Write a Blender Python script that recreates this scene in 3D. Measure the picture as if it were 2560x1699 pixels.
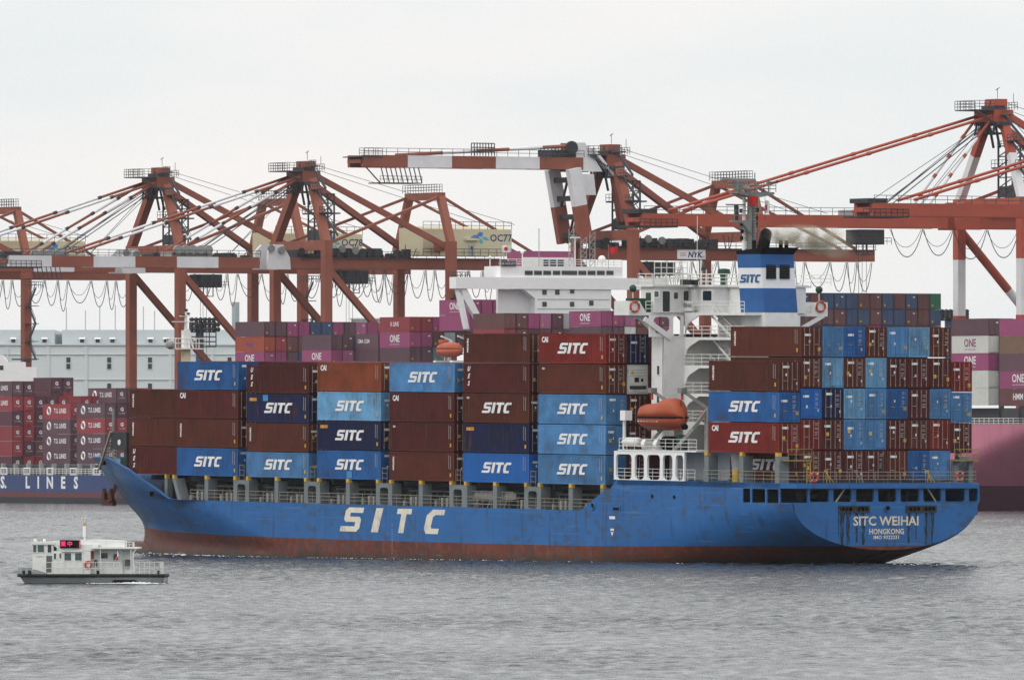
import bpy, bmesh, math, random
import numpy as np
from mathutils import Matrix, Vector

random.seed(7)
for o in list(bpy.data.objects):
    bpy.data.objects.remove(o)
sc = bpy.context.scene
COL = sc.collection
R = math.radians

HAZE = 1.6e-5
# ------------------------------------------------------------------ camera
F, HC, YH = 30222.9, 11.899, 1097.9          # focal length in photo pixels, eye height, horizon row
cd = bpy.data.cameras.new('camera')
cd.sensor_width = 36.0
cd.lens = 36.0 * F / 2560.0
cd.shift_y = (YH - 849.5) / 2560.0
cd.clip_start, cd.clip_end = 5.0, 60000.0
cam = bpy.data.objects.new('camera', cd)
cam.location = (0, 0, HC)
cam.rotation_euler = (R(90), 0, 0)
COL.objects.link(cam)
sc.camera = cam

# ------------------------------------------------------------------ sky (overcast) and sun
SUN_EL, SUN_AZ = R(40), R(236)               # azimuth clockwise from +Y
w = bpy.data.worlds.new('World')
sc.world = w
w.use_nodes = True
nt = w.node_tree
nt.nodes.clear()
N = nt.nodes.new
out = N('ShaderNodeOutputWorld'); bg = N('ShaderNodeBackground')
sky = N('ShaderNodeTexSky'); sky.sky_type = 'NISHITA'; sky.sun_disc = False
sky.sun_elevation = SUN_EL; sky.sun_rotation = SUN_AZ
sky.air_density = 1.0; sky.dust_density = 3.0
tc = N('ShaderNodeTexCoord'); sep = N('ShaderNodeSeparateXYZ')
nt.links.new(tc.outputs['Generated'], sep.inputs[0])
mz = N('ShaderNodeMath'); mz.operation = 'MAXIMUM'; mz.inputs[1].default_value = 0.0
nt.links.new(sep.outputs['Z'], mz.inputs[0])
g = N('ShaderNodeMath'); g.operation = 'MULTIPLY_ADD'; g.inputs[1].default_value = .85; g.inputs[2].default_value = 1.0
nt.links.new(mz.outputs[0], g.inputs[0])     # overcast sky: the zenith about twice as bright as the horizon
mp = N('ShaderNodeMapping'); mp.inputs['Scale'].default_value = (9, 9, 34)
nt.links.new(tc.outputs['Generated'], mp.inputs[0])
nz = N('ShaderNodeTexNoise'); nz.inputs['Scale'].default_value = 2.2; nz.inputs['Detail'].default_value = 4
nt.links.new(mp.outputs[0], nz.inputs['Vector'])
cr = N('ShaderNodeValToRGB')
cr.color_ramp.elements[0].position = .32; cr.color_ramp.elements[0].color = (8.5, 8.85, 8.95, 1)
cr.color_ramp.elements[1].position = .68; cr.color_ramp.elements[1].color = (9.75, 9.45, 9.2, 1)
nt.links.new(nz.outputs['Fac'], cr.inputs[0])
vm = N('ShaderNodeVectorMath'); vm.operation = 'SCALE'
nt.links.new(cr.outputs[0], vm.inputs[0]); nt.links.new(g.outputs[0], vm.inputs['Scale'])
mx = N('ShaderNodeMix'); mx.data_type = 'RGBA'; mx.inputs[0].default_value = 0.96
nt.links.new(sky.outputs[0], mx.inputs[6]); nt.links.new(vm.outputs[0], mx.inputs[7])
nt.links.new(mx.outputs[2], bg.inputs[0]); bg.inputs[1].default_value = 0.1
nt.links.new(bg.outputs[0], out.inputs[0])

sd = bpy.data.lights.new('sun', 'SUN'); sd.energy = 0.85; sd.angle = R(14); sd.color = (1, .96, .9)
sun = bpy.data.objects.new('sun', sd); COL.objects.link(sun)
_sd = Vector((math.sin(SUN_AZ) * math.cos(SUN_EL), math.cos(SUN_AZ) * math.cos(SUN_EL), math.sin(SUN_EL)))
sun.rotation_euler = _sd.to_track_quat('Z', 'Y').to_euler()

sc.view_settings.view_transform = 'Standard'
sc.view_settings.look = 'None'
sc.view_settings.exposure = 0.0
sc.view_settings.gamma = 1.0
sc.render.engine = 'CYCLES'
sc.cycles.use_denoising = True
sc.cycles.denoising_prefilter = 'NONE'
sc.cycles.max_bounces = 5
sc.cycles.diffuse_bounces = 2
sc.cycles.glossy_bounces = 3
sc.cycles.volume_bounces = 0
sc.cycles.transparent_max_bounces = 8

# ------------------------------------------------------------------ pixel -> place
def at(u, v, Y):
    "point of the world seen at photo pixel u, v at distance Y"
    return Vector(((u - 1280) / F * Y, Y, HC - (v - YH) / F * Y))

YAW, TRIM = 1.00777, .0092
CY, SY = math.cos(YAW), math.sin(YAW)
X0, D0, Z0 = 9.0328, 1170.907, 7.4868
_f = Vector((-CY, SY, TRIM)).normalized(); _p = Vector((-SY, -CY, 0)); _u = _f.cross(_p)
MS = Matrix(((_f.x, _p.x, _u.x, X0), (_f.y, _p.y, _u.y, D0), (_f.z, _p.z, _u.z, Z0), (0, 0, 0, 1)))
# ship coordinates: s forward of the aft end of the bay before the house, b to port of the outer container row, z above its foot
def ss(u, v, b=.25):
    k = (u - 1280) / F; y = -b
    s = (X0 + y * SY - k * (D0 + y * CY)) / (CY + k * SY)
    Y = D0 + s * SY + y * CY
    return s, (YH - v) * Y / F + HC - Z0 - s * TRIM
def tt(u, v, s):
    k = (u - 1280) / F
    y = (k * (D0 + s * SY) - X0 + s * CY) / (SY - k * CY)
    Y = D0 + s * SY + y * CY
    return -y, (YH - v) * Y / F + HC - Z0 - s * TRIM

# ------------------------------------------------------------------ materials
def lin(c):
    return tuple(((x / 255) / 12.92 if x <= 10 else (((x / 255) + .055) / 1.055) ** 2.4) for x in c)
def mat(name, col, rough=.55, dirt=.25, rust=0.0, scale=.7, vary=0.0, metal=0.0, spec=.35, streak=(6, 6, .35), rustcol=(.13, .05, .022), bump=0.0):
    m = bpy.data.materials.new(name); m.use_nodes = True
    t = m.node_tree; n = t.nodes; L = t.links.new
    b = n['Principled BSDF']
    b.inputs['Roughness'].default_value = rough; b.inputs['Metallic'].default_value = metal
    b.inputs['Specular IOR Level'].default_value = spec
    if not (dirt or rust or vary):
        b.inputs['Base Color'].default_value = (*col, 1); return m
    tcn = n.new('ShaderNodeTexCoord'); mpn = n.new('ShaderNodeMapping')
    oi = n.new('ShaderNodeObjectInfo')
    off = n.new('ShaderNodeVectorMath'); off.operation = 'SCALE'; off.inputs[0].default_value = (37, 53, 71)
    L(oi.outputs['Random'], off.inputs['Scale'])
    ad = n.new('ShaderNodeVectorMath'); L(tcn.outputs['Object'], ad.inputs[0]); L(off.outputs[0], ad.inputs[1])
    src = ad.outputs[0]
    n1 = n.new('ShaderNodeTexNoise'); n1.inputs['Scale'].default_value = scale; n1.inputs['Detail'].default_value = 6; n1.inputs['Roughness'].default_value = .65
    L(src, n1.inputs['Vector'])
    r1 = n.new('ShaderNodeMapRange'); r1.inputs[1].default_value = .38; r1.inputs[2].default_value = .72
    r1.inputs[3].default_value = 1.0; r1.inputs[4].default_value = 1.0 - dirt
    L(n1.outputs['Fac'], r1.inputs[0])
    cur = n.new('ShaderNodeVectorMath'); cur.operation = 'SCALE'; cur.inputs[0].default_value = col
    L(r1.outputs[0], cur.inputs['Scale']); c = cur.outputs[0]
    if vary:
        rv = n.new('ShaderNodeMapRange'); rv.inputs[3].default_value = 1 - vary; rv.inputs[4].default_value = 1 + vary
        L(oi.outputs['Random'], rv.inputs[0])
        s2 = n.new('ShaderNodeVectorMath'); s2.operation = 'SCALE'; L(c, s2.inputs[0]); L(rv.outputs[0], s2.inputs['Scale']); c = s2.outputs[0]
    if rust:
        mpn.inputs['Scale'].default_value = streak; L(src, mpn.inputs[0])
        n2 = n.new('ShaderNodeTexNoise'); n2.inputs['Scale'].default_value = 1.0; n2.inputs['Detail'].default_value = 5
        L(mpn.outputs[0], n2.inputs['Vector'])
        ml = n.new('ShaderNodeMath'); ml.operation = 'MULTIPLY'; L(n1.outputs['Fac'], ml.inputs[0]); L(n2.outputs['Fac'], ml.inputs[1])
        r2 = n.new('ShaderNodeMapRange'); r2.inputs[1].default_value = .30; r2.inputs[2].default_value = .44; r2.inputs[4].default_value = rust
        L(ml.outputs[0], r2.inputs[0])
        mxn = n.new('ShaderNodeMix'); mxn.data_type = 'RGBA'; mxn.inputs[7].default_value = (*rustcol, 1)
        L(r2.outputs[0], mxn.inputs[0]); L(c, mxn.inputs[6]); c = mxn.outputs[2]
    L(c, b.inputs['Base Color'])
    if bump:
        bp = n.new('ShaderNodeBump'); bp.inputs['Strength'].default_value = bump; bp.inputs['Distance'].default_value = .05
        L(n1.outputs['Fac'], bp.inputs['Height']); L(bp.outputs[0], b.inputs['Normal'])
    return m

C = {}
def cm(k, rgb, **kw):
    C[k] = mat(k, rgb, **kw)
CK = dict(rough=.6, spec=.15, dirt=.45, rust=.7, vary=.16, scale=.42)
cm('c_blue', (.024, .112, .32), **CK); cm('c_light', (.085, .235, .47), **{**CK, 'rust': .5}); cm('c_pale', (.14, .33, .54), **{**CK, 'rust': .75})
cm('c_bright', (.020, .122, .40), **{**CK, 'dirt': .12, 'rust': .1}); cm('c_navy', (.012, .017, .065), **CK)
cm('c_brown', (.102, .026, .016), **CK); cm('c_maroon', (.086, .017, .015), **CK); cm('c_red', (.19, .020, .015), **CK)
cm('c_rust', (.21, .052, .022), **{**CK, 'rust': .6}); cm('c_white', (.66, .66, .62), **CK)
cm('hullblue', (.020, .112, .33), dirt=.2, rust=.25)
cm('white', (.74, .74, .73), rough=.5, dirt=.1, rust=.2, scale=.8, streak=(3, 3, .25), rustcol=(.42, .30, .18))
cm('whitepaint', (.82, .82, .82), rough=.5, dirt=.06)
cm('cream', (.74, .66, .47), rough=.6, dirt=.1)
cm('grey', (.17, .195, .205), rough=.6, dirt=.25, rust=.35); cm('darkgrey', (.035, .038, .042), rough=.7, dirt=.3)
cm('deckgrey', (.09, .085, .08), rough=.8, dirt=.3); cm('black', (.006, .006, .007), rough=.8, dirt=0, spec=.1)
cm('yellow', (.62, .38, .04), rough=.5, dirt=.2); cm('mark', (.80, .80, .80), rough=.6, dirt=.22, rust=.45, scale=1.1, rustcol=(.34, .34, .34)); cm('markold', (.72, .68, .58), rough=.6, dirt=.2, rust=.8, rustcol=(.30, .17, .06))
cm('railwhite', (.70, .70, .66), rough=.5, dirt=.1); cm('railgrey', (.27, .25, .20), rough=.6, dirt=.25)
cm('rod', (.36, .29, .27), rough=.45, dirt=.3, rust=.4); cm('glass', (.02, .03, .035), rough=.12, dirt=0, spec=.6)
cm('orange', (.40, .075, .026), rough=.5, dirt=.25, rust=.35, rustcol=(.2, .04, .02)); cm('green', (.012, .06, .035), rough=.6, dirt=.2)
cm('rust', (.09, .03, .018), rough=.85, dirt=.5); cm('buoy', (.5, .07, .03), rough=.6, dirt=.15)
cm('flagred', (.5, .02, .015), rough=.8, dirt=.1); cm('steel', (.30, .30, .29), rough=.5, dirt=.3, rust=.2)
cm('patch', (.05, .22, .50), rough=.6, dirt=.15); cm('seaco', (.65, .30, .02), rough=.6, dirt=.1); cm('navytext', (.02, .03, .16), rough=.6, dirt=0)
cm('markdim', (.42, .38, .37), rough=.6, dirt=.2); cm('mastgrey', (.22, .23, .22), rough=.6, dirt=.3, rust=.3)

# ------------------------------------------------------------------ mesh helpers
Z3 = Vector((0, 0, 1))
class MB:
    def __init__(s): s.v = []; s.f = []; s.mi = []; s.cur = 0
    def add(s, vs, fs):
        n = len(s.v); s.v += [tuple(x) for x in vs]; s.f += [tuple(i + n for i in f) for f in fs]; s.mi += [s.cur] * len(fs); return s
    def box(s, x0, x1, y0, y1, z0, z1):
        return s.add([(x0, y0, z0), (x1, y0, z0), (x1, y1, z0), (x0, y1, z0), (x0, y0, z1), (x1, y0, z1), (x1, y1, z1), (x0, y1, z1)],
                     [(0, 3, 2, 1), (4, 5, 6, 7), (0, 1, 5, 4), (1, 2, 6, 5), (2, 3, 7, 6), (3, 0, 4, 7)])
    def bar(s, p, q, w, h=None, up=None):
        p, q = Vector(p), Vector(q); d = q - p
        if d.length < 1e-6: return s
        d.normalize(); h = h or w
        r = d.cross(up or Z3)
        if r.length < 1e-3: r = d.cross(Vector((1, 0, 0)))
        r.normalize(); n = r.cross(d)
        r, n = r * w / 2, n * h / 2
        return s.add([p - r - n, p + r - n, p + r + n, p - r + n, q - r - n, q + r - n, q + r + n, q - r + n],
                     [(0, 1, 2, 3), (4, 7, 6, 5), (0, 4, 5, 1), (1, 5, 6, 2), (2, 6, 7, 3), (3, 7, 4, 0)])
    def tube(s, p, q, r, n=6, r2=None):
        p, q = Vector(p), Vector(q); d = (q - p)
        if d.length < 1e-6: return s
        d.normalize(); r2 = r if r2 is None else r2
        a = d.cross(Z3)
        if a.length < 1e-3: a = d.cross(Vector((1, 0, 0)))
        a.normalize(); b = d.cross(a)
        vs = []
        for c0, rr in ((p, r), (q, r2)):
            for i in range(n):
                t = 2 * math.pi * i / n; vs.append(c0 + (a * math.cos(t) + b * math.sin(t)) * rr)
        return s.add(vs, [(i, (i + 1) % n, n + (i + 1) % n, n + i) for i in range(n)] + [tuple(range(n - 1, -1, -1)), tuple(range(n, 2 * n))])
    def path(s, pts, r, n=5):
        for a, b in zip(pts[:-1], pts[1:]): s.tube(a, b, r, n)
        return s
    def prism(s, poly, fn, t0, t1):
        n = len(poly)
        vs = [fn(a, b, t0) for a, b in poly] + [fn(a, b, t1) for a, b in poly]
        return s.add(vs, [tuple(range(n)), tuple(range(2 * n - 1, n - 1, -1))] + [(i, (i + 1) % n, n + (i + 1) % n, n + i) for i in range(n)])
    def cell(s, o, h, r, fn, t0, t1, k=4, sides='lrbt'):
        "plate o=(x0,x1,z0,z1) with a rounded opening h=(x0,x1,z0,z1), corner radius r"
        hx0, hx1, hz0, hz1 = h; inn = []; outp = []
        for (cx, cz, a0, oc) in ((hx1 - r, hz1 - r, 0, (o[1], o[3])), (hx0 + r, hz1 - r, 90, (o[0], o[3])), (hx0 + r, hz0 + r, 180, (o[0], o[2])), (hx1 - r, hz0 + r, 270, (o[1], o[2]))):
            for i in range(k + 1):
                a = R(a0 + 90 * i / k); inn.append((cx + r * math.cos(a), cz + r * math.sin(a))); outp.append(oc)
        n = len(inn); base = len(s.v)
        oc4 = [(o[1], o[3]), (o[0], o[3]), (o[0], o[2]), (o[1], o[2])]
        vs = [fn(a, b, t0) for a, b in inn] + [fn(a, b, t1) for a, b in inn] + [fn(a, b, t0) for a, b in oc4] + [fn(a, b, t1) for a, b in oc4]
        fs = []
        for i in range(n):
            j = (i + 1) % n; ci, cj = i // (k + 1), j // (k + 1)
            for off, oo in ((0, 2 * n), (n, 2 * n + 4)):
                if ci == cj: fs.append((off + i, off + j, oo + ci))
                else: fs.append((off + i, off + j, oo + cj, oo + ci))
            fs.append((i, j, n + j, n + i))
        for i in range(4):
            j = (i + 1) % 4; fs.append((2 * n + i, 2 * n + j, 2 * n + 4 + j, 2 * n + 4 + i))
        return s.add(vs, fs)
    def lathe(s, prof, c, ax, n=12):
        c, ax = Vector(c), Vector(ax).normalized()
        a = ax.cross(Z3)
        if a.length < 1e-3: a = ax.cross(Vector((1, 0, 0)))
        a.normalize(); b = ax.cross(a); vs = []
        for (t, r) in prof:
            for i in range(n):
                q = 2 * math.pi * i / n; vs.append(c + ax * t + (a * math.cos(q) + b * math.sin(q)) * r)
        fs = [(j * n + i, j * n + (i + 1) % n, (j + 1) * n + (i + 1) % n, (j + 1) * n + i) for j in range(len(prof) - 1) for i in range(n)]
        fs += [tuple(range(n)), tuple(range((len(prof) - 1) * n, len(prof) * n))]
        return s.add(vs, fs)
    def ball(s, c, r, n=10, m=6):
        return s.lathe([(-r * math.cos(math.pi * (i + .02) / (m + .04)), r * math.sin(math.pi * (i + .02) / (m + .04))) for i in range(m + 1)], c, (0, 0, 1), n)
    def torus(s, c, ax, r, t, n=16, m=6):
        c, ax = Vector(c), Vector(ax).normalized(); a = ax.cross(Z3)
        if a.length < 1e-3: a = ax.cross(Vector((1, 0, 0)))
        a.normalize(); b = ax.cross(a); vs = []
        for i in range(n):
            q = 2 * math.pi * i / n; d = a * math.cos(q) + b * math.sin(q)
            for j in range(m):
                p = 2 * math.pi * j / m; vs.append(c + d * (r + t * math.cos(p)) + ax * t * math.sin(p))
        return s.add(vs, [(i * m + j, ((i + 1) % n) * m + j, ((i + 1) % n) * m + (j + 1) % m, i * m + (j + 1) % m) for i in range(n) for j in range(m)])
    def rail(s, pts, h=1.05, rails=3, r=.03, step=1.5, side=None):
        pts = [Vector(p) for p in pts]
        for k in range(rails):
            zz = h * (k + 1) / rails
            for a, b in zip(pts[:-1], pts[1:]): s.tube(a + Z3 * zz, b + Z3 * zz, r, 4)
        for a, b in zip(pts[:-1], pts[1:]):
            n = max(1, round((b - a).length / step))
            for i in range(n + 1):
                p = a.lerp(b, i / n); s.tube(p, p + Z3 * h, r * 1.15, 4)
        return s
    def mesh(s, name, mats=(), smooth=False):
        me = bpy.data.meshes.new(name); me.from_pydata(s.v, [], s.f)
        for m in mats: me.materials.append(C[m] if isinstance(m, str) else m)
        if len(mats) > 1: me.polygons.foreach_set('material_index', s.mi)
        bm = bmesh.new(); bm.from_mesh(me); bmesh.ops.recalc_face_normals(bm, faces=bm.faces); bm.to_mesh(me); bm.free()
        if smooth:
            me.shade_smooth()
        return me
    def obj(s, name, mats, parent=None, smooth=False, mw=None):
        return mk(name, s.mesh(name, mats if isinstance(mats, (list, tuple)) else (mats,), smooth), parent, mw)
def mk(name, me, parent=None, mw=None, m=None):
    o = bpy.data.objects.new(name, me); COL.objects.link(o)
    if parent is not None: o.parent = parent
    if mw is not None: o.matrix_local = mw
    if m is not None:
        o.material_slots[0].link = 'OBJECT'; o.material_slots[0].material = C[m] if isinstance(m, str) else m
    return o
def tag(o, label, cat, group=None, kind=None):
    if label: o['label'] = label
    if cat: o['category'] = cat
    if group: o['group'] = group
    if kind: o['kind'] = kind
    return o
def empty(name, mw=None, parent=None):
    o = bpy.data.objects.new(name, None); COL.objects.link(o); o.empty_display_size = .1
    if parent is not None: o.parent = parent
    if mw is not None: o.matrix_local = mw
    return o
_tx = {}
def text_mesh(body, size, m='mark', shear=0.0, ax='CENTER', off=0.0, sp=1.0):
    key = (body, size, m, shear, ax, off, sp)
    if key in _tx: return _tx[key]
    cu = bpy.data.curves.new('lettering', 'FONT'); cu.body = body; cu.size = size; cu.align_x = ax; cu.align_y = 'CENTER'
    cu.shear = shear; cu.offset = off; cu.resolution_u = 2; cu.space_character = sp; cu.fill_mode = 'FRONT'
    ob = bpy.data.objects.new('tmp', cu); COL.objects.link(ob)
    dg = bpy.context.evaluated_depsgraph_get()
    me = bpy.data.meshes.new_from_object(ob.evaluated_get(dg)); me.name = 'lettering'
    bpy.data.objects.remove(ob); bpy.data.curves.remove(cu)
    me.materials.clear(); me.materials.append(C[m]); _tx[key] = me
    return me
SITC = {'S': [(0, 0), (1.25, 0), (1.45, .15), (1.45, .5), (1.3, .62), (.55, .62), (.55, .78), (1.5, .78), (1.5, 1), (.35, 1), (.15, .87), (.15, .5), (.3, .4), (1.05, .4), (1.05, .22), (0, .22)],
        'I': [(0, 0), (.48, 0), (.48, 1), (0, 1)], 'T': [(.42, 0), (.9, 0), (.9, .78), (1.35, .78), (1.35, 1), (0, 1), (0, .78), (.42, .78)],
        'C': [(1.2, 1), (.35, 1), (0, .75), (0, .2), (.2, 0), (1.05, 0), (1.05, .22), (.5, .22), (.45, .3), (.45, .68), (.6, .78), (1.2, .78)]}
def logo_mesh(size, m, xs=(0, 1.68, 2.3, 3.75), sh=.38, sx=1.0, th=.006):
    key = ('SITC', size, m, xs, sx)
    if key in _tx: return _tx[key]
    b = MB(); w0 = (xs[3] + 1.2 + sh) * sx * size
    for ch, x in zip('SITC', xs):
        b.prism(SITC[ch], lambda p, q, t, x=x: ((p + x + sh * q) * sx * size - w0 / 2, (q - .5) * size, t), 0, th)
    _tx[key] = b.mesh('lettering', (m,)); return _tx[key]
FACE_PORT = Matrix(((-1, 0, 0, 0), (0, 0, 1, 0), (0, 1, 0, 0), (0, 0, 0, 1)))   # text facing local +Y, read along -X
FACE_AFT = Matrix(((0, 0, -1, 0), (-1, 0, 0, 0), (0, 1, 0, 0), (0, 0, 0, 1)))    # text facing local -X, read along -Y
TR = Matrix.Translation
# ================================================================== water
def build_water():
    rows = []; y = 560.0
    while y < 2000: rows.append(y); y += .00064 * y
    ys = np.array(rows); nc = 420
    t = np.linspace(-1, 1, nc)
    X = np.outer(ys * .056 + 3, t); Y = np.repeat(ys[:, None], nc, 1)
    rng = np.random.RandomState(3); Zz = np.zeros_like(X)
    for i in range(54):
        lam = .9 * (5.0 / .9) ** (i / 53.0); k = 2 * math.pi / lam
        th = rng.normal(R(250), R(38)); a = .0125 * lam ** .75 * rng.uniform(.6, 1.3) * .46
        ph = k * (X * math.cos(th) + Y * math.sin(th)) + rng.uniform(0, 6.28)
        Zz += a * (np.sin(ph) + .22 * np.sin(2 * ph + 1.4))
    gust = .75 + .35 * np.sin(X * .045 + .7 * np.sin(Y * .011)) * np.sin(Y * .0165 + 1.3 * np.sin(X * .03)) + .25 * np.sin(Y * .05 + X * .02)
    Zz *= np.clip(gust, .3, 1.4)
    Zz[0, :] = Zz[-1, :] = -.25; Zz[:, 0] = Zz[:, -1] = -.25
    n, m = X.shape
    v = np.stack([X, Y, Zz], -1).reshape(-1, 3)
    i = np.arange(n * m).reshape(n, m)
    q = np.stack([i[:-1, :-1], i[:-1, 1:], i[1:, 1:], i[1:, :-1]], -1).reshape(-1, 4)
    x0, x1, y0, y1 = X[0, 0], X[0, -1], ys[0], ys[-1]; x2, x3 = X[-1, 0], X[-1, -1]; B = 26000.0
    ext = [(-B, -3000, -.25), (B, -3000, -.25), (B, B, -.25), (-B, B, -.25)]
    b0 = len(v); v = np.vstack([v, np.array(ext)])
    c00, c01, c10, c11 = i[0, 0], i[0, -1], i[-1, 0], i[-1, -1]
    eq = np.array([(b0, b0 + 1, c01, c00), (b0 + 1, b0 + 2, c11, c01), (b0 + 2, b0 + 3, c10, c11), (b0 + 3, b0, c00, c10)])
    q = np.vstack([q, eq])
    me = bpy.data.meshes.new('water')
    me.vertices.add(len(v)); me.vertices.foreach_set('co', v.ravel().astype(np.float32))
    me.loops.add(q.size); me.loops.foreach_set('vertex_index', q.ravel().astype(np.int32))
    me.polygons.add(len(q)); me.polygons.foreach_set('loop_start', np.arange(0, q.size, 4, dtype=np.int32))
    me.update(calc_edges=True); me.shade_smooth()
    mt = bpy.data.materials.new('water'); mt.use_nodes = True
    nn = mt.node_tree.nodes; L = mt.node_tree.links.new; b = nn['Principled BSDF']
    b.inputs['Base Color'].default_value = (.018, .027, .036, 1); b.inputs['Roughness'].default_value = .16; b.inputs['IOR'].default_value = 1.333
    tcn = nn.new('ShaderNodeTexCoord'); n1 = nn.new('ShaderNodeTexNoise'); n1.inputs['Scale'].default_value = 1.5; n1.inputs['Detail'].default_value = 6; n1.inputs['Roughness'].default_value = .6
    L(tcn.outputs['Object'], n1.inputs['Vector'])
    bp = nn.new('ShaderNodeBump'); bp.inputs['Strength'].default_value = 1.0; bp.inputs['Distance'].default_value = .42
    def pat(sx, sy, d_, lo, hi, o0, o1):      # cat's-paws: patches of stronger and weaker ripples
        m_ = nn.new('ShaderNodeMapping'); m_.inputs['Scale'].default_value = (sx, sy, 1); L(tcn.outputs['Object'], m_.inputs[0])
        k = nn.new('ShaderNodeTexNoise'); k.inputs['Scale'].default_value = 1.0; k.inputs['Detail'].default_value = d_; L(m_.outputs[0], k.inputs['Vector'])
        r_ = nn.new('ShaderNodeMapRange'); r_.inputs[1].default_value = lo; r_.inputs[2].default_value = hi; r_.inputs[3].default_value = o0; r_.inputs[4].default_value = o1; L(k.outputs['Fac'], r_.inputs[0]); return r_.outputs[0]
    mu = nn.new('ShaderNodeMath'); mu.operation = 'MULTIPLY'; L(pat(.95, .13, 3, .36, .66, .2, 1.5), mu.inputs[0]); L(pat(.035, .006, 2, .35, .65, .55, 1.15), mu.inputs[1])
    L(mu.outputs[0], bp.inputs['Strength'])
    L(n1.outputs['Fac'], bp.inputs['Height']); L(bp.outputs[0], b.inputs['Normal'])
    me.materials.append(mt)
    o = mk('water', me); o['kind'] = 'structure'; o['label'] = 'grey choppy harbour water'
build_water()

# ================================================================== main ship
SHIP = tag(empty('container_ship', MS), 'blue and red container ship stacked with blue and brown containers, underway', 'ship')
CB, HB = -11.1, 11.35                          # centre line, half beam
STEM_PX = [(229.8, 1141.8), (241.7, 1154.8), (259, 1184), (274, 1208), (311, 1247), (328.4, 1268.6), (347.9, 1290.3), (358.7, 1307.6), (362, 1320.6), (362, 1340), (359.5, 1352)]
stem = sorted([ss(u, v, CB)[::-1] for u, v in STEM_PX]); STZ = [z for z, s in stem]; STS = [s for z, s in stem]
S_TIP = STS[-1]; Z_TIP = STZ[-1]
def wdeck(s):
    t = min(1, max(0, (s - 79) / (S_TIP - 79))); return HB * (1 - t ** 1.7)
bul = []
for u, v in [(426, 1247), (391, 1221), (322, 1173), (274, 1145.5)]:
    s = 95.0
    for _ in range(60): s = .6 * s + .4 * ss(u, v, CB + wdeck(s))[0]
    bul.append((s, ss(u, v, CB + wdeck(s))[1]))
bul.append((S_TIP, Z_TIP)); ZM = -2.5
BS = [b_[0] for b_ in bul]; BZ = [ZM] + [b_[1] for b_ in bul[1:]]
def ztop(s): return float(np.interp(s, BS, BZ))
S_TR = -32.1
def half_aft(s): return HB - .75 * max(0, min(1, (-31.0 - s) / 1.1))
def w_sec(s, z):
    "half breadth of the hull aft of the parallel body"
    if z >= -1.3: return half_aft(s)
    e = max(0, min(1, (s - S_TR) / 40.0)); zb = -5.8 - 7.5 * e ** .8; n = 2.1 + 7 * e * e
    d = min(1, (-1.3 - z) / (-1.3 - zb)); return half_aft(s) * max(0, 1 - d ** n) ** .5
def build_hull():
    zl = [-9.6, -9.0, -8.5, -8.0, -7.6, -7.2, -6.8, -6.4, -6.0, -5.6, -5.2, -4.8, -4.4, -4.0, -3.6, -3.2, -2.85, ZM, -2.1, -1.75, -1.42]
    st = [S_TR, -31.6, -31.0, -30.5, -29.5, -28.5] + list(np.linspace(-27, 1.7, 24)) + [4, 7, 10] + list(np.linspace(13, 55, 15))
    T = [0, .04, .09, .15, .21, .28, .35, .42, .5, .58, .66, .74, .82, .89, .95, .985, 1.0]
    rowsP = []
    for z in zl:
        row = []
        for s in st:
            e = max(0, (s - S_TR) / 40.0); zb = -5.8 - 7.5 * e ** .8
            ze = max(z, zb + .001); row.append((s, w_sec(s, ze), ze) if (z <= ZM or s <= 1.71) else None)
        sf = float(np.interp(z, STZ, STS)) if z > STZ[0] else STS[0]; k = max(0, min(1, (Z_TIP - z) / 8.6)); sb = 79 - 21 * k * k; p = 1.7 - .15 * k
        for t in T:
            s = sb + t * (sf - sb); row.append((s, HB * (1 - t ** p), z) if z <= ZM else None)
        rowsP.append(row)
    nb = len(st)
    for g_ in (.2, .4, .6, .8, 1.0):
        row = [None] * nb; zs = ZM + g_ * (Z_TIP - ZM); sf = float(np.interp(zs, STZ, STS))
        for t in T:
            kk = (Z_TIP - zs) / 8.6; sb = 79 - 21 * kk * kk; s = sb + t * (sf - sb); row.append((s, HB * (1 - t ** (1.7 - .15 * kk)), ZM + g_ * (ztop(s) - ZM)))
        rowsP.append(row)
    b = MB(); idx = {}
    for sg in (1, -1):
        for j, row in enumerate(rowsP):
            for i, p in enumerate(row):
                if p is None: continue
                idx[sg, j, i] = len(b.v); b.v.append((p[0], CB + sg * p[1], p[2]))
        JZ = zl.index(ZM)
        prs = [(j, j + 1) for j in range(len(rowsP) - 1)] + [(JZ, len(zl))]
        for j, j2 in prs:
            for i in range(len(rowsP[0]) - 1):
                ks = [(sg, j, i), (sg, j, i + 1), (sg, j2, i + 1), (sg, j2, i)]
                if all(k in idx for k in ks): b.f.append(tuple(idx[k] for k in ks)); b.mi.append(0)
    me = b.mesh('hull', ('hullpaint',))
    bm = bmesh.new(); bm.from_mesh(me); bmesh.ops.remove_doubles(bm, verts=bm.verts, dist=.002); bmesh.ops.recalc_face_normals(bm, faces=bm.faces); bm.to_mesh(me); bm.free()
    me.shade_smooth(); me.set_sharp_from_angle(angle=R(38))
    return mk('hull', me, SHIP)
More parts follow.
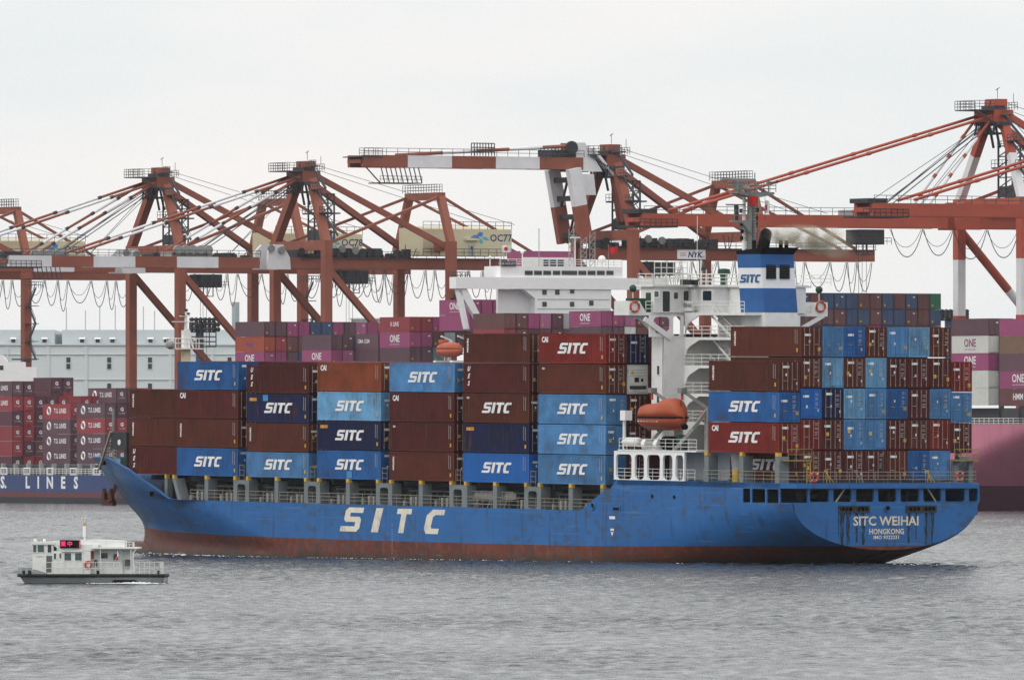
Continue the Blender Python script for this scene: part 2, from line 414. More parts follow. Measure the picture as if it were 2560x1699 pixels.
def hull_material(name='hullpaint', blue=(.020, .130, .375), red=(.15, .030, .016)):
    m = bpy.data.materials.new(name); m.use_nodes = True; C[name] = m
    n = m.node_tree.nodes; L = m.node_tree.links.new; b = n['Principled BSDF']; b.inputs['Roughness'].default_value = .55; b.inputs['Specular IOR Level'].default_value = .3
    t = n.new('ShaderNodeTexCoord'); sp = n.new('ShaderNodeSeparateXYZ'); L(t.outputs['Object'], sp.inputs[0])
    def math_(op, a, c, d=None):
        k = n.new('ShaderNodeMath'); k.operation = op
        for i, x in enumerate((a, c, d)):
            if x is None: continue
            if isinstance(x, (int, float)): k.inputs[i].default_value = x
            else: L(x, k.inputs[i])
        return k.outputs[0]
    def noise(scale, sx, sy, sz, det=5):
        mp_ = n.new('ShaderNodeMapping'); mp_.inputs['Scale'].default_value = (sx, sy, sz); L(t.outputs['Object'], mp_.inputs[0])
        k = n.new('ShaderNodeTexNoise'); k.inputs['Scale'].default_value = scale; k.inputs['Detail'].default_value = det; L(mp_.outputs[0], k.inputs['Vector']); return k.outputs['Fac']
    def rng(x, a, c, d=0., e=1.):
        k = n.new('ShaderNodeMapRange'); k.inputs[1].default_value = a; k.inputs[2].default_value = c; k.inputs[3].default_value = d; k.inputs[4].default_value = e; L(x, k.inputs[0]); return k.outputs[0]
    def mix(f, a, c):
        k = n.new('ShaderNodeMix'); k.data_type = 'RGBA'
        if isinstance(f, float): k.inputs[0].default_value = f
        else: L(f, k.inputs[0])
        for i, x in ((6, a), (7, c)):
            if isinstance(x, tuple): k.inputs[i].default_value = (*x, 1)
            else: L(x, k.inputs[i])
        return k.outputs[2]
    fade = noise(.12, 1, 1, 1.6); fine = noise(1.4, 1, 1, 1)
    # the paint line lies a little higher at the ends
    line = n.new('ShaderNodeFloatCurve')
    c_ = line.mapping.curves[0]; c_.points[0].location = (0, .62); c_.points[1].location = (1, .24)
    for x_, y_ in ((.10, .42), (.30, .06), (.8, .02)): c_.points.new(x_, y_)
    line.mapping.update(); L(rng(sp.outputs['X'], -32.1, 105), line.inputs['Value'])
    zl = math_('ADD', line.outputs[0], -6.02)
    above = rng(math_('SUBTRACT', sp.outputs['Z'], zl), -.015, .015)
    bl = mix(rng(fade, .35, .7), blue, tuple(x * .78 for x in blue)); bl = mix(rng(fine, .5, .8, 0, .3), bl, (.05, .15, .36))
    rd = mix(rng(fade, .3, .7), red, tuple(x * .6 for x in red)); rd = mix(rng(fine, .45, .7, 0, .5), rd, (.21, .075, .05)); rd = mix(math_('MULTIPLY', rng(noise(.8, .5, .5, .18, 4), .52, .66), .6), rd, (.05, .022, .016))
    # weed and slime just above the water, scuffs and run-off streaks with shapes of their own
    wl = math_('ADD', math_('MULTIPLY', sp.outputs['X'], -.0092), -7.487)
    slime = math_('MULTIPLY', rng(math_('SUBTRACT', sp.outputs['Z'], wl), .10, .85, 1, 0), rng(noise(.25, 1, 1, 2), .3, .6, .35, 1))
    rd = mix(slime, rd, (.030, .032, .016))
    salt = math_('MULTIPLY', rng(noise(.9, .25, .25, 2.2), .58, .72), rng(math_('SUBTRACT', sp.outputs['Z'], wl), .2, .9, .55, 0)); rd = mix(salt, rd, (.24, .20, .15))
    col = mix(above, rd, bl)
    st1 = math_('MULTIPLY', rng(noise(1.0, 1.7, 1.7, .13, 3), .57, .66), rng(noise(.35, 1, 1, .6), .42, .56))
    col = mix(math_('MULTIPLY', st1, .38), col, (.022, .024, .020))
    scuff = math_('MULTIPLY', rng(noise(.55, 1.2, 1.2, 2.4, 7), .53, .64), rng(noise(.13, 1, 1, 1), .42, .56)); col = mix(math_('MULTIPLY', scuff, .6), col, (.045, .06, .075))
    scr = math_('MULTIPLY', rng(noise(1.0, .10, .10, 3.2, 5), .60, .68), rng(noise(.11, 1, 1, 2), .44, .56)); col = mix(math_('MULTIPLY', math_('MULTIPLY', scr, above), .5), col, (.10, .20, .36))
    bow = math_('MULTIPLY', rng(sp.outputs['X'], 96, 106), math_('MULTIPLY', rng(noise(.5, .6, 1, 1.6, 7), .36, .54), above)); col = mix(math_('MULTIPLY', bow, .7), col, (.14, .18, .20))
    brn = math_('MULTIPLY', rng(sp.outputs['X'], 92, 104), math_('MULTIPLY', rng(noise(.7, .5, 1.4, .5, 6), .55, .64), above)); col = mix(math_('MULTIPLY', brn, .7), col, (.06, .05, .035))
    # plate seams: butt and lap lines of the shell plating
    wv = math_('ADD', sp.outputs['X'], 0.0); fx = math_('ABSOLUTE', math_('SUBTRACT', math_('FRACT', math_('MULTIPLY', wv, 1 / 8.6), None), .5), None); seam_x = rng(fx, .4955, .499)
    fz = math_('ABSOLUTE', math_('SUBTRACT', math_('FRACT', math_('MULTIPLY', math_('ADD', sp.outputs['Z'], 9.2), 1 / 2.05), None), .5), None); seam_z = rng(fz, .488, .497)
    seam = math_('MAXIMUM', seam_x, seam_z); col = mix(math_('MULTIPLY', seam, .30), col, (.02, .03, .045))
    rust_s = math_('MULTIPLY', math_('MULTIPLY', rng(fx, .47, .498), rng(noise(1.2, 1, 1, .35, 4), .54, .66)), .6); col = mix(rust_s, col, (.075, .04, .025))
    frames = math_('SINE', math_('MULTIPLY', sp.outputs['X'], 6.2832 / .8), None)
    L(col, b.inputs['Base Color'])
    bp = n.new('ShaderNodeBump'); bp.inputs['Strength'].default_value = .25; bp.inputs['Distance'].default_value = .08
    L(math_('MULTIPLY_ADD', frames, math_('MULTIPLY', noise(.3, 1, 1, 1, 2), .10), noise(.35, 1, 1, .5, 2)), bp.inputs['Height']); L(bp.outputs[0], b.inputs['Normal'])
hull_material()
build_hull()
# bulb
MB().lathe([(-9, .9), (-5, 1.5), (0, 1.75), (3, 1.6), (5, 1.1), (6, .4)], (STS[0] + 1.2, CB, -8.95), (1, 0, 0), 16).obj('bulbous_bow', 'hullpaint', SHIP, True)
# plates: (a,b,t) -> ship
side_fn = lambda a, c, t: (a, .25 - t, c)
tr_fn = lambda a, c, t: (S_TR - .02 + t, a, c)
# poop side
pb = MB()
sA, sB = 4.0, -2.35
pb.prism([(sA, ZM), (sA - 4.4, -.42), (sA - 5.2, -.42), (sB, .55), (-24.0, .55), (-24.0, -1.43), (1.7, -1.43), (1.7, ZM)], side_fn, 0, .14)
wins = [(ss(1876, 1221)[0], ss(1857, 1221)[0]), (ss(1913, 1221)[0], ss(1879.5, 1221)[0]), (ss(1946, 1223)[0], ss(1917, 1221)[0])]
eds = [-24.0, (wins[0][0] + wins[1][1]) / 2, (wins[1][0] + wins[2][1]) / 2, -31.0]
for (a, c), e0, e1 in zip(wins, eds[:-1], eds[1:]):
    pb.cell((e1, e0, -1.43, .55), (max(a, e1 + .15), c, -1.36, -.02), .16, side_fn, 0, .14)
pb.obj('poop_side', 'hullpaint', SHIP)
ps = MB(); ps.prism([(sA, ZM), (-31, ZM), (-31, .55), (sB, .55)], lambda a, c, t: (a, CB * 2 - .25 + t, c), 0, .14); ps.obj('poop_side', 'hullpaint', SHIP)
for e_b, sgn in ((.25, 1), (2 * CB - .25, -1)):
    cc = MB(); p0, p1 = Vector((-31, e_b, 0)), Vector((S_TR, CB + sgn * 10.6, 0))
    for z0, z1 in ((-1.44, -1.28), (.06, .55)):
        cc.bar(p0 + Z3 * (z0 + z1) / 2, p1 + Z3 * (z0 + z1) / 2, .14, z1 - z0)
    cc.obj('stern_quarter', 'hullpaint', SHIP)
# transom plate with its arc, band of slots and fairleads
def arc_w(z): return w_sec(S_TR, z)
zs = [-2.2] + [-2.2 - (5.78 - 2.2) * (1 - (1 - i / 26) ** 1.8) for i in range(1, 27)]
poly = [(CB + arc_w(z), z) for z in zs] + [(CB - arc_w(z), z) for z in zs[::-1]]
tb = MB(); tb.prism(poly, tr_fn, -.1, 0)
slots = [tuple(tt(u, 1270, S_TR)[0] for u in p) for p in ((2096, 2130), (2136, 2170), (2265, 2299), (2304, 2337))]
xs_ = [CB + 10.45] + [x for p in slots for x in p] + [CB - 10.45]
for i in range(0, len(xs_), 2): tb.prism([(xs_[i], -1.62), (xs_[i + 1], -1.62), (xs_[i + 1], -2.2), (xs_[i], -2.2)], tr_fn, -.1, 0)
tb.prism([(CB + 10.6, -1.28), (CB - 10.6, -1.28), (CB - 10.55, -1.62), (CB + 10.55, -1.62)], tr_fn, -.1, 0)
tb.obj('transom', 'hullpaint', SHIP)
for a, c in slots:
    fr = MB(); fr.cell((c - .1, a + .1, -2.26, -1.56), (c + .05, a - .05, -2.1, -1.7), .18, tr_fn, -.2, .1)
    for k in range(3): fr.tube((S_TR + .05, c + (a - c) * (k + .8) / 3.6, -2.1), (S_TR + .05, c + (a - c) * (k + .8) / 3.6, -1.7), .09, 8)
    fr.obj('mooring_fairlead', 'darkgrey', SHIP)
fr = MB(); fr.torus((S_TR - .14, tt(2217, 1270, S_TR)[0], -1.85), (1, 0, 0), .33, .1); fr.obj('centre_fairlead', 'hullblue', SHIP)
fr = MB(); fr.tube((S_TR - .13, tt(2217, 1270, S_TR)[0], -1.85), (S_TR - .10, tt(2217, 1270, S_TR)[0], -1.85), .27, 14); fr.obj('fairlead_opening', 'black', SHIP)
posts = [(1985, 2024)] + [(2071, 2082), (2128, 2138), (2183, 2194), (2239, 2250), (2296, 2307), (2351, 2362), (2411, 2420)]
mids = [tt(2018, 1240, S_TR)[0]] + [tt((a + c) / 2, 1240, S_TR)[0] for a, c in posts[1:]] + [CB - 10.75]
for e0, e1 in zip(mids[:-1], mids[1:]):
    pw = MB(); pw.cell((e1, e0, -1.27, .06), (e1 + .25, e0 - .25, -1.2, .0), .2, tr_fn, -.1, .12); pw.obj('stern_opening_frame', 'hullpaint', SHIP)
for (u0, v0, u1, v1) in ((2112, 1221, 2088, 1256), (2320, 1222, 2340, 1254)):
    a, c = tt(u0, v0, -31.2), tt(u1, v1, -31.2); MB().bar((-31.2, a[0], a[1]), (-31.2, c[0], c[1]), .12).obj('brace', 'railwhite', SHIP)
# decks
dk = MB(); dk.prism([(-2.5, 0), (-30.95, 0), (-32.5, -.9), (-32.65, CB), (-32.5, 2 * CB + .9), (-30.95, 2 * CB), (-2.5, 2 * CB)], lambda a, c, t: (a, c + (.25 if c > CB else -.25 if c < CB else 0), t), .06, .56)
dk.obj('poop_deck', 'hullpaint', SHIP)
MB().box(-32.0, -22, 2 * CB + .3, -.3, -1.5, -1.33).obj('mooring_deck', 'deckgrey', SHIP)
MB().box(-22.3, -22, 2 * CB + .3, -.3, -1.33, .05).obj('mooring_bulkhead', 'darkgrey', SHIP)
for s0, b0 in ((-28, -5), (-28, -11), (-28, -17), (-29.5, -8), (-29.5, -14)):
    wm = MB(); wm.tube((s0, b0 - .9, -.8), (s0, b0 + .9, -.8), .33, 10); wm.box(s0 - .35, s0 + .35, b0 - 1.2, b0 - .9, -1.33, -.4); wm.box(s0 - .35, s0 + .35, b0 + .9, b0 + 1.2, -1.33, -.4); wm.obj('mooring_winch', 'darkgrey', SHIP)
dm = MB(); pts = [(-2.2, .1)] + [(s, min(.1, CB + HB * (1 - max(0, (s - 74.5) / 35.5) ** 1.64) - .25)) for s in np.linspace(70, 106, 16)]
dm.prism(pts + [(s, 2 * CB - bb) for s, bb in pts[::-1]], lambda a, c, t: (a, c, t), ZM - .3, ZM - .1); dm.obj('main_deck', 'deckgrey', SHIP)
MB().prism([(s, CB + wdeck(s + 3.5) - .3) for s in np.linspace(99, 111, 10)] + [(s, CB - wdeck(s + 3.5) + .3) for s in np.linspace(111, 99, 10)], lambda a, c, t: (a, c, t), .25, .4).obj('forecastle_deck', 'deckgrey', SHIP)
# hull lettering
for ch, u0, u1 in (('S', 850, 911), ('I', 928, 959), ('T', 985, 1031), ('C', 1057.7, 1113.6)):
    s0, s1 = ss(u0, 1300)[0], ss(u1, 1300)[0]; g_ = SITC[ch]; wmax = max(x + .38 * y for x, y in g_)
    zc = -5.22; hh = 2.42; kx = (s0 - s1) / wmax
    MB().prism(g_, lambda p, q, t, s0=s0, kx=kx: (s0 - (p + .38 * q) * kx, .25 + t, zc + q * hh), .0, .012).obj('hull_letter', 'markold', SHIP)
cm('sternmark', (.70, .64, .50), rough=.6, dirt=.2, rust=.9, rustcol=(.34, .19, .06))
def stern_text(body, uc, v0, v1, off, sp=1.0, wpx=None):
    bb, z0 = tt(uc, v1, S_TR - .13); z1 = tt(uc, v0, S_TR - .13)[1]
    me = text_mesh(body, (z1 - z0) * 1.38, 'sternmark', off=off * 2.2, sp=sp)
    o = mk('stern_lettering', me, SHIP, TR((S_TR - .132, bb, (z0 + z1) / 2)) @ FACE_AFT)
    if wpx: o.scale.x = abs(tt(uc - wpx / 2, v0, S_TR)[0] - tt(uc + wpx / 2, v0, S_TR)[0]) / max(.01, o.dimensions.x if o.dimensions.x else me.vertices and (max(v.co.x for v in me.vertices) - min(v.co.x for v in me.vertices)))
    return o
stern_text('SITC WEIHAI', 2216, 1291, 1314, .012, wpx=163)
stern_text('HONGKONG', 2217, 1321.5, 1335, .008, wpx=87)
stern_text('IMO 9322231', 2217, 1338, 1347, .005, wpx=63)
# run-off stains below the fairleads are dirt of their own shape
stb = mat('runoff', (.030, .030, .018), rough=.8, dirt=.5, scale=1.5)
_n = stb.node_tree.nodes; _t = _n.new('ShaderNodeBsdfTransparent'); _m = _n.new('ShaderNodeMixShader'); _k = _n.new('ShaderNodeTexNoise'); _k.inputs['Scale'].default_value = 2.6; _k.inputs['Detail'].default_value = 5
_mp = _n.new('ShaderNodeMapping'); _mp.inputs['Scale'].default_value = (1, 3, .5); _tc = _n.new('ShaderNodeTexCoord'); _r = _n.new('ShaderNodeMapRange'); _r.inputs[1].default_value = .35; _r.inputs[2].default_value = .62; _r.inputs[3].default_value = .0; _r.inputs[4].default_value = .62
_l = stb.node_tree.links.new; _l(_tc.outputs['Object'], _mp.inputs[0]); _l(_mp.outputs[0], _k.inputs['Vector']); _l(_k.outputs['Fac'], _r.inputs[0]); _l(_r.outputs[0], _m.inputs[0]); _l(_t.outputs[0], _m.inputs[1]); _l(_n['Principled BSDF'].outputs[0], _m.inputs[2]); _l(_m.outputs[0], _n['Material Output'].inputs[0])
for u, w_, v0, v1 in ((2106, 15, 1280, 1362), (2121, 15, 1280, 1362), (2142, 9, 1279, 1355), (2159, 12, 1279, 1361), (2272, 9, 1280, 1358), (2291, 6, 1280, 1345), (2315, 9, 1280, 1360), (2331, 11, 1280, 1360), (2097, 4, 1282, 1335)):
    a, c = tt(u - w_ / 2, v0, S_TR - .125), tt(u + w_ / 2, v1, S_TR - .125); md = (a[0] + c[0]) / 2; q = (a[0] - c[0]) / 2
    pts = [(md + q * random.uniform(.7, 1), a[1])]
    for k in range(1, 7): pts.append((md + q * (1 - k * .07) * random.uniform(.55, 1.1), a[1] + (c[1] - a[1]) * k / 6))
    for k in range(6, -1, -1): pts.append((md - q * (1 - k * .07) * random.uniform(.55, 1.1), a[1] + (c[1] - a[1]) * k / 6))
    MB().prism(pts, lambda p, q_, t: (S_TR - .1235 - t, p, q_), 0, .002).obj('runoff_stain', stb, SHIP)
# plates and marks on the side
for u0, u1, v0, v1 in ((1533, 1550, 1268, 1275), (1854, 1880, 1275, 1284)):
    s0, z0 = ss(u0, v1); s1, z1 = ss(u1, v0); ins = HB - w_sec(s1, z0)
    MB().cell((s1 - .15, s0 + .15, z0 - .12, z1 + .12), (s1, s0, z0, z1), min(.2, abs(z1 - z0) * .4), lambda a, c, t, ins=ins: (a, .25 + t - ins, c), -.1, .06).obj('scupper_frame', 'hullblue', SHIP)
    MB().box(s1, s0, .2 - ins, .27 - ins, z0, z1).obj('scupper', 'black', SHIP)
for u, v in ((1631, 1240), (1686, 1242)):
    s, z = ss(u, v); MB().lathe([(0, .16), (.03, .2), (.05, .2)], (s, .25, z), (0, 1, 0), 12).obj('porthole', 'black', SHIP)
s, z = ss(1483, 1264); MB().torus((s, .27, z), (0, 1, 0), .32, .1).obj('panama_fairlead', 'hullblue', SHIP); MB().tube((s, .24, z), (s, .275, z), .25, 12).obj('fairlead_opening', 'black', SHIP)
for u, v in ((378, 1234), (257, 1156)):
    s = 95.
    for _ in range(60): s = .6 * s + .4 * ss(u, v, CB + wdeck(s))[0]
    bb = CB + wdeck(s); zz = ss(u, v, bb)[1]; dn = Vector((.38, .92, 0)) if u > 300 else Vector((.6, .8, 0))
    MB().lathe([(-.3, .22), (.12, .26), (.14, .2)], (s, bb, zz), dn, 12).obj('fairlead_opening', 'black', SHIP)
for k in range(26):                           # draught marks amidships and aft
    z = -7.3 + k * .12; s, _ = ss(981, 1340)
    if k % 2 == 0: MB().box(s - .07, s + .07, .25, .262, z, z + .06).obj('draught_mark', 'markdim', SHIP)
for u, v, d_, w_ in ((1531, 1293, .28, .5), (1531, 1323, .2, .3)):
    s, z = ss(u, v); MB().box(s - w_, s + w_, .25, .262, z - d_ / 2, z + d_ / 2).obj('tug_mark', 'mark', SHIP)
s, z = ss(1531, 1332); MB().prism([(s - .28, z + .2), (s, z + .05), (s + .28, z + .2), (s, z - .3)], side_fn, -.012, 0).obj('tug_arrow', 'mark', SHIP)
# anchor hung at the port bow
an = empty('anchor', MS @ TR(Vector((0, 0, 0)))); tag(an, 'rusty brown anchor hanging at the bow of the blue ship', 'anchor')
s = 108.4; bb = CB + 3.1; zz = ss(280, 1232, bb)[1]; s = ss(281, 1232, bb)[0]
MB().bar((s - .4, bb - .3, zz + 1.0), (s + .1, bb + .35, zz - 1.0), .35).obj('shank', 'rust', an)
MB().bar((s - .8, bb + .2, zz - 1.0), (s + 1.1, bb + .45, zz - 1.0), .5, .6).obj('crown', 'rust', an)
MB().prism([(0, 0), (.75, .25), (.45, 1.5), (.05, 1.0)], lambda a, c, t: (s + .5 + a, bb + .45 + t, zz - 1.0 + c), -.2, .2).obj('fluke', 'rust', an)
MB().prism([(0, 0), (-.75, .25), (-.45, 1.5), (-.05, 1.0)], lambda a, c, t: (s - .2 + a, bb + .45 + t, zz - 1.0 + c), -.2, .2).obj('fluke', 'rust', an)
MB().lathe([(-1.6, .5), (0, .62), (.3, .5), (.34, .3)], (s - .6, bb - .9, zz + 1.1), (.35, .75, -.5), 14).obj('hawse_pipe', 'hullpaint', SHIP, True)
# ================================================================== containers
CL, CW, CH, PITCH_Z, ROWP, BAYP = 12.16, 2.40, 2.896, 2.9376, 2.4667, 13.8326
def shell_mesh(H, wave=True, name='body'):
    "x 0..CL forward, y 0..-CW, z 0..H; corrugated long sides and front, recessed door end at x=0"
    b = MB(); fr = .14; tr, br = .12, .17; dep = .055
    for x in (0, CL - fr):
        for y in (0, -CW + fr): b.box(x, x + fr, y - fr, y, 0, H)
    for y in (0, -CW + .08):
        b.box(fr, CL - fr, y - .08 + (-.03 if y == 0 else .03), y + (-.03 if y == 0 else .03), 0, br); b.box(fr, CL - fr, y - .08, y, H - tr, H)
    for x in (0, CL - .08):
        b.box(x, x + .08, -CW + fr, -fr, 0, br); b.box(x, x + .08, -CW + fr, -fr, H - tr, H)
    if wave:
        nw = 42; p = (CL - 2 * fr) / nw; prof = []
        for i in range(nw):
            x0 = fr + i * p; prof += [(x0, 1), (x0 + .25 * p, 1), (x0 + .5 * p, 0), (x0 + .75 * p, 0)]
        prof.append((CL - fr, 1))
    else:
        prof = [(fr, 1), (CL - fr, 1)]
    for y0, sg in ((-.012, -1), (-CW + .012, 1)):
        vs = []
        for x, k in prof: vs += [(x, y0 + sg * dep * (1 - k), br), (x, y0 + sg * dep * (1 - k), H - tr)]
        b.add(vs, [(2 * i, 2 * i + 2, 2 * i + 3, 2 * i + 1) for i in range(len(prof) - 1)])
    b.add([(.05, -fr, H - .03), (CL - .05, -fr, H - .03), (CL - .05, -CW + fr, H - .03), (.05, -CW + fr, H - .03)], [(0, 1, 2, 3)])
    b.add([(0.03, -.05, H - .02), (CL - .03, -.05, H - .02), (CL - .03, -CW + .05, H - .02), (.03, -CW + .05, H - .02)], [(0, 1, 2, 3)])
    b.box(fr, CL - fr, -CW + .05, -.05, .12, .15)
    nw = 8; p = (CW - 2 * fr) / nw; vs = []
    for i in range(nw + 1):
        y = -fr - i * p; d = CL - .03 - (.04 if i % 2 else 0); vs += [(d, y, br), (d, y, H - tr)]
    b.add(vs, [(2 * i, 2 * i + 2, 2 * i + 3, 2 * i + 1) for i in range(nw)])
    b.add([(.06, -fr, br), (.06, -CW + fr, br), (.06, -CW + fr, H - tr), (.06, -fr, H - tr)], [(0, 1, 2, 3)])
    return b.mesh(name, ('c_blue',))
def door_mesh(H):
    "one leaf, y 0..-1.06, hung at x=.06 facing -x"
    b = MB(); w_ = 1.06; h0, h1 = .19, H - .14; n = 6; ph = (h1 - h0) / n
    b.box(.02, .055, -w_, 0, h0, h1)
    for i in range(n): b.box(-.012, .02, -w_ + .05, -.05, h0 + i * ph + .05, h0 + (i + 1) * ph - .07)
    return b.mesh('door', ('c_blue',))
def rod_mesh(H):
    b = MB(); b.tube((-.05, 0, .1), (-.05, 0, H - .08), .026, 6)
    for z in (.25, H - .3): b.box(-.06, .0, -.05, .05, z, z + .06)
    return b.mesh('lock_rod', ('rod',))
SHELL = {2.896: shell_mesh(2.845), 2.591: shell_mesh(2.54)}
DOOR = {h: door_mesh(h - .05) for h in SHELL}; ROD = {h: rod_mesh(h - .05) for h in SHELL}
_h = MB(); _h.box(-.07, -.04, -.42, 0, 1.05, 1.1); HANDLE = _h.mesh('door_handle', ('rod',))
_p = MB(); _p.box(-.02, -.008, -.72, 0, 0, .22); PLATE = _p.mesh('name_plate', ('mark',))
_p = MB(); _p.box(-.02, -.008, -.3, 0, 0, .34); STICK = _p.mesh('sticker', ('yellow',))
_p = MB(); _p.box(-.02, -.008, -.16, 0, 0, .24); SMALL = _p.mesh('sticker', ('mark',))
_p = MB(); rr = random.Random(4)
for k in range(9): _p.box(-.02, -.006, -.42 + rr.uniform(0, .2), 0, .0 - k * .14, .045 - k * .14) if k not in (2, 5) else None
CODES = _p.mesh('number_panel', ('markdim',))
_p = MB()
for k in range(8): _p.box(0, .09, -.008, .012, -k * .17, -k * .17 + .11)
SIDECODE = _p.mesh('number_column', ('markdim',))
_p = MB(); _p.box(0, .22, -.008, .014, 0, .36); SIDETAG = _p.mesh('sticker', ('yellow',))
def vertical(body, size):  # lettering running down the side
    return text_mesh(body, size, 'mark', shear=.2, off=.02)
def add_doors(o, col, h, seed, wide=True):
    r = random.Random(seed)
    for i, y in enumerate((-.15, -1.228)):
        d = mk('door', DOOR[h], o, TR((0, y, 0)), col)
        for yy in (-.22, -.80): mk('lock_rod', ROD[h], d, TR((0, yy, 0)), col if col in ('c_blue', 'c_light', 'c_pale', 'c_bright') else None)
        mk('door_handle', HANDLE, d, TR((0, -.3, r.uniform(-.1, .15))))
        if i == 0:
            (mk('name_plate', PLATE, d, TR((0, -.10 - r.uniform(0, .18), h - .55 - r.uniform(0, .45)))) if r.random() < .8 else None)
            if r.random() < .75: mk('sticker', SMALL, d, TR((0, -.45 - r.uniform(0, .3), 1.2 + r.uniform(-.2, .4))))
            if r.random() < .3: mk('sticker', STICK, d, TR((0, -.12 - r.uniform(0, .2), 1.1 + r.uniform(-.3, .5))))
        else:
            (mk('number_panel', CODES, d, TR((0, -.28 - r.uniform(0, .25), h - .4 - r.uniform(0, .3)))) if r.random() < .75 else None)
            if r.random() < .45: mk('sticker', STICK, d, TR((0, -.68, .5 + r.uniform(-.1, .3))))
            elif r.random() < .7: mk('sticker', SMALL, d, TR((0, -.7, .6 + r.uniform(-.1, .2))))
def side_marks(o, col, h, marks, seed):
    r = random.Random(seed)
    face = .012
    for k in marks:
        if k == 'SITC': mk('lettering', logo_mesh(1.04, 'mark'), o, TR((5.95, face, h * .5 + .02)) @ FACE_PORT)
        elif k == 'TRITON': mk('lettering', vertical('TRITON', .38), o, TR((CL - .75, face, h * .6)) @ FACE_PORT @ Matrix.Rotation(-math.pi / 2, 4, 'Z'))
        elif k == 'UES':
            for i, c_ in enumerate('UES'): mk('lettering', text_mesh(c_, .62, 'mark', shear=.35, off=.03), o, TR((CL - .95, face, h * .8 - i * .72)) @ FACE_PORT)
        elif k == 'CAI': mk('lettering', text_mesh('CAI', .72, 'mark', off=.035), o, TR((CL - 1.15, face, h - .62)) @ FACE_PORT)
        elif k == 'seaco': mk('lettering', text_mesh('seaco', .62, 'seaco', off=.03), o, TR((CL - 1.3, face, h - .55)) @ FACE_PORT)
        elif k == 'small': mk('lettering', text_mesh('tex', .36, 'mark', off=.01), o, TR((CL - .9, face, h - .45)) @ FACE_PORT)
        elif k == 'patch':
            b = MB(); x = r.uniform(4.5, 6.5); b.box(x, x + 1.0, face - .004, face + .003, .12, .8); b.obj('repair_patch', 'patch', o)
        elif k == 'patchtop':
            b = MB(); b.box(CL - 4.2, CL - 3.2, face - .004, face + .003, h - .75, h - .15); b.obj('repair_patch', 'patch', o)
    mk('number_column', SIDECODE, o, TR((.62, face - .006, h - .5))); mk('number_column', SIDECODE, o, TR((.95, face - .006, h - .42)))
    if r.random() < .65: mk('sticker', SIDETAG, o, TR((.55, face - .006, .45)))
NCONT = [0]
def container(frame, x, y, z, col, label, group, marks=(), h=2.896, doors=True):
    NCONT[0] += 1
    o = mk('shipping_container', SHELL[h], None, frame @ TR((x, y, z)), col)
    tag(o, label, 'container', group)
    if marks is not None: side_marks(o, col, h, marks, NCONT[0])
    if doors: add_doors(o, col, h, NCONT[0])
    return o
NAMES = {'c_blue': 'blue', 'c_light': 'light blue', 'c_pale': 'pale weathered blue', 'c_bright': 'bright blue', 'c_navy': 'navy', 'c_brown': 'brown', 'c_maroon': 'maroon', 'c_red': 'red', 'c_rust': 'rust orange'}
TIER = ['bottom', 'second', 'third', 'fourth', 'top fifth']
BAYS = [('A', 6, 1, [('c_maroon', ['UES']), ('c_brown', ['TRITON']), ('c_brown', ['TRITON'])]),
        ('B', 5, 0, [('c_blue', ['SITC']), ('c_brown', ['TRITON']), ('c_maroon', ['CAI']), ('c_blue', ['SITC'])]),
        ('C', 4, 0, [('c_light', ['SITC']), ('c_brown', ['TRITON']), ('c_navy', ['SITC', 'seaco', 'patchtop']), ('c_maroon', ['UES'])]),
        ('D', 3, 0, [('c_blue', ['SITC', 'patch']), ('c_navy', ['SITC', 'seaco']), ('c_pale', ['SITC']), ('c_rust', ['CAI'])]),
        ('E', 2, 0, [('c_brown', ['TRITON']), ('c_maroon', ['small']), ('c_maroon', ['CAI']), ('c_light', ['SITC', 'patch'])]),
        ('F', 1, 0, [('c_bright', ['SITC']), ('c_navy', ['seaco']), ('c_brown', ['SITC', 'small']), ('c_maroon', ['UES']), ('c_brown', ['TRITON'])]),
        ('G', 0, 0, [('c_light', ['SITC']), ('c_light', ['SITC']), ('c_light', ['SITC']), ('c_brown', ['small']), ('c_red', ['SITC', 'CAI'])])]
ORD = ['first', 'second', 'third', 'fourth', 'fifth', 'sixth', 'seventh']
for bi, (nm, k, row, tiers) in enumerate(BAYS):
    z = 0.0
    for ti, (col, mk_) in enumerate(tiers):
        h = 2.591 if (nm == 'C' and ti == 0) else 2.896
        wd = {'SITC': 'with white SITC letters', 'TRITON': 'lettered down its end', 'UES': 'lettered UES', 'CAI': 'lettered CAI', 'seaco': 'with yellow seaco lettering', 'small': 'almost unmarked'}[mk_[0]]
        lab = f"{NAMES[col]} container {wd}, {TIER[ti]} tier, {ORD[bi]} stack from the bow"
        container(MS, k * BAYP, -row * ROWP, z, col, lab, 'containers along the ship side', mk_, h)
        z += h + PITCH_Z - 2.896
container(MS, 4 * BAYP, -ROWP, 3 * PITCH_Z, 'c_maroon', 'maroon container peeping above the third stack from the bow', 'containers along the ship side', (), doors=True)
for ti, col in enumerate(['c_maroon', 'c_maroon', 'c_maroon', None, 'c_navy']):
    if col is None: continue
    container(MS, 0, -ROWP, ti * PITCH_Z, col, f"{NAMES[col]} container doors beside the white house, {TIER[ti]} tier", 'containers before the house', None)
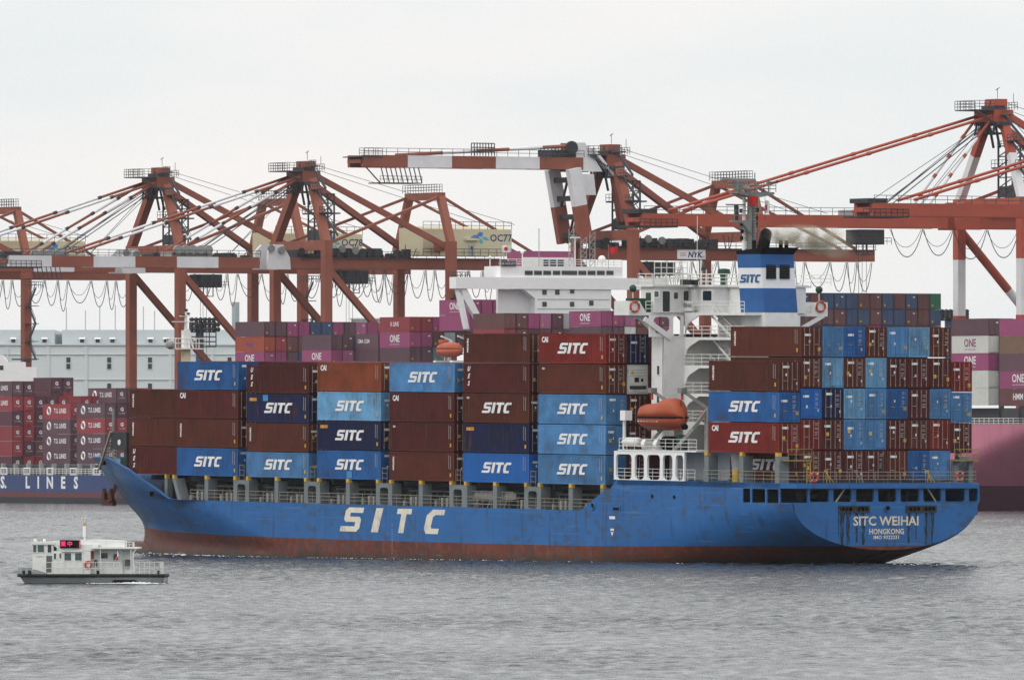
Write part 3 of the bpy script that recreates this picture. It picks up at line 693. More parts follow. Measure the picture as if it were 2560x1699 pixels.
# the rest of each bay, out of sight behind the outer row
for k, nt_, r0 in ((6, 3, 2), (5, 4, 1), (4, 4, 1), (3, 4, 1), (2, 4, 1), (1, 5, 1), (0, 5, 2)):
    b = MB()
    for r_ in range(r0, 8 if k == 6 else 9):
        for t in range(nt_):
            if k == 4 and r_ == 1 and t == 3: continue
            b.box(k * BAYP, k * BAYP + CL, -r_ * ROWP - CW, -r_ * ROWP, t * PITCH_Z, t * PITCH_Z + CH)
    o = b.obj('inner_container_rows', 'c_maroon', None, mw=MS); o['kind'] = 'stuff'; o['label'] = 'rows of containers hidden behind the outer row of one bay'
# white reefer with its machinery end
rf = mk('reefer_container', SHELL[2.896], None, MS @ TR((0, -ROWP, 3 * PITCH_Z)), 'c_white'); tag(rf, 'white refrigerated container with machinery end beside the white house', 'container', 'containers before the house')
MB().box(.0, .06, -2.29, -.15, .2, 2.75).obj('end_panel', 'c_white', rf)
MB().box(-.02, .0, -1.35, -.85, 1.15, 1.6).obj('fan_grille', 'black', rf); MB().box(-.02, .0, -1.85, -1.6, 1.2, 1.5).obj('control_box', 'black', rf)
MB().box(-.02, .0, -2.2, -.3, .45, .8).obj('compressor_recess', 'darkgrey', rf); MB().box(-.03, .0, -.75, -.45, 1.9, 2.2).obj('sticker', 'yellow', rf)
for z_ in (1.75, 2.05, 2.3): MB().box(-.02, .0, -2.2, -.25, z_, z_ + .03).obj('panel_seam', 'grey', rf)
# stern block: nine columns seen from their door ends
XA, ZA = -30.39, .786
MB().box(XA + 5.8, XA + 6.2, -8 * ROWP - 1.2, -ROWP - .4, ZA, ZA + 4.96 * PITCH_Z).obj('gap_blocker', 'black', SHIP); MB().box(XA + 5.8, XA + 6.2, -ROWP + .0, -1.0, ZA + PITCH_Z, ZA + 3.8 * PITCH_Z).obj('gap_blocker', 'black', SHIP)  # added unseen sheets inside the stack, keep sky from showing through tier gaps
GRID = {5: {1: 'c_brown', 2: 'c_light', 3: 'c_blue', 4: 'c_brown', 5: 'c_light', 6: 'c_pale', 7: 'c_brown'},
        4: {1: 'c_brown', 2: 'c_pale', 3: 'c_brown', 4: 'c_pale', 5: 'c_maroon', 6: 'c_maroon', 7: 'c_maroon'},
        3: {1: 'c_bright', 2: 'c_navy', 3: 'c_pale', 4: 'c_light', 5: 'c_blue', 6: 'c_maroon', 7: 'c_light'},
        2: {1: 'c_red', 2: 'c_maroon', 3: 'c_light', 4: 'c_light', 5: 'c_maroon', 6: 'c_brown', 7: 'c_red'},
        1: {1: 'c_brown', 2: 'c_maroon', 3: 'c_maroon', 4: 'c_maroon', 5: 'c_brown', 6: 'c_blue', 7: 'c_light'}}
COLN = ['left outer', 'second', 'third', 'fourth', 'fifth', 'sixth', 'seventh', 'eighth', 'right outer']
SG = 'containers stacked on the stern'
for t, rws in GRID.items():
    for r_, col in rws.items():
        mk_ = None
        if r_ == 1: mk_ = ['TRITON'] if t == 5 else ['SITC'] if t == 1 else []
        lab = f"{NAMES[col]} container doors, {'bottom second third fourth top'.split()[t - 1]} tier, {COLN[r_]} column of the stern stack"
        container(MS, XA, -r_ * ROWP, ZA + (t - 1) * PITCH_Z, col, lab, SG, mk_)
ZO = ZA + PITCH_Z - .34
for i, (col, mk_) in enumerate([('c_red', ['SITC', 'CAI']), ('c_blue', ['SITC']), ('c_brown', ['TRITON'])]):
    container(MS, XA, 0, ZO + i * PITCH_Z, col, f"{NAMES[col]} container, {['lowest', 'middle', 'upper'][i]} of three on the left outer column of the stern", SG, mk_)
for i, col in enumerate(['c_maroon', 'c_light', 'c_red']):
    container(MS, XA, -8 * ROWP, ZO + i * PITCH_Z, col, f"{NAMES[col]} container doors, {['lowest', 'middle', 'upper'][i]} of three on the right outer column of the stern", SG, None)
# ================================================================== deck gear of the ship
def stanchion(s0, s1, z1, b1=.1, depth=1.1, cap=True, z0=ZM - .05, lean=0.0, colr='grey'):
    o = MB(); o.add([(s0 + lean, b1 - depth, z0), (s1 + lean, b1 - depth, z0), (s1 + lean, b1, z0), (s0 + lean, b1, z0), (s0, b1 - depth, z1), (s1, b1 - depth, z1), (s1, b1, z1), (s0, b1, z1)],
                    [(0, 3, 2, 1), (4, 5, 6, 7), (0, 1, 5, 4), (1, 2, 6, 5), (2, 3, 7, 6), (3, 0, 4, 7)])
    p = o.obj('stanchion', colr, SHIP)
    if cap: MB().box(s0 + .12, s1 - .12, b1 - .35, b1 + .06, z1, z1 + .36).obj('cap', 'yellow', p)
    return p
for k in range(0, 6):
    s_a, s_f = k * BAYP, k * BAYP + CL
    zc = -.33
    stanchion(s_a + CL / 2 - .37, s_a + CL / 2 + .37, zc)
    if k == 0: stanchion(s_a + .05, s_a + .75, zc)
    if k < 5:                                  # portal over the gap to the next bay
        g0, g1 = s_f - .7, s_f + BAYP - CL + .7
        if k == 1: g0 -= .25
        o = MB(); fnp = lambda a, c, t: (a, .1 - t, c)
        o.cell((g0, g1, ZM - .05, zc), (s_f + .05, g1 - .75, ZM - .05 + .02, zc - .42), .35, fnp, 0, 1.1)
        p = o.obj('stanchion', 'grey', SHIP)
        for a in (g0 + .1, g1 - .5): MB().box(a, a + .42, -.25, .16, zc, zc + .36).obj('cap', 'yellow', p)
        lad = MB()
        for a in (s_f + .35, s_f + 1.25): lad.tube((a, .05, zc), (a, .05, zc + 1.55), .03, 4)
        for z_ in (.5, 1.0, 1.5): lad.tube((s_f + .35, .05, zc + z_), (s_f + 1.25, .05, zc + z_), .025, 4)
        lad.obj('lashing_ladder', 'railgrey', SHIP)
stanchion(5 * BAYP + CL + .1, 5 * BAYP + CL + .75, -.33, lean=-1.1)
stanchion(6 * BAYP + 2.9, 6 * BAYP + 3.5, -.35, b1=-1.6, depth=.6, z0=-2.4)
# hatch coaming, covers and stays behind the pillars
MB().box(82, 94, -16.6, -6.0, ZM - .1, -.75).obj('hatch_coaming', 'darkgrey', SHIP); MB().box(-1.0, 82, -18.6, -2.9, ZM - .1, -.75).obj('hatch_coaming', 'darkgrey', SHIP)
for k in range(7):
    MB().box(k * BAYP - .3, k * BAYP + CL + .3, -20.3 + (3.4 if k == 6 else 0), -1.9 - (3.4 if k == 6 else 0), -.62, -.12).obj('hatch_cover', 'darkgrey', SHIP)
for k in range(6):
    rl = MB(); a, c = k * BAYP + .4, k * BAYP + CL - .2
    rl.bar((a, -2.2, -1.05), (c, -2.2, -1.05), .12, .18)
    for i in range(9):
        x = a + (c - a) * (i + .4) / 9; rl.bar((x + .5, -2.2, -1.05), (x - .1, -1.7, ZM), .1, .16)
    rl.obj('coaming_stay', 'grey', SHIP)
    for j, x in enumerate((2.2, 3.1, 4.3, 8.0, 8.9, 10.3)):
        if k == 1 and 3 < x < 10: continue
        v_ = MB(); hh = (.85, .85, .6, .9, .9, .5)[j]; v_.box(k * BAYP + x, k * BAYP + x + .36, -1.0, -.65, ZM, ZM + hh); v_.obj('vent_post', 'steel', SHIP)
rl = MB(); rl.rail([(1.2, .05, ZM), (40, .05, ZM), (78.5, .05, ZM)], 1.05, 3, .03, 1.6); rl.obj('railing', 'railgrey', SHIP)
# stowed gangway
gw = MB(); a0, a1 = ss(1178, 1230, -.4)[0], ss(1282, 1230, -.4)[0]; zg = ss(1230, 1247, -.4)[1]
gw.box(a1, a0, -.9, -.75, zg, zg + .62)
for k in range(9): gw.bar((a0 + (a1 - a0) * k / 8, -.45, zg), (a0 + (a1 - a0) * k / 8, -.45, zg + .75), .05)
for z_ in (0, .38, .75): gw.bar((a0, -.45, zg + z_), (a1, -.45, zg + z_), .05)
for k in range(0, 8, 2): gw.bar((a0 + (a1 - a0) * k / 8, -.45, zg), (a0 + (a1 - a0) * (k + 2) / 8, -.45, zg + .75), .04)
gw.obj('gangway', 'steel', SHIP)
lg = MB()
for k in (.15, .45, .85): lg.bar((a0 + (a1 - a0) * k, -.5, zg), (a0 + (a1 - a0) * k + .3, -.3, ZM), .09)
lg.bar((a0, -.4, ZM + .35), (a1 + 1.5, -.4, ZM + .35), .1); lg.obj('gangway_rack', 'steel', SHIP)
for k, (x, c_) in enumerate(((28.5, 'buoy'), (35, 'buoy'), (62, 'yellow'), (76.5, 'yellow'), (14, 'buoy'), (3.2, 'yellow'), (47, 'green'), (80, 'green'))):
    MB().tube((x, -1.2, ZM), (x, -1.2, ZM + .7), .25, 8).obj('deck_drum', c_, SHIP)
# forecastle: bulwark cap, breakwater, foremast, rails
for sg in (1, -1):
    cap = MB(); prev = None
    for s in np.linspace(BS[0], S_TIP - .05, 24):
        p = Vector((s, CB + sg * wdeck(s), ztop(s) + .03))
        if prev is not None: cap.bar(prev, p, .28, .1)
        prev = p
    cap.obj('bulwark_cap', 'hullblue', SHIP)
bw = MB(); sbk = ss(318, 1080, -5)[0]
zb1 = ss(318, 1079, -5)[1]; bw.box(sbk + .2, sbk + 3.4, -17.2, -5, zb1 - 1.9, zb1); bw.box(sbk + .4, sbk + .9, -17, -5.2, .3, zb1 - 1.9)
bw.obj('breakwater', 'darkgrey', SHIP)
for bb in (-4.4, -17.8): MB().bar((sbk + 5.6, bb - .5, .3), (sbk + 3.2, bb - .5, zb1), .25, .2).obj('breakwater_edge', 'railgrey', SHIP)
MB().tube((sbk + 1.6, -4.98, zb1 - 1.1), (sbk + 1.6, -4.93, zb1 - 1.1), .3, 10).obj('deck_light', 'mark', SHIP)
rl = MB(); rl.rail([(s, CB + wdeck(s) - .25, ztop(s)) for s in (101, 104, 107)], 1.1, 3, .03, 1.2); rl.obj('railing', 'railgrey', SHIP)
for s_, b_ in ((112.2, CB + .6),): MB().tube((s_, b_, 1.2), (s_, b_, 6.6), .12, 8).obj('jack_staff', 'mastgrey', SHIP)
for x in (-13.5, -8.7):
    MB().box(105.4, 106.4, x - .7, x + .7, .4, 1.5).obj('windlass', 'green', SHIP)
fm = empty('foremast', None, SHIP); sm, bm_ = ss(463, 850, CB)[0], CB
def fz(v): return ss(463, v, CB)[1]
MB().tube((sm, bm_, .4), (sm, bm_, fz(872)), .62, 10, .5).obj('mast_base', 'cream', fm)
MB().box(sm - 1.2, sm + 1.2, bm_ - 1.6, bm_ + 1.6, fz(873), fz(870)).obj('platform', 'white', fm)
o = MB(); o.rail([(sm - 1.2, bm_ - 1.6, fz(870)), (sm + 1.2, bm_ - 1.6, fz(870)), (sm + 1.2, bm_ + 1.6, fz(870)), (sm - 1.2, bm_ + 1.6, fz(870)), (sm - 1.2, bm_ - 1.6, fz(870))], 1.0, 2, .05, 1.2); o.obj('railing', 'railwhite', fm)
o = MB(); o.bar((sm, bm_, fz(872)), (sm, bm_, fz(825)), .75, .6); o.tube((sm, bm_, fz(825)), (sm, bm_, fz(778)), .22, 6, .12); o.bar((sm, bm_ - .9, fz(871)), (sm, bm_ - .3, fz(822)), .14); o.obj('pole', 'white', fm)
for v, w_ in ((804, 1.6), (790, .7)): MB().box(sm - .2, sm + .2, bm_ - w_ * .6, bm_ + w_, fz(v + 1), fz(v - 1)).obj('crosstree', 'white', fm)
for v, bb in ((775, 0), (784, -.25), (789, .3)): MB().tube((sm, bm_ + bb, fz(v + 3)), (sm, bm_ + bb, fz(v - 3)), .2, 8).obj('navigation_light', 'darkgrey', fm)
MB().ball((sm - .2, bm_ + 2.0, fz(862)), .48).obj('searchlight', 'steel', fm, True)
# ---------------------------------------------------------------- accommodation
HOUSE = empty('accommodation_house', None, SHIP)
def hz(v, u=1740, b=-5.6): return ss(u, v, b)[1]
ZB, ZW = hz(781), hz(714)                      # bridge deck, wheelhouse roof
DECKS = [hz(1127), hz(1054), hz(983.5), hz(913), hz(842.5)]
SF, SA_ = -2.9, -5.1; BT = -3.4                # tower front, aft faces and port face
# white boat-deck frame on the ship side
sa, sb_ = ss(1533, 1200)[0], ss(1709, 1200)[0]; z1 = DECKS[0] - .02
fr = MB(); opn = [(1538, 1576), (1584.5, 1607), (1617, 1649), (1656, 1679), (1686, 1727 - 19)]
bounds = [1533, 1580, 1612, 1652.5, 1682.5, 1709]
for (u0, u1), e0, e1 in zip([(1538, 1577), (1585, 1608), (1616, 1648), (1655, 1679), (1687, 1706)], bounds[:-1], bounds[1:]):
    s0, s1 = ss(u0, 1160)[0], ss(u1, 1160)[0]; q0, q1 = ss(e0, 1160)[0], ss(e1, 1160)[0]
    fr.cell((q1, q0, .56, z1), (s1, s0, .62, z1 - .32), min(.45, (s0 - s1) * .3), lambda a, c, t: (a, .18 - t, c), 0, .22)
fr.obj('boat_deck_frame', 'whitepaint', HOUSE)
MB().prism([(0, 0), (-5.5, 0), (-5.5, 1)], lambda a, c, t: (sb_ - .02 - t, .16 + a, .57 + c * (z1 - .6)), 0, .1).obj('frame_return', 'grey', HOUSE) if False else None
MB().box(-16.4, -2.55, -9.5, .22, DECKS[0] - .02, DECKS[0] + .12).obj('boat_deck', 'white', HOUSE)
MB().box(-16.3, sb_, -.05, .15, .56, z1).obj('frame_end_panel', 'white', HOUSE) if False else None
rl = MB(); rl.rail([(-2.65, .12, DECKS[0] + .12), (-16.3, .12, DECKS[0] + .12)], 1.05, 3, .03, 1.3); rl.rail([(sa - .4, 0, .6), (sb_ - 1.6, 0, .6)], 1.05, 3, .025, 1.2); rl.obj('railing', 'railwhite', HOUSE)
MB().box(-17.3, -9.0, -18.0, -4.4, .6, DECKS[0] - .02).obj('deck_store', 'white', HOUSE); MB().box(-9, -3.4, -18, -5.2, .6, DECKS[0] - .02).obj('deck_store', 'white', HOUSE)
# tower and casing
tw = MB(); tw.box(SA_, SF, -18.8, BT, DECKS[0] + .12, DECKS[4]); tw.obj('tower', 'white', HOUSE)
MB().box(-15.6, SA_, -12.2, -9.6, DECKS[0] + .12, ZB - .28).obj('casing', 'white', HOUSE)
for v in (928, 999, 1070, 943 + 200):
    z_ = ss(1645, v - 3, BT)[1]; s_ = ss(1645, v, BT)[0]
    if v < 1080: MB().cell((s_ - .28, s_ + .28, z_ - .5, z_ + .5), (s_ - .2, s_ + .2, z_ - .42, z_ + .42), .08, lambda a, c, t: (a, BT + t, c), 0, .06).obj('window_frame', 'white', HOUSE); MB().box(s_ - .2, s_ + .2, BT, BT + .03, z_ - .42, z_ + .42).obj('window', 'glass', HOUSE)
BE = -5.75                                      # outer edge of the side decks
for i, z_ in enumerate(DECKS[1:] + [ZB]):
    edge = MB(); edge.box(-15.7, SA_, BE - 5.2, BE, z_ - .26, z_); edge.obj('side_deck', 'white', HOUSE)
    if i > 0 or True:                           # bracket web below the deck where it meets the tower
        zb = z_ - .26; web = MB()
        web.prism([(SA_, zb), (SA_ - 2.6, zb), (SA_ - .95, zb - .62), (SA_ - .45, zb - .95), (SA_ - .18, zb - 1.5), (SA_, zb - 1.9)], lambda a, c, t: (a, BE - t, c), 0, .15); web.obj('bracket', 'white', HOUSE)
    rl = MB(); rl.rail([(SA_ - .1, BE + .0, z_), (-15.6, BE + .0, z_)], 1.05, 3, .035, 1.5); rl.obj('railing', 'railwhite', HOUSE)
tw2 = MB(); tw2.box(SA_ - .01, SA_ + .3, BE, BT, DECKS[0] + .12, DECKS[4]); tw2.obj('tower_web', 'white', HOUSE)
for i in range(4):                              # inclined ladders between the side decks
    z0_, z1_ = DECKS[i], DECKS[i + 1]; ld = MB(); s0, s1 = -12.6, -8.4
    for bb in (-6.7, -7.3): ld.bar((s0, bb, z0_), (s1, bb, z1_), .06, .22)
    for k in range(1, 10): ld.box(s0 + (s1 - s0) * k / 10 - .12, s0 + (s1 - s0) * k / 10 + .12, -7.3, -6.7, z0_ + (z1_ - z0_) * k / 10, z0_ + (z1_ - z0_) * k / 10 + .04)
    ld.tube((s0, -6.6, z0_ + 1), (s1, -6.6, z1_ + 1), .03, 4); ld.obj('ladder', 'railwhite', HOUSE)
ld = MB(); z0_, z1_ = DECKS[4], ZB; s0, s1 = -12.8, -8.6
for bb in (-6.2, -6.9): ld.bar((s0, bb, z0_), (s1, bb, z1_), .06, .25); ld.tube((s0, bb, z0_ + 1.), (s1, bb, z1_ + 1.), .035, 4)
for k in range(1, 10): ld.box(s0 + (s1 - s0) * k / 10 - .12, s0 + (s1 - s0) * k / 10 + .12, -6.9, -6.2, z0_ + (z1_ - z0_) * k / 10, z0_ + (z1_ - z0_) * k / 10 + .04)
ld.obj('ladder', 'railwhite', HOUSE)
# open storey under the bridge: webs with rounded openings
fn_a = lambda a, c, t: (SA_ - .04 + t, a, c)
uw = MB(); zt = ZB - .3
def ba(u): return tt(u, 800, SA_)[0]
uw.cell((ba(1680), ba(1622), DECKS[4], zt), (ba(1673), ba(1631), DECKS[4] + .35, zt - .12), .5, fn_a, 0, .2)
uw.cell((ba(1707), ba(1680), DECKS[4], zt), (ba(1700), ba(1680.5), DECKS[4] + .1, zt - .05), .3, fn_a, 0, .2)
uw.obj('bridge_web', 'white', HOUSE)
for b_ in (-12.5, -16.5): MB().box(SA_, SF, b_ - 1.5, b_, DECKS[4], ZB - .3).obj('bridge_support', 'white', HOUSE)
MB().box(SF - .3, SF, -18.8, BT, DECKS[4], ZB - .3).obj('front_wall', 'white', HOUSE) if False else None
dg_ = MB(); p0 = Vector((SA_ - .1, ba(1606), ss(1606, 797, 0)[1])); dg_.bar((SA_ - .12, ba(1607), tt(1607, 797, SA_)[1]), (SA_ - .12, ba(1674), tt(1674, 845, SA_)[1]), .22, .5); dg_.obj('wing_strut', 'white', HOUSE)
# bridge wings
WF, WA = -2.2, -4.75
wg = MB(); wg.prism([(.35, ZB - .28), (.35, ZB), (2 * CB - .35, ZB), (2 * CB - .35, ZB - .28)], lambda a, c, t: (WF + t, a, c), 0, WA - WF); wg.obj('bridge_deck', 'white', HOUSE)
for sg in (0, 1):
    f_ = (lambda b_: b_) if sg == 0 else (lambda b_: 2 * CB - b_)
    wb = MB()
    zb0, zb1 = tt(1568, 785, WA)[1], tt(1568, 752, WA)[1]
    wb.box(WA, WF, *sorted((f_(.22), f_(.42))), zb0 - .1, zb1)                                  # end wall
    wb.prism([(f_(.4), zb0 - .1), (f_(.4), zb1), (f_(-.75), zb1), (f_(-1.5), ZB), (f_(-2.1), ZB), (f_(-2.1), ZB - .3), (f_(-.2), zb0 - .12)], lambda a, c, t: (WA - .03 + t, a, c), 0, .15)
    wb.prism([(f_(.4), zb0 - .1), (f_(.4), zb1), (f_(-4.0), zb1), (f_(-4.0), ZB - .3)], lambda a, c, t: (WF + t, a, c), 0, .15)
    if sg: wb.bar((WA + .1, f_(.0), zb0), (WA + .1, f_(-3.6), ZB - 2.0), .2, .4)
    else: wb.prism([(f_(.1), zb0 - .1), (f_(-2.0), ZB - .3), (f_(-3.4), ZB - .95), (f_(-3.4), DECKS[4] - .2), (f_(-2.6), ZB - 1.6), (f_(-1.6), ZB - .75)], lambda a, c, t: ((WA + WF) / 2 + t, a, c), -.1, .1)
    wb.prism([(f_(.1), zb0 - .1), (f_(-2.3), ZB - .3), (f_(-2.3), ZB - .2), (f_(.1), ZB)], lambda a, c, t: (WF + t, a, c), 0, WA - WF)
    wb.obj('wing_bulwark', 'white', HOUSE)
    rl = MB(); rl.rail([(WA, f_(-1.5), ZB), (WA, f_(-6.2), ZB)], 1.05, 3, .035, 1.4); rl.obj('railing', 'railwhite', HOUSE)
# wheelhouse
WB0, WB1 = tt(1632, 750, -4.9)[0], 2 * CB - tt(1632, 750, -4.9)[0]
SWA = -5.0
wh = MB()
wh.box(-14.4, -9.2, -13.5, -8.1, ZB, ZW - .12); wh.obj('wheelhouse_block', 'white', HOUSE)
wh = MB(); za, zc = ZB, ZW - .12
wh.box(SWA, -2.6, WB1, WB0, za, zc); wh.box(-9.2, SWA, -15.5, -6.4, za, zc); wh.obj('wheelhouse', 'white', HOUSE)
MB().box(-5.25, -2.2, WB1 - .5, WB0 + .35, ZW - .12, ZW + .08).obj('wheelhouse_roof', 'white', HOUSE); MB().box(-9.6, -5.25, -15.8, -6.1, ZW - .12, ZW + .08).obj('wheelhouse_roof', 'white', HOUSE); MB().box(-14.6, -9.6, -13.8, -7.8, ZW - .12, ZW + .08).obj('wheelhouse_roof', 'white', HOUSE)
def aft_win(u0, u1, v0, v1, s_, nm='window', m='glass'):
    (b0, z0_), (b1, z1_) = tt(u0, v1, s_), tt(u1, v0, s_)
    f2 = lambda a, c, t: (s_ - .04 + t, a, c)
    MB().cell((b1 - .08, b0 + .08, z0_ - .08, z1_ + .08), (b1, b0, z0_, z1_), .12, f2, 0, .06).obj(nm + '_frame', 'white', HOUSE)
    MB().box(s_ - .02, s_ + .01, b1, b0, z0_, z1_).obj(nm, m, HOUSE)
def port_win(u0, u1, v0, v1, b_, nm='window', m='glass'):
    (s0, z0_), (s1, z1_) = ss(u0, v1, b_), ss(u1, v0, b_)
    f2 = lambda a, c, t: (a, b_ + t, c)
    MB().cell((s1 - .08, s0 + .08, z0_ - .08, z1_ + .08), (s1, s0, z0_, z1_), .1, f2, 0, .05).obj(nm + '_frame', 'white', HOUSE)
    MB().box(s1, s0, b_ + .005, b_ + .03, z0_, z1_).obj(nm, m, HOUSE)
port_win(1634.5, 1645.5, 728, 742.5, WB0)
aft_win(1654, 1672, 728, 779, SWA, 'doorway', 'darkgrey'); aft_win(1682, 1692, 731, 747, SWA); aft_win(1706, 1719, 727, 751, SWA)
aft_win(1754, 1776, 727, 751, -9.2); MB().box(-9.26, -9.2, *sorted((tt(1822, 740, -9.2)[0], tt(1832, 740, -9.2)[0])), tt(1827, 750, -9.2)[1], tt(1827, 732, -9.2)[1]).obj('fire_locker', 'buoy', HOUSE)
rl = MB(); rl.rail([(-2.4, WB0 + .2, ZW + .08), (-5.1, WB0 + .2, ZW + .08), (-5.1, -6.3, ZW + .08), (-9.4, -6.3, ZW + .08), (-9.4, -10.5, ZW + .08)], 1.05, 3, .035, 1.3); rl.rail([(-2.4, WB0 + .2, ZW + .08), (-2.4, WB1, ZW + .08), (-9.4, WB1, ZW + .08)], 1.05, 3, .035, 1.6); rl.obj('railing', 'railwhite', HOUSE)
nb = MB(); bn0, zn0 = ss(1687, 765, BE)[0], ss(1687, 765, BE)[1]
o = mk('name_board_lettering', text_mesh('SITC WEIHAI', .62, 'black', off=.004), HOUSE, TR((ss(1706, 764, BE)[0], BE + .08, ss(1706, 764, BE)[1])) @ FACE_PORT); o.scale.x = .9
s0, s1 = ss(1683, 764, BE)[0], ss(1730, 764, BE)[0]; MB().box(s1, s0, BE + .03, BE + .06, ZB + .15, ZB + 1.05).obj('name_board', 'white', HOUSE)
for u in (1686, 1705, 1720): MB().torus((ss(u, 747, -7)[0], -7, ss(u, 748, -7)[1]), (1, .6, 0), .38, .04, 14, 5).obj('hose_hoop', 'railwhite', HOUSE)
# compass deck gear
zr = ZW + .08
cp = MB()
for u, w_, v1 in ((1668, 2.4, 655), (1690, 1.6, 655), (1740, .16, 540), (1750, .5, 650), (1705, .3, 672), (1728, .25, 660), (1778, .3, 660)):
    b_ = tt(u, 700, -6.0)[0]; zt_ = tt(u, v1, -6.0)[1]
    if w_ > 1:
        for db in (-w_ / 2, w_ / 2):
            for ds in (-.6, .6): cp.tube((-6 + ds, b_ + db, zr), (-6 + ds, b_ + db, zt_), .05, 4)
        for k in range(1, 5):
            z_ = zr + (zt_ - zr) * k / 4
            for ds in (-.6, .6): cp.tube((-6 + ds, b_ - w_ / 2, z_), (-6 + ds, b_ + w_ / 2, z_), .04, 4)
    else: cp.tube((-6, b_, zr), (-6, b_, zt_), w_ * .22, 6)
cp.obj('antenna_frame', 'railwhite', HOUSE)
for u, hgt, r_ in ((1807, 1.6, .34),): b_ = tt(u, 700, -8)[0]; MB().lathe([(0, r_), (hgt * .6, r_), (hgt * .7, r_ * 1.8), (hgt * .95, r_ * 1.7), (hgt, r_ * .5)], (-8, b_, zr), (0, 0, 1), 12).obj('mushroom_vent', 'green', HOUSE)
b_ = tt(1763, 700, -6)[0]; MB().tube((-6, b_, zr), (-6, b_, zr + 1.5), .06, 6).obj('light_post', 'white', HOUSE); MB().lathe([(0, .12), (.45, .42), (.55, .1)], (-6, b_ + .1, zr + 1.55), (.2, .8, .3), 10).obj('searchlight', 'green', HOUSE)
for k, (u, r_) in enumerate(((1714, .55), (1728, .4))): MB().box(-7, -6.2, tt(u, 700, -6.5)[0] - r_, tt(u, 700, -6.5)[0] + r_, zr, zr + .5).obj('equipment_box', 'darkgrey', HOUSE)
# lockers on the wings and green covers
for u, w_, hh in ((1590, .9, 1.35), (1628, .35, 1.9)): b_ = tt(u, 760, -4.2)[0]; MB().box(-4.4, -3.6, b_ - w_, b_ + w_, ZB, ZB + hh).obj('covered_console', 'green', HOUSE)
for b_, u in ((-.3, 0), (2 * CB + .3, 1)):
    MB().tube((-4.3, b_, ZB + 1.2), (-4.3, b_, ZB + 2.1), .05, 6).obj('light_post', 'white', HOUSE); MB().ball((-4.3, b_ , ZB + 2.3), .36, 10, 6).obj('searchlight', 'green', HOUSE, True)
# ---------------------------------------------------------------- funnel
FUN = empty('funnel', None, SHIP)
FA = -16.3
def fq(u, v): return tt(u, v, FA)
bL, bR = fq(1910, 790)[0], fq(1992, 790)[0]; bLt, bRt = fq(1897.5, 640)[0], fq(1980.5, 640)[0]
slen = ss(1850, 790, bL)[0] - FA; slent = ss(1839.5, 640, bLt)[0] - FA
FZ = [hz(840, 1910, bL), hz(781, 1910, bL), hz(720, 1910, bL), hz(669.5, 1900, bL), hz(635.5, 1898, bL)]
def fring(z):
    k = (z - FZ[1]) / (FZ[4] - FZ[1]); k = max(k, -.2)
    a = bL + (bLt - bL) * k; c = bR + (bRt - bR) * k
    return [(FA, a, z), (FA, c, z), (FA + slen + (slent - slen) * k, c, z), (FA + slen + (slent - slen) * k, a, z)]
for nm, i, m_ in (('lower_band', 0, 'white'), ('blue_band', 1, 'hullblue'), ('white_band', 2, 'whitepaint'), ('blue_band', 3, 'hullblue')):
    a, c = fring(FZ[i]), fring(FZ[i + 1]); MB().add(a + c, [(0, 3, 2, 1), (4, 5, 6, 7), (0, 1, 5, 4), (1, 2, 6, 5), (2, 3, 7, 6), (3, 0, 4, 7)]).obj(nm, m_, FUN)
a = fring(FZ[4]); zt = hz(617.5, 1960, bLt); zf = hz(628, 1850, bLt)
top = [(FA - .75, a[0][1] + .15, zt), (FA - .75, a[1][1] - .15, zt), (a[2][0] + .1, a[2][1] - .1, zf), (a[3][0] + .1, a[3][1] + .1, zf)]
MB().add(a + top, [(0, 3, 2, 1), (4, 5, 6, 7), (0, 1, 5, 4), (1, 2, 6, 5), (2, 3, 7, 6), (3, 0, 4, 7)]).obj('black_top', 'black', FUN)
for (u0, u1) in ((1911.5, 1937), (1945, 1971)):
    (b0, z0_), (b1, z1_) = fq(u0 + 1, 697), fq(u1, 662)
    lv = MB(); lv.box(FA - .03, FA + .02, b1, b0, z0_, z1_); o = lv.obj('louvre', 'black', FUN)
    for k in range(8):
        z_ = z0_ + (z1_ - z0_) * (k + .5) / 8; MB().add([(FA - .05, b0, z_), (FA - .05, b1, z_), (FA - .16, b1, z_ - .07), (FA - .16, b0, z_ - .07)], [(0, 1, 2, 3)]).obj('blade', 'darkgrey', o)
lm = logo_mesh(.78, 'hullblue', sx=.98); zlg = (FZ[2] + FZ[3]) / 2 - .05; k = (zlg - FZ[1]) / (FZ[4] - FZ[1])
o = mk('funnel_logo', lm, FUN, TR((FA + (slen + (slent - slen) * k) * .5 + .0, bL + (bLt - bL) * k + .045, zlg)) @ FACE_PORT @ Matrix.Rotation(R(3.5), 4, 'X')); o.scale = (.92, 1, 1)
def pipe(u, v, r_, ds, lean=0):
    b_ = tt(u, v, FA + ds)[0]; z_ = tt(u, v, FA + ds)[1]; MB().tube((FA + ds, b_, zt - 1.0), (FA + ds - lean, b_, z_), r_, 10).obj('exhaust_pipe', 'black', FUN)
pipe(1882, 601, .2, 2.2); pipe(1949, 600, .2, 1.4); pipe(1963, 601, .2, 1.4)
cw = MB(); b_ = tt(1900, 600, FA + 2.2)[0]; z_ = tt(1905, 585, FA + 2.2)[1]
cw.tube((FA + 2.2, b_, zt - .9), (FA + 1.6, b_ - .15, z_), .62, 14, .55); cw.ball((FA + 1.6, b_ - .15, z_), .56, 12, 8); cw.obj('main_exhaust', 'black', FUN, True)
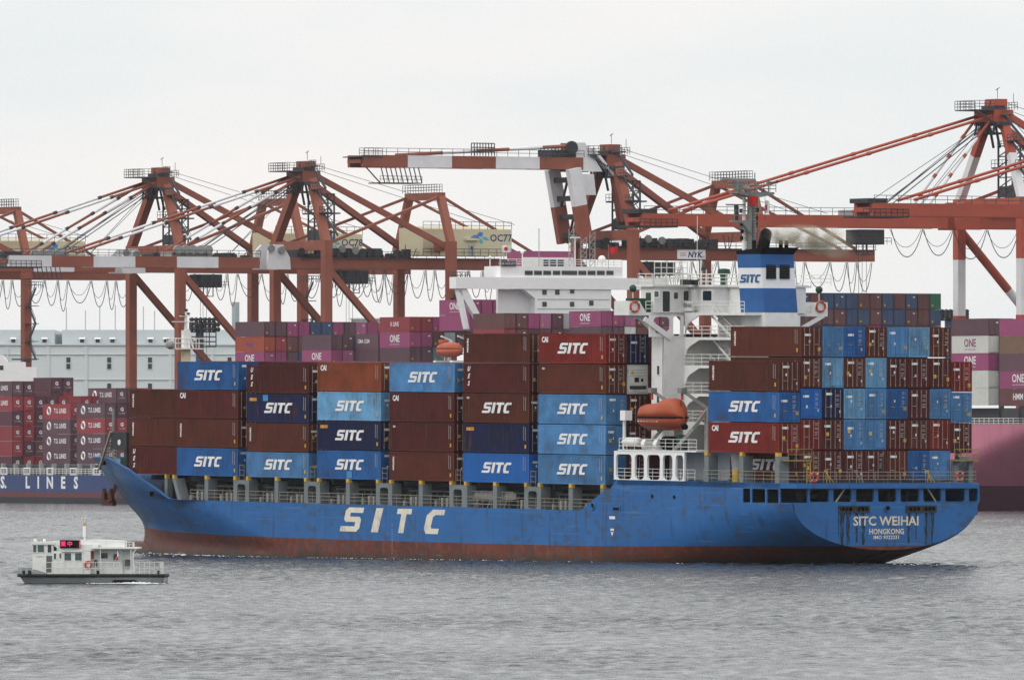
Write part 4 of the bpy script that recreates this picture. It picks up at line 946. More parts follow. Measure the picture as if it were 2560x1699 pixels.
# ---------------------------------------------------------------- main mast
MAST = empty('radar_mast', None, SHIP); SMM = -8.6
def mp_(u, v): b_, z_ = tt(u, v, SMM); return b_, z_
bm0, zp = mp_(1875.5, 483); zbot = ZW
o = MB(); o.tube((SMM, bm0, zbot), (SMM, bm0, zp), .5, 12, .42); o.obj('column', 'mastgrey', MAST, True)
b2 = mp_(1861, 560)[0]; MB().tube((SMM + .3, b2, zbot), (SMM + .3, b2, mp_(1861, 492)[1]), .17, 8).obj('pipe', 'mark', MAST)
b3 = mp_(1888, 560)[0]
lad = MB()
for db in (-.25, .25): lad.tube((SMM - .6, bm0 + db, zbot), (SMM - .6, bm0 + db, zp), .04, 4)
for k in range(30): lad.tube((SMM - .6, bm0 - .25, zbot + (zp - zbot) * k / 30), (SMM - .6, bm0 + .25, zbot + (zp - zbot) * k / 30), .03, 4)
lad.obj('ladder', 'darkgrey', MAST)
bl_, br_ = mp_(1831, 480)[0], mp_(1921, 480)[0]
MB().prism([(bl_, zp + .1), (br_, zp + .1), (br_, zp - .1), (bm0 - .5, zp - .4), (bm0 + .5, zp - .4), (bl_, zp - .02)], lambda a, c, t: (SMM + t, a, c), -.8, .8).obj('platform', 'mastgrey', MAST)
o = MB(); o.rail([(SMM - 1.05, bl_, zp + .1), (SMM - 1.05, br_, zp + .1), (SMM + 1.05, br_, zp + .1), (SMM + 1.05, bl_, zp + .1), (SMM - 1.05, bl_, zp + .1)], 1.0, 3, .035, .9); o.obj('railing', 'mastgrey', MAST)
bx, zx = mp_(1842, 452); o = MB(); o.tube((SMM, bx, zp), (SMM, bx, zx), .3, 8, .45); o.bar((SMM + .2, bx + 1.75, zx + .12), (SMM - .2, bx - 1.75, zx + .12), .25, .2); o.obj('radar_scanner', 'mastgrey', MAST)
bx, zx = mp_(1862, 462); o = MB(); o.lathe([(0, .15), (.3, .15), (.35, .5), (.6, .4), (.75, .1)], (SMM, bx, zp), (0, 0, 1), 10); o.obj('satellite_dome', 'mastgrey', MAST)
for u, v, r_ in ((1883, 432, .05), (1917, 460, .05), (1905, 470, .05)): bx, zx = mp_(u, v); MB().tube((SMM, bx, zp), (SMM, bx, zx), r_, 5).obj('whip_antenna', 'darkgrey', MAST)
bx, zx = mp_(1917, 458); o = MB(); o.bar((SMM, bx + .2, zx), (SMM, bx - .8, zx + .1), .08); o.prism([(-.5, 0), (-1.1, .3), (-1.1, -.05)], lambda a, c, t: (SMM + t, bx + a, zx + c + .05), -.03, .03); o.obj('wind_vane', 'darkgrey', MAST)
zp2 = mp_(1845, 553)[1]; bq = mp_(1826, 553)[0]
MB().prism([(bq, zp2 + .08), (bm0, zp2 + .08), (bm0, zp2 - 1.6), (bq - 1.0, zp2 - .15), (bq, zp2 - .08)], lambda a, c, t: (SMM + t, a, c), -.5, .5).obj('bracket', 'mastgrey', MAST)
o = MB(); o.rail([(SMM - .5, bq, zp2 + .08), (SMM - .5, bm0 + .6, zp2 + .08)], .95, 2, .03, .7); o.obj('railing', 'mastgrey', MAST)
bx, zx = mp_(1830, 512); MB().bar((SMM, mp_(1812, 512)[0], zx), (SMM, mp_(1858, 512)[0], zx), .2, .14).obj('radar_scanner', 'mastgrey', MAST); MB().tube((SMM, mp_(1837, 512)[0], zp2), (SMM, mp_(1837, 512)[0], zx), .22, 8).obj('scanner_motor', 'darkgrey', MAST)
for u, v in ((1849, 527), (1851, 560), (1852, 578), (1851, 595), (1890, 525), (1888, 545), (1887, 560)): bx, zx = mp_(u, v); MB().tube((SMM, bx, zx - .2), (SMM, bx, zx + .2), .16, 8).obj('navigation_light', 'black', MAST); MB().bar((SMM, bx, zx), (SMM, bm0, zx), .06).obj('light_bracket', 'mastgrey', MAST)
# ================================================================== things carried by the ship
def place(name, s, b, z, label, cat, group=None): return tag(empty(name, MS @ TR((s, b, z))), label, cat, group)
# lifeboat
ls, lz0 = ss(1655, 1072, -.8); lz1 = ss(1655, 999, -.8)[1]
LB = place('lifeboat', ls, -.8, lz0, 'orange enclosed lifeboat hanging in its davit beside the white house', 'lifeboat')
def loft(rings, name, m, parent, smooth=True, close=True):
    b = MB(); n = len(rings[0])
    for r_ in rings: b.v += [tuple(p) for p in r_]
    for j in range(len(rings) - 1):
        for i in range(n if close else n - 1): b.f.append((j * n + i, j * n + (i + 1) % n, (j + 1) * n + (i + 1) % n, (j + 1) * n + i)); b.mi.append(0)
    b.f.append(tuple(range(n))); b.mi.append(0); b.f.append(tuple(range((len(rings) - 1) * n, len(rings) * n))); b.mi.append(0)
    return b.obj(name, m, parent, smooth)
HL = 3.85; hh = lz1 - lz0; zg_ = hh * .40
lo, up_ = [], []
for x in np.linspace(-HL, HL, 29):
    q = abs(x) / HL; w_ = 1.35 * (1 - q ** 3.0) ** .6 + .04; kz = .5 * q ** 4.5
    lo.append([(x, w_ * math.cos(a) * (1 if abs(math.cos(a)) > .2 else 1), zg_ - (zg_ - kz) * abs(math.sin(a)) ** .8) for a in np.linspace(0, math.pi, 13)])
    tall = float(np.interp(x * 4.05 / HL, [-4.05, -3.9, -3.5, -3.0, -2.4, -1.0, -.5, 0, 1, 2.4, 3.2, 3.7, 3.95, 4.05], [.05, .35, 1.0, 1.58, 1.76, 1.72, 1.45, 1.3, 1.28, 1.2, 1.05, .8, .4, .05]))
    up_.append([(x, w_ * .96 * math.copysign(abs(math.cos(a)) ** .7, math.cos(a)), zg_ + .02 + tall * abs(math.sin(a)) ** .75 * 1.04) for a in np.linspace(0, math.pi, 13)])
loft(lo, 'hull', 'orange', LB); loft(up_, 'canopy', 'orange', LB)
fd = MB()
for sg in (1, -1):
    pts = [(x, sg * (1.35 * (1 - (abs(x) / HL) ** 3.0) ** .6 + .09), zg_) for x in np.linspace(-HL, HL, 15)]
    for a, c in zip(pts[:-1], pts[1:]): fd.bar(a, c, .12, .13)
fd.obj('fender', 'black', LB)
for x in (-1.2, -2.3): MB().box(x - .3, x + .3, .62, .78, hh * .80, hh * .92).obj('window', 'glass', LB)
for k in range(7): MB().box(-1.2 + k * .55, -1.2 + k * .55 + .3, 1.28, 1.34, zg_ - .42, zg_ - .36).obj('grab_mark', 'mark', LB)
MB().box(-3.0, 2.6, -.1, .1, -.12, .16).obj('keel', 'orange', LB); MB().tube((-HL + .1, 0, .25), (-HL - .25, 0, .25), .3, 10).obj('nozzle', 'black', LB)
for x in (3.1, -3.3): MB().tube((x, 0, hh * .62), (x, 0, hh * .62 + 1.1), .05, 6).obj('lifting_hook', 'rust', LB)
# davits
for i, (uf, vf, ut, vt) in enumerate(((1611, 1126, 1625, 978), (1686, 1126, 1700, 978))):
    fz_ = DECKS[0] + .12; s_ = ss(uf, vf, -.2)[0]; zt_ = ss(ut, vt, -1.8)[1]
    dv = place('lifeboat_davit', s_, 0, fz_, f"grey steel davit arm at the {('forward', 'after')[i]} end of the orange lifeboat", 'davit', 'lifeboat davits')
    MB().bar((0, -.1, 0), (-1.3, -1.5, 2.1), .22, .3).obj('ramp', 'steel', dv); MB().bar((-1.3, -1.5, 2.1), (-1.5, -3.1, zt_ - fz_ - 1.6), .24, .32).obj('frame', 'steel', dv)
    MB().bar((-1.5, -3.1, zt_ - fz_ - 1.7), (-.2, -.9, zt_ - fz_ + .1), .22, .32).obj('arm', 'steel', dv); MB().box(-.55, .15, -1.25, -.6, zt_ - fz_ - .15, zt_ - fz_ + .35).obj('sheave_head', 'mastgrey', dv)
    MB().box(-1.8, -1.2, -3.4, -2.8, 0, zt_ - fz_ - 1.6).obj('post', 'steel', dv); MB().tube((-.2, -.9, zt_ - fz_ - .1), (-.2, -.9, zt_ - fz_ - .8), .13, 8).obj('fall_block', 'buoy', dv)
for i, u in enumerate((1571, 1589)):
    s_, z_ = ss(u, 1116, -.9); rfb = place('life_raft_canister', s_, -.9, DECKS[0] + .2, ['white life raft canister nearest the bow end of the boat deck', 'white life raft canister next to the lifeboat davit foot'][i], 'life raft', 'life raft canisters')
    MB().lathe([(-.75, .1), (-.72, .36), (-.45, .48), (.45, .48), (.72, .36), (.75, .1)], (0, 0, .62), (1, 0, 0), 14).obj('canister', 'white', rfb, True); MB().box(-.5, .5, -.4, .4, 0, .22).obj('cradle', 'rust', rfb)
for u in (1615, 1645): s_ = ss(u, 1118, -.1)[0]; MB().lathe([(-.3, .55), (.3, .55)], (s_, -.2, DECKS[0] + .65), (1, 0, 0), 14).obj('winch_cover', 'whitepaint', HOUSE)
s_ = ss(1664, 1115, -.2)[0]; MB().lathe([(-.6, .7), (.6, .7)], (s_, -.6, DECKS[0] + .8), (1, 0, 0), 14).obj('winch_drum', 'black', HOUSE)
s_ = ss(1704, 1110, -1.5)[0]; MB().tube((s_, -1.5, DECKS[0] + .1), (s_, -1.5, DECKS[0] + 1.6), .55, 12).obj('tank', 'green', HOUSE)
s_, z_ = ss(1560, 1045, -.6); o = MB(); o.box(s_ - .6, s_ + .3, -1.1, -.3, z_ - .2, z_ + .75); o.obj('signal_box', 'whitepaint', HOUSE); MB().box(s_ + .3, s_ + .34, -1.05, -.35, z_ - .15, z_ + .7).obj('signal_glass', 'black', HOUSE); MB().tube((s_, -.6, DECKS[0]), (s_, -.6, z_ - .2), .16, 8).obj('signal_post', 'white', HOUSE)
# lifebuoys
def buoy(s, b, z, ax, label, r_=.42):
    o = place('lifebuoy', s, b, z, label, 'lifebuoy', 'lifebuoys on the ship'); MB().torus((0, 0, 0), ax, r_, .11, 16, 8).obj('ring', 'buoy', o, True)
    for q in range(4):
        a = math.pi / 4 + q * math.pi / 2; d = Vector((0, math.cos(a), math.sin(a))) if abs(ax[0]) > .5 else Vector((math.cos(a), 0, math.sin(a)))
        MB().torus(d * r_, d.cross(Vector(ax)), .12, .02, 10, 4).obj('band', 'mark', o)
b_, z_ = tt(1585, 766, WA - .12); buoy(WA - .12, b_, z_, (1, 0, 0), 'orange lifebuoy on the left bridge wing', .5)
b_, z_ = tt(2050, 766, WA - .12); buoy(WA - .12, b_, z_, (1, 0, 0), 'orange lifebuoy on the right bridge wing', .5)
b_, z_ = tt(2033, 1192, -32.2); buoy(-32.3, b_, z_, (1, 0, 0), 'orange lifebuoy on the stern rail under the second container column')
b_, z_ = tt(2397, 1190, -32.2); buoy(-32.3, b_, z_, (1, 0, 0), 'orange lifebuoy at the right end of the stern rail')
b_, z_ = ss(1758, 1040, -5.5); buoy(ss(1758, 1040, -5.65)[0], -5.65, ss(1758, 1040, -5.65)[1], (0, 1, 0), 'orange lifebuoy on the house side deck beside the stern stack')
cm('platyellow', (.26, .20, .08), rough=.6, dirt=.3)
# stern rail, pillars and gear
rl = MB(); rl.rail([(-17.5, .1, .57), (-30.9, .1, .57), (-32.3, -.9, .57), (-32.45, CB, .57), (-32.3, 2 * CB + .9, .57), (-30.9, 2 * CB - .1, .57), (-20, 2 * CB - .1, .57)], 1.05, 3, .03, 1.5); rl.obj('railing', 'railgrey', SHIP)
for u0, u1 in ((1760, 1771), (1848, 1858), (1937, 1948)):
    s0, s1 = ss(u1, 1160, .1)[0], ss(u0, 1160, .1)[0]; stanchion(s0, s1, ZO - .32, z0=.55)
for bb in (-1.2 - 20.0,):
    for s0 in (-30.3, -24.5, -18.7): stanchion(s0, s0 + .75, ZO - .32, b1=bb + .4, z0=.55)
MB().box(XA - .2, XA + CL + .2, -8 * ROWP, -ROWP + .1, .62, ZA - .04).obj('hatch_cover', 'darkgrey', SHIP)
MB().box(-18.0, -17.6, -18, -4, .57, ZO - .3).obj('house_bulkhead', 'white', HOUSE)
pf = MB(); s0 = XA - .6; pf.box(s0 - .7, s0 + .3, -2.9, -.2, ZO - .75, ZO - .62); pf.rail([(s0 - .7, -.2, ZO - .62), (s0 - .7, -2.9, ZO - .62)], 1.0, 2, .035, .8); pf.obj('lashing_platform', 'platyellow', SHIP)
pf = MB(); pf.box(s0 - .7, s0 + .3, 2 * CB + .1, 2 * CB + 2.9, ZO - .75, ZO - .62); pf.rail([(s0 - .7, 2 * CB + .1, ZO - .62), (s0 - .7, 2 * CB + 2.9, ZO - .62)], 1.0, 2, .035, .8); pf.obj('lashing_platform', 'platyellow', SHIP)
for bb in (2 * CB + .3, 2 * CB + 1.9): MB().box(XA - .6, XA + .1, bb, bb + .5, .57, ZO - .6).obj('stanchion', 'grey', SHIP)
la = MB(); la.tube((XA - 1.0, -2.55, .57), (XA - 1.0, -2.55, ZO - .6), .05, 4); la.tube((XA - 1.0, -2.95, .57), (XA - 1.0, -2.95, ZO - .6), .05, 4)
for k in range(9): la.tube((XA - 1.0, -2.55, .8 + k * .27), (XA - 1.0, -2.95, .8 + k * .27), .035, 4)
la.obj('ladder', 'yellow', SHIP)
for i, bb in enumerate((-5.2, -8.6, -14.6, -16.8)):
    sp = MB()
    for k in range(3): sp.bar((XA - .9 + k * .1, bb - .5 + k * .35, .6), (XA - .7, bb + .5 - k * .2, 1.8), .06)
    sp.obj('lashing_rods', ('yellow', 'railgrey', 'darkgrey', 'yellow')[i], SHIP)
MB().tube((XA - .9, -11.3, .57), (XA - .9, -11.3, 3.1), .1, 8).obj('ensign_staff', 'darkgrey', SHIP)
o = MB(); o.tube((-21.8, -.9, .57), (-21.8, -.9, 1.75), .42, 12); o.obj('drum', 'yellow', SHIP)
MB().tube((-19.2, -3.0, .57), (-19.2, -3.0, 3.0), .7, 12, .9).obj('deck_ventilator', 'white', SHIP); MB().tube((-19.2, -3.0, 3.0), (-19.2, -3.0, 3.4), 1.0, 12).obj('ventilator_cap', 'mark', SHIP)
# flags on the signal halyards
def flag(name, u0, v0, u1, v1, s_, m_, label):
    b0, z0_ = tt(u0, v0, s_); b1, z1_ = tt(u1, v1, s_); o = place(name, s_, b0, z1_, label, 'flag', 'flags on the mast halyards'); n = 8; bmsh = MB()
    vs = []
    for i in range(n + 1):
        t = i / n; y = (b1 - b0) * t; w_ = .14 * math.sin(t * 8)
        vs += [(w_, y, (z0_ - z1_) - .15 * t), (w_ * 1.3 + .05, y * .96, .1 * t)]
    bmsh.add(vs, [(2 * i, 2 * i + 2, 2 * i + 3, 2 * i + 1) for i in range(n)]); q = bmsh.obj('cloth', m_, o); md = q.modifiers.new('th', 'SOLIDIFY'); md.thickness = .02
    MB().tube((0, 0, z0_ - z1_ + .6), (0, 0, -.6), .02, 4).obj('halyard', 'darkgrey', o); return o
flag('signal_flag', 1869, 488, 1891, 515, SMM - 1.0, 'flagred', 'red flag flying under the radar mast platform')
fo = flag('ensign', 1909, 500, 1922, 535, SMM - .6, 'mark', 'white and red flag on the halyard right of the mast')
b_ = MB(); b_.box(-.03, .03, -.5, -.1, .35, .9); b_.obj('red_field', 'flagred', fo)
# ================================================================== ships and cranes across the water
QY = R(61.5); QC, QS = math.cos(QY), math.sin(QY)
cm('b_brown', (.15, .06, .06), rough=.65, dirt=.12, vary=.12); cm('b_purple', (.125, .066, .085), rough=.65, dirt=.12, vary=.12); cm('b_red', (.28, .045, .055), rough=.65, dirt=.12, vary=.12)
cm('b_mag', (.29, .062, .155), rough=.65, dirt=.12, vary=.1); cm('b_pink', (.36, .12, .22), rough=.65, dirt=.12, vary=.1); cm('b_blue', (.05, .08, .16), rough=.65, dirt=.12, vary=.12)
cm('b_green', (.03, .15, .09), rough=.65, dirt=.12); cm('b_teal', (.12, .20, .21), rough=.65, dirt=.12); cm('b_grey', (.36, .40, .41), rough=.65, dirt=.12); cm('b_white', (.60, .60, .57), rough=.65, dirt=.12)
cm('b_orange', (.34, .07, .04), rough=.65, dirt=.12); cm('b_dark', (.11, .042, .058), rough=.65, dirt=.12, vary=.12); cm('b_tan', (.20, .12, .08), rough=.65, dirt=.15)
cm('crane', (.275, .080, .049), rough=.6, dirt=.22, rust=.3, scale=.25, streak=(1.5, 1.5, .1)); cm('crane2', (.41, .078, .044), rough=.6, dirt=.2, scale=.25); cm('cranewhite', (.72, .72, .74), rough=.6, dirt=.15, scale=.3)
cm('dark', (.035, .035, .04), rough=.7, dirt=.2); cm('steelwork', (.06, .06, .07), rough=.7, dirt=.2); cm('tshull', (.035, .06, .17), rough=.6, dirt=.15); cm('tsred', (.13, .04, .05), rough=.6, dirt=.2)
cm('house_cream', (.60, .54, .37), rough=.6, dirt=.08); cm('oneblue', (.05, .2, .5), rough=.6, dirt=0); cm('oneteal', (.08, .4, .5), rough=.6, dirt=0); cm('warehouse', (.60, .64, .655), rough=.7, dirt=.06, scale=.05); cm('warehouse2', (.53, .58, .60), rough=.7, dirt=.06, scale=.05)
cm('magtext', (.26, .03, .12), rough=.6, dirt=0); cm('hapag', (.06, .06, .22), rough=.6, dirt=0)
def bframe(p, yaw=QY):
    "local x toward the near end of the ship (right, nearer), local y toward the seen side (left, nearer)"
    c_, s_ = math.cos(yaw), math.sin(yaw); f = Vector((c_, -s_, 0)); sd = Vector((-s_, -c_, 0))
    # x = f, y must give right-handed with z up: z x f
    y = Vector((s_, c_, 0))
    return Matrix(((f.x, y.x, 0, p.x), (f.y, y.y, 0, p.y), (0, 0, 1, p.z), (0, 0, 0, 1)))
# far container: x 0..-CL behind its near end, y 0..CW away from the seen side
def far_shell():
    b = MB(); H = CH
    b.box(-CL, 0, 0.03, CW - .03, 0.02, H - .03)
    for x in (-CL, -.14): b.box(x, x + .14, 0, .14, 0, H); b.box(x, x + .14, CW - .14, CW, 0, H)
    for z in (0, H - .12): b.box(-CL + .14, -.14, 0, .1, z, z + .12); b.box(-CL + .14, -.14, CW - .1, CW, z, z + .12); b.box(-.1, 0.0, .14, CW - .14, z, z + .12)
    n = 20
    for i in range(n):
        x = -CL + .3 + i * (CL - .5) / n; b.box(x, x + .22, 0.0, .04, .13, H - .13)
    return b.mesh('body', ('b_brown',))
FSH = far_shell()
_b = MB(); _b.box(0, .03, 0, 1.06, .14, CH - .14); _b.box(.03, .05, .1, .16, .14, CH - .14); _b.box(.03, .05, .85, .91, .14, CH - .14); FDOOR = _b.mesh('door', ('b_brown',))
FACE_SIDE = Matrix(((1, 0, 0, 0), (0, 0, -1, 0), (0, 1, 0, 0), (0, 0, 0, 1)))    # text facing -y, read along +x
FACE_END = Matrix(((0, 0, 1, 0), (1, 0, 0, 0), (0, 1, 0, 0), (0, 0, 0, 1)))      # text facing +x, read along +y
WORDN = {'b_brown': 'brown', 'b_purple': 'purple brown', 'b_red': 'red', 'b_mag': 'magenta', 'b_pink': 'pink', 'b_blue': 'dark blue', 'b_green': 'green', 'b_teal': 'grey green', 'b_grey': 'grey', 'b_white': 'white', 'b_orange': 'orange red', 'b_dark': 'dark maroon', 'b_tan': 'tan'}
def logo(kind, o):
    P_ = lambda x, z: TR((x, -.012, z)) @ FACE_SIDE
    if kind == 'ONE':
        mk('lettering', text_mesh('ONE', 1.9, 'mark', off=.03), o, P_(-CL / 2, 1.65)); mk('lettering', text_mesh('OCEAN NETWORK EXPRESS', .3, 'mark'), o, P_(-CL / 2, .6))
    elif kind == 'ONEW': mk('lettering', text_mesh('ONE', 1.9, 'magtext', off=.03), o, P_(-CL / 2, 1.65)); mk('lettering', text_mesh('OCEAN NETWORK EXPRESS', .3, 'magtext'), o, P_(-CL / 2, .6))
    elif kind == 'TS':
        mk('lettering', text_mesh('T.S. LINES', 1.25, 'mark', off=.03), o, P_(-CL / 2 + 1.6, 1.55)); b = MB(); b.torus((-CL / 2 - 3.2, -.012, 1.55), (0, 1, 0), .68, .2, 16, 4); b.obj('emblem', 'mark', o)
    elif kind: mk('lettering', text_mesh(kind, {'HMM': 1.5, 'K LINE': 1.15, 'CMA CGM': 1.05, 'Hapag': 1.2}.get(kind, .8), 'hapag' if kind == 'Hapag' else 'mark', off=.02), o, P_(-CL / 2, 1.5))
NB = [0]
def far_container(fr, x, y, z, col, label, group, kind=None, ts=False, seen_end=True):
    NB[0] += 1
    o = mk('shipping_container', FSH, None, fr @ TR((x, y, z)), col); tag(o, label, 'container', group); logo(kind, o)
    if seen_end:
        for k in (0.15, 1.23): mk('door', FDOOR, o, TR((0, k, 0)), col)
        if ts: mk('emblem', text_mesh('G', .95, 'mark', off=.05), o, TR((.055, 1.2, 1.7)) @ FACE_END); mk('lettering', text_mesh('T.S. LINES', .32, 'mark'), o, TR((.055, 1.2, .95)) @ FACE_END)
        else:
            if NB[0] % 2: b = MB(); b.box(.03, .055, .45, .75, .55, .9); b.obj('sticker', 'yellow', o)
            if NB[0] % 3 == 0: b = MB(); b.box(.03, .055, 1.5, 1.9, 2.1, 2.3); b.obj('name_plate', 'mark', o)
    return o
def stack(where, u, Y, vtop, tiers, group, side_kinds=None, ts=False, pitch=2.93, yaw=QY, base_word=''):
    """near-left corner of the end wall at photo column u and distance Y; tiers from the top: list of colours per row from the seen side"""
    p = at(u, vtop, Y); fr = bframe(Vector((p.x, p.y, 0)), yaw)
    for ti, rows in enumerate(tiers):
        z = p.z - (ti + 1) * pitch
        for ri, col in enumerate(rows):
            if col is None: continue
            kd = (side_kinds or {}).get(ti) if ri == 0 else None
            nm = {'ONE': 'lettered ONE ', 'ONEW': 'lettered ONE ', 'TS': 'lettered T.S. LINES ', None: ''}.get(kd, f'lettered {kd} ' if kd else '')
            tw_ = ['top', 'second', 'third', 'fourth', 'fifth', 'sixth'][ti]; rw = ['first', 'second', 'third', 'fourth', 'fifth', 'sixth', 'seventh', 'eighth', 'ninth', 'tenth', 'eleventh', 'twelfth', 'thirteenth'][ri]
            far_container(fr, 0, ri * 2.5, z, col, f"{WORDN[col]} container {nm}{where}, {tw_} tier, {rw} column", group, kd, ts)
    return fr
B, P, RD_, M_, K, BL, G_, T_, GY, W_, O_, D_, TN = 'b_brown', 'b_purple', 'b_red', 'b_mag', 'b_pink', 'b_blue', 'b_green', 'b_teal', 'b_grey', 'b_white', 'b_orange', 'b_dark', 'b_tan'
GO = 'containers on the magenta ship behind'
stack('at the far end', 660, 2335, 803, [[P, P, M_, M_, BL, BL, M_, P, K, M_], [O_, RD_, B, B], [M_, M_, P, BL], [B]], GO, {1: 'Hapag', 2: 'ONE'})
stack('behind the light blue stack', 828, 2318, 836, [[P, P, BL], [M_, K], [B]], GO, {1: 'ONE'})
stack('beside the K LINE one', 946, 2312, 834, [[P], [P], [B]], GO, {0: 'CMA CGM'})
stack('behind the orange lifeboat', 1024, 2300, 791, [[RD_, RD_, M_, D_, G_, T_], [M_, M_, B, GY, P, P], [P, P, T_], [B]], GO, {0: 'K LINE', 1: 'ONE'})
stack('under the white bridge wing', 1174, 2285, 748, [[M_, M_, M_], [M_, M_]], GO, {0: 'ONE'})
stack('before the white bridge', 1261, 2245, 782, [[B, B, M_, K, D_, GY], [RD_, B, D_, P, B, P], [B, B]], GO)
stack('below the white bridge', 1502, 2232, 776, [[M_, M_, K, B, M_, P], [P, P, W_, B, P, M_], [B, B]], GO, {0: 'ONE'})
stack('right of the blue funnel', 1995, 2180, 731, [[BL, B, BL, BL, BL, B, B, BL, B, BL, B, G_], [P, B, P, B, BL, BL, B, BL, BL, P, B, BL], [BL, BL, BL, B, P, B, M_, B, BL, B, P, B]], GO)
stack('above the magenta bow', 2471, 2040, 795, [[P, P], [W_, GY], [M_, P], [W_, D_], [W_, D_]], GO, {1: 'ONEW', 2: 'ONE'})
stack('nearest the magenta bow', 2592, 2020, 795, [[M_, M_], [TN, B], [P, P], [M_, M_], [B, B]], GO, {3: 'ONE', 4: 'HMM'})
GT = 'containers on the dark blue ship behind'
stack('at the picture edge', 30, 2360, 952, [[P, D_], [RD_, RD_, D_, D_, RD_], [D_, RD_, D_, RD_, RD_], [RD_, RD_, D_, D_], [RD_, D_, B, RD_, RD_], [D_, RD_, RD_, B, D_]], GT, {0: 'TS', 1: 'TS'}, True)
stack('behind the far edge stack', 128, 2390, 943, [[D_, D_], [D_, RD_]], GT, None, True)
stack('in the left middle', 176, 2345, 1009, [[RD_, D_], [P, D_], [P, D_], [P, D_]], GT, {0: 'TS', 1: 'TS', 2: 'TS', 3: 'TS'}, True)
stack('behind the blue bow', 262, 2330, 1007, [[P, D_, D_], [RD_, RD_, D_], [P, D_, RD_], [P, B, D_]], GT, {0: 'TS', 1: 'TS', 2: 'TS', 3: 'TS'}, True)
stack('peeping over the bow stack', 290, 2365, 969, [[P, P, RD_], [P, P, P]], GT, {0: 'TS'}, True)
stack('orange top behind', 203, 2370, 989, [[RD_, RD_, RD_]], GT, None, True)
# ---- magenta ship
ONE = tag(empty('container_ship'), 'large magenta container ship with white bridge lying at the quay behind', 'ship')
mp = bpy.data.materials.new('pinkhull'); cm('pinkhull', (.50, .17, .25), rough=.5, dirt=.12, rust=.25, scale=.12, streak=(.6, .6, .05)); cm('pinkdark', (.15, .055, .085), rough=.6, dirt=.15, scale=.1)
p = at(2471, 1060, 2040); FO = bframe(Vector((p.x, p.y, 0))); ONE.matrix_world = FO
zd = p.z
def one_hull():
    # stations along x (toward the bow), seen side flares inward below; offset = distance inboard of the container side
    xs = [-215, -150, -80, -40] + list(np.linspace(-30, 60, 31))
    zl = [-1.0, 0] + list(np.linspace(.8, zd, 22))
    rings = []
    for x in xs:
        e = max(0, (x + 28) / 88.0); row = []
        for z in zl:
            zk = min(zd - .6, 10.4 + .26 * x); deck = 25.5 * max(0, (x - 20) / 40.0) ** 2.0
            d_ = max(0, zk - z); off = min(25.5, deck + 1.25 * d_ * d_ / (d_ + 1.2)); row.append((x, off - .6, z))
        rings.append(row)
    b = MB(); n = len(zl)
    for sgn in (0, 1):
        base = len(b.v)
        for row in rings:
            for (x, y, z) in row: b.v.append((x, y if sgn == 0 else 51 - y, z))
        for j in range(len(xs) - 1):
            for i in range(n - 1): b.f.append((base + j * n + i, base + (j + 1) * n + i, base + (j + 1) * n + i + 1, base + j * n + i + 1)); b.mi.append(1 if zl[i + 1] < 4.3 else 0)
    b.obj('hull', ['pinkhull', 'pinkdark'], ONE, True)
one_hull()
MB().box(-215, 22, .2, 50, zd - .6, zd - .3).obj('deck', 'deckgrey', ONE)
hc = MB(); hc.box(-215, 14, 2, 48, zd - .3, at(2471, 1018, 2040).z - .1); hc.obj('hatch_coaming', 'steelwork', ONE)
rl = MB(); rl.rail([(-40, .1, zd - .3), (24, .1, zd - .3)], 1.3, 3, .06, 1.6); rl.obj('railing', 'railwhite', ONE)
for x in (-.2, 6.3):
    lb = MB()
    for y in (2.0, 6.8): lb.box(x + .2, x + 1.2, y, y + .5, zd - .3, zd + 15)
    for z in (3.5, 6.5, 9.5): lb.box(x + .2, x + 1.2, 2, 30, zd + z, zd + z + .3)
    lb.obj('lashing_bridge', 'steelwork', ONE)
# bridge of the magenta ship
YB = 2264
FB = bframe(Vector((at(1200, 800, YB).x, at(1200, 800, YB).y, 0)))
BR = empty('bridge', FO.inverted() @ FB, ONE)
def bq_(u, v):  # on the plane x=0 of FB: returns y, z
    k = (u - 1280) / F; o = FB.translation; ydir = Vector((FB[0][1], FB[1][1])); yy = (k * o.y - o.x) / (ydir.x - k * ydir.y); Yd = o.y + yy * ydir.y
    return yy, (YH - v) * Yd / F + HC
y0, zt0 = bq_(1140, 692); y1, _ = bq_(1672, 692); _, zt1 = bq_(1300, 722)
yl, yr = bq_(1252, 720)[0], bq_(1530, 720)[0]; zlow = bq_(1400, 812)[1] - 6
MB().box(-2.6, -.0, y0, y1, zt1, zt0).obj('bridge_wing', 'whitepaint', BR)
ya = bq_(1340, 750)[0]
MB().prism([(ya, zlow), (ya, bq_(1340, 746)[1]), (bq_(1310, 722)[0], zt1), (yr, zt1), (yr, zlow)], lambda a, c, t: (-.3 + t, a, c), -9, 0).obj('bridge_front', 'whitepaint', BR)
MB().prism([(bq_(1146, 722)[0], zt1), (bq_(1170, 722)[0], zt1), (bq_(1210, 795)[0], bq_(1210, 800)[1]), (bq_(1195, 795)[0], bq_(1195, 800)[1])], lambda a, c, t: (-.4 + t, a, c), -1.2, 0).obj('wing_strut', 'whitepaint', BR)
MB().prism([(bq_(1146, 722)[0], zt1), (bq_(1157, 726)[0], zt1 - .3), (bq_(1176, 822)[0], bq_(1176, 822)[1]), (bq_(1168, 822)[0], bq_(1168, 822)[1])], lambda a, c, t: (-.4 + t, a, c), -1.2, 0).obj('wing_strut', 'whitepaint', BR)
MB().box(-3.4, -2.6, bq_(1262, 790)[0], bq_(1340, 790)[0], zlow, bq_(1240, 722)[1]).obj('house_wall', 'whitepaint', BR)
yw0, yw1 = bq_(1255, 670)[0], bq_(1560, 670)[0]; zw = bq_(1300, 665)[1]
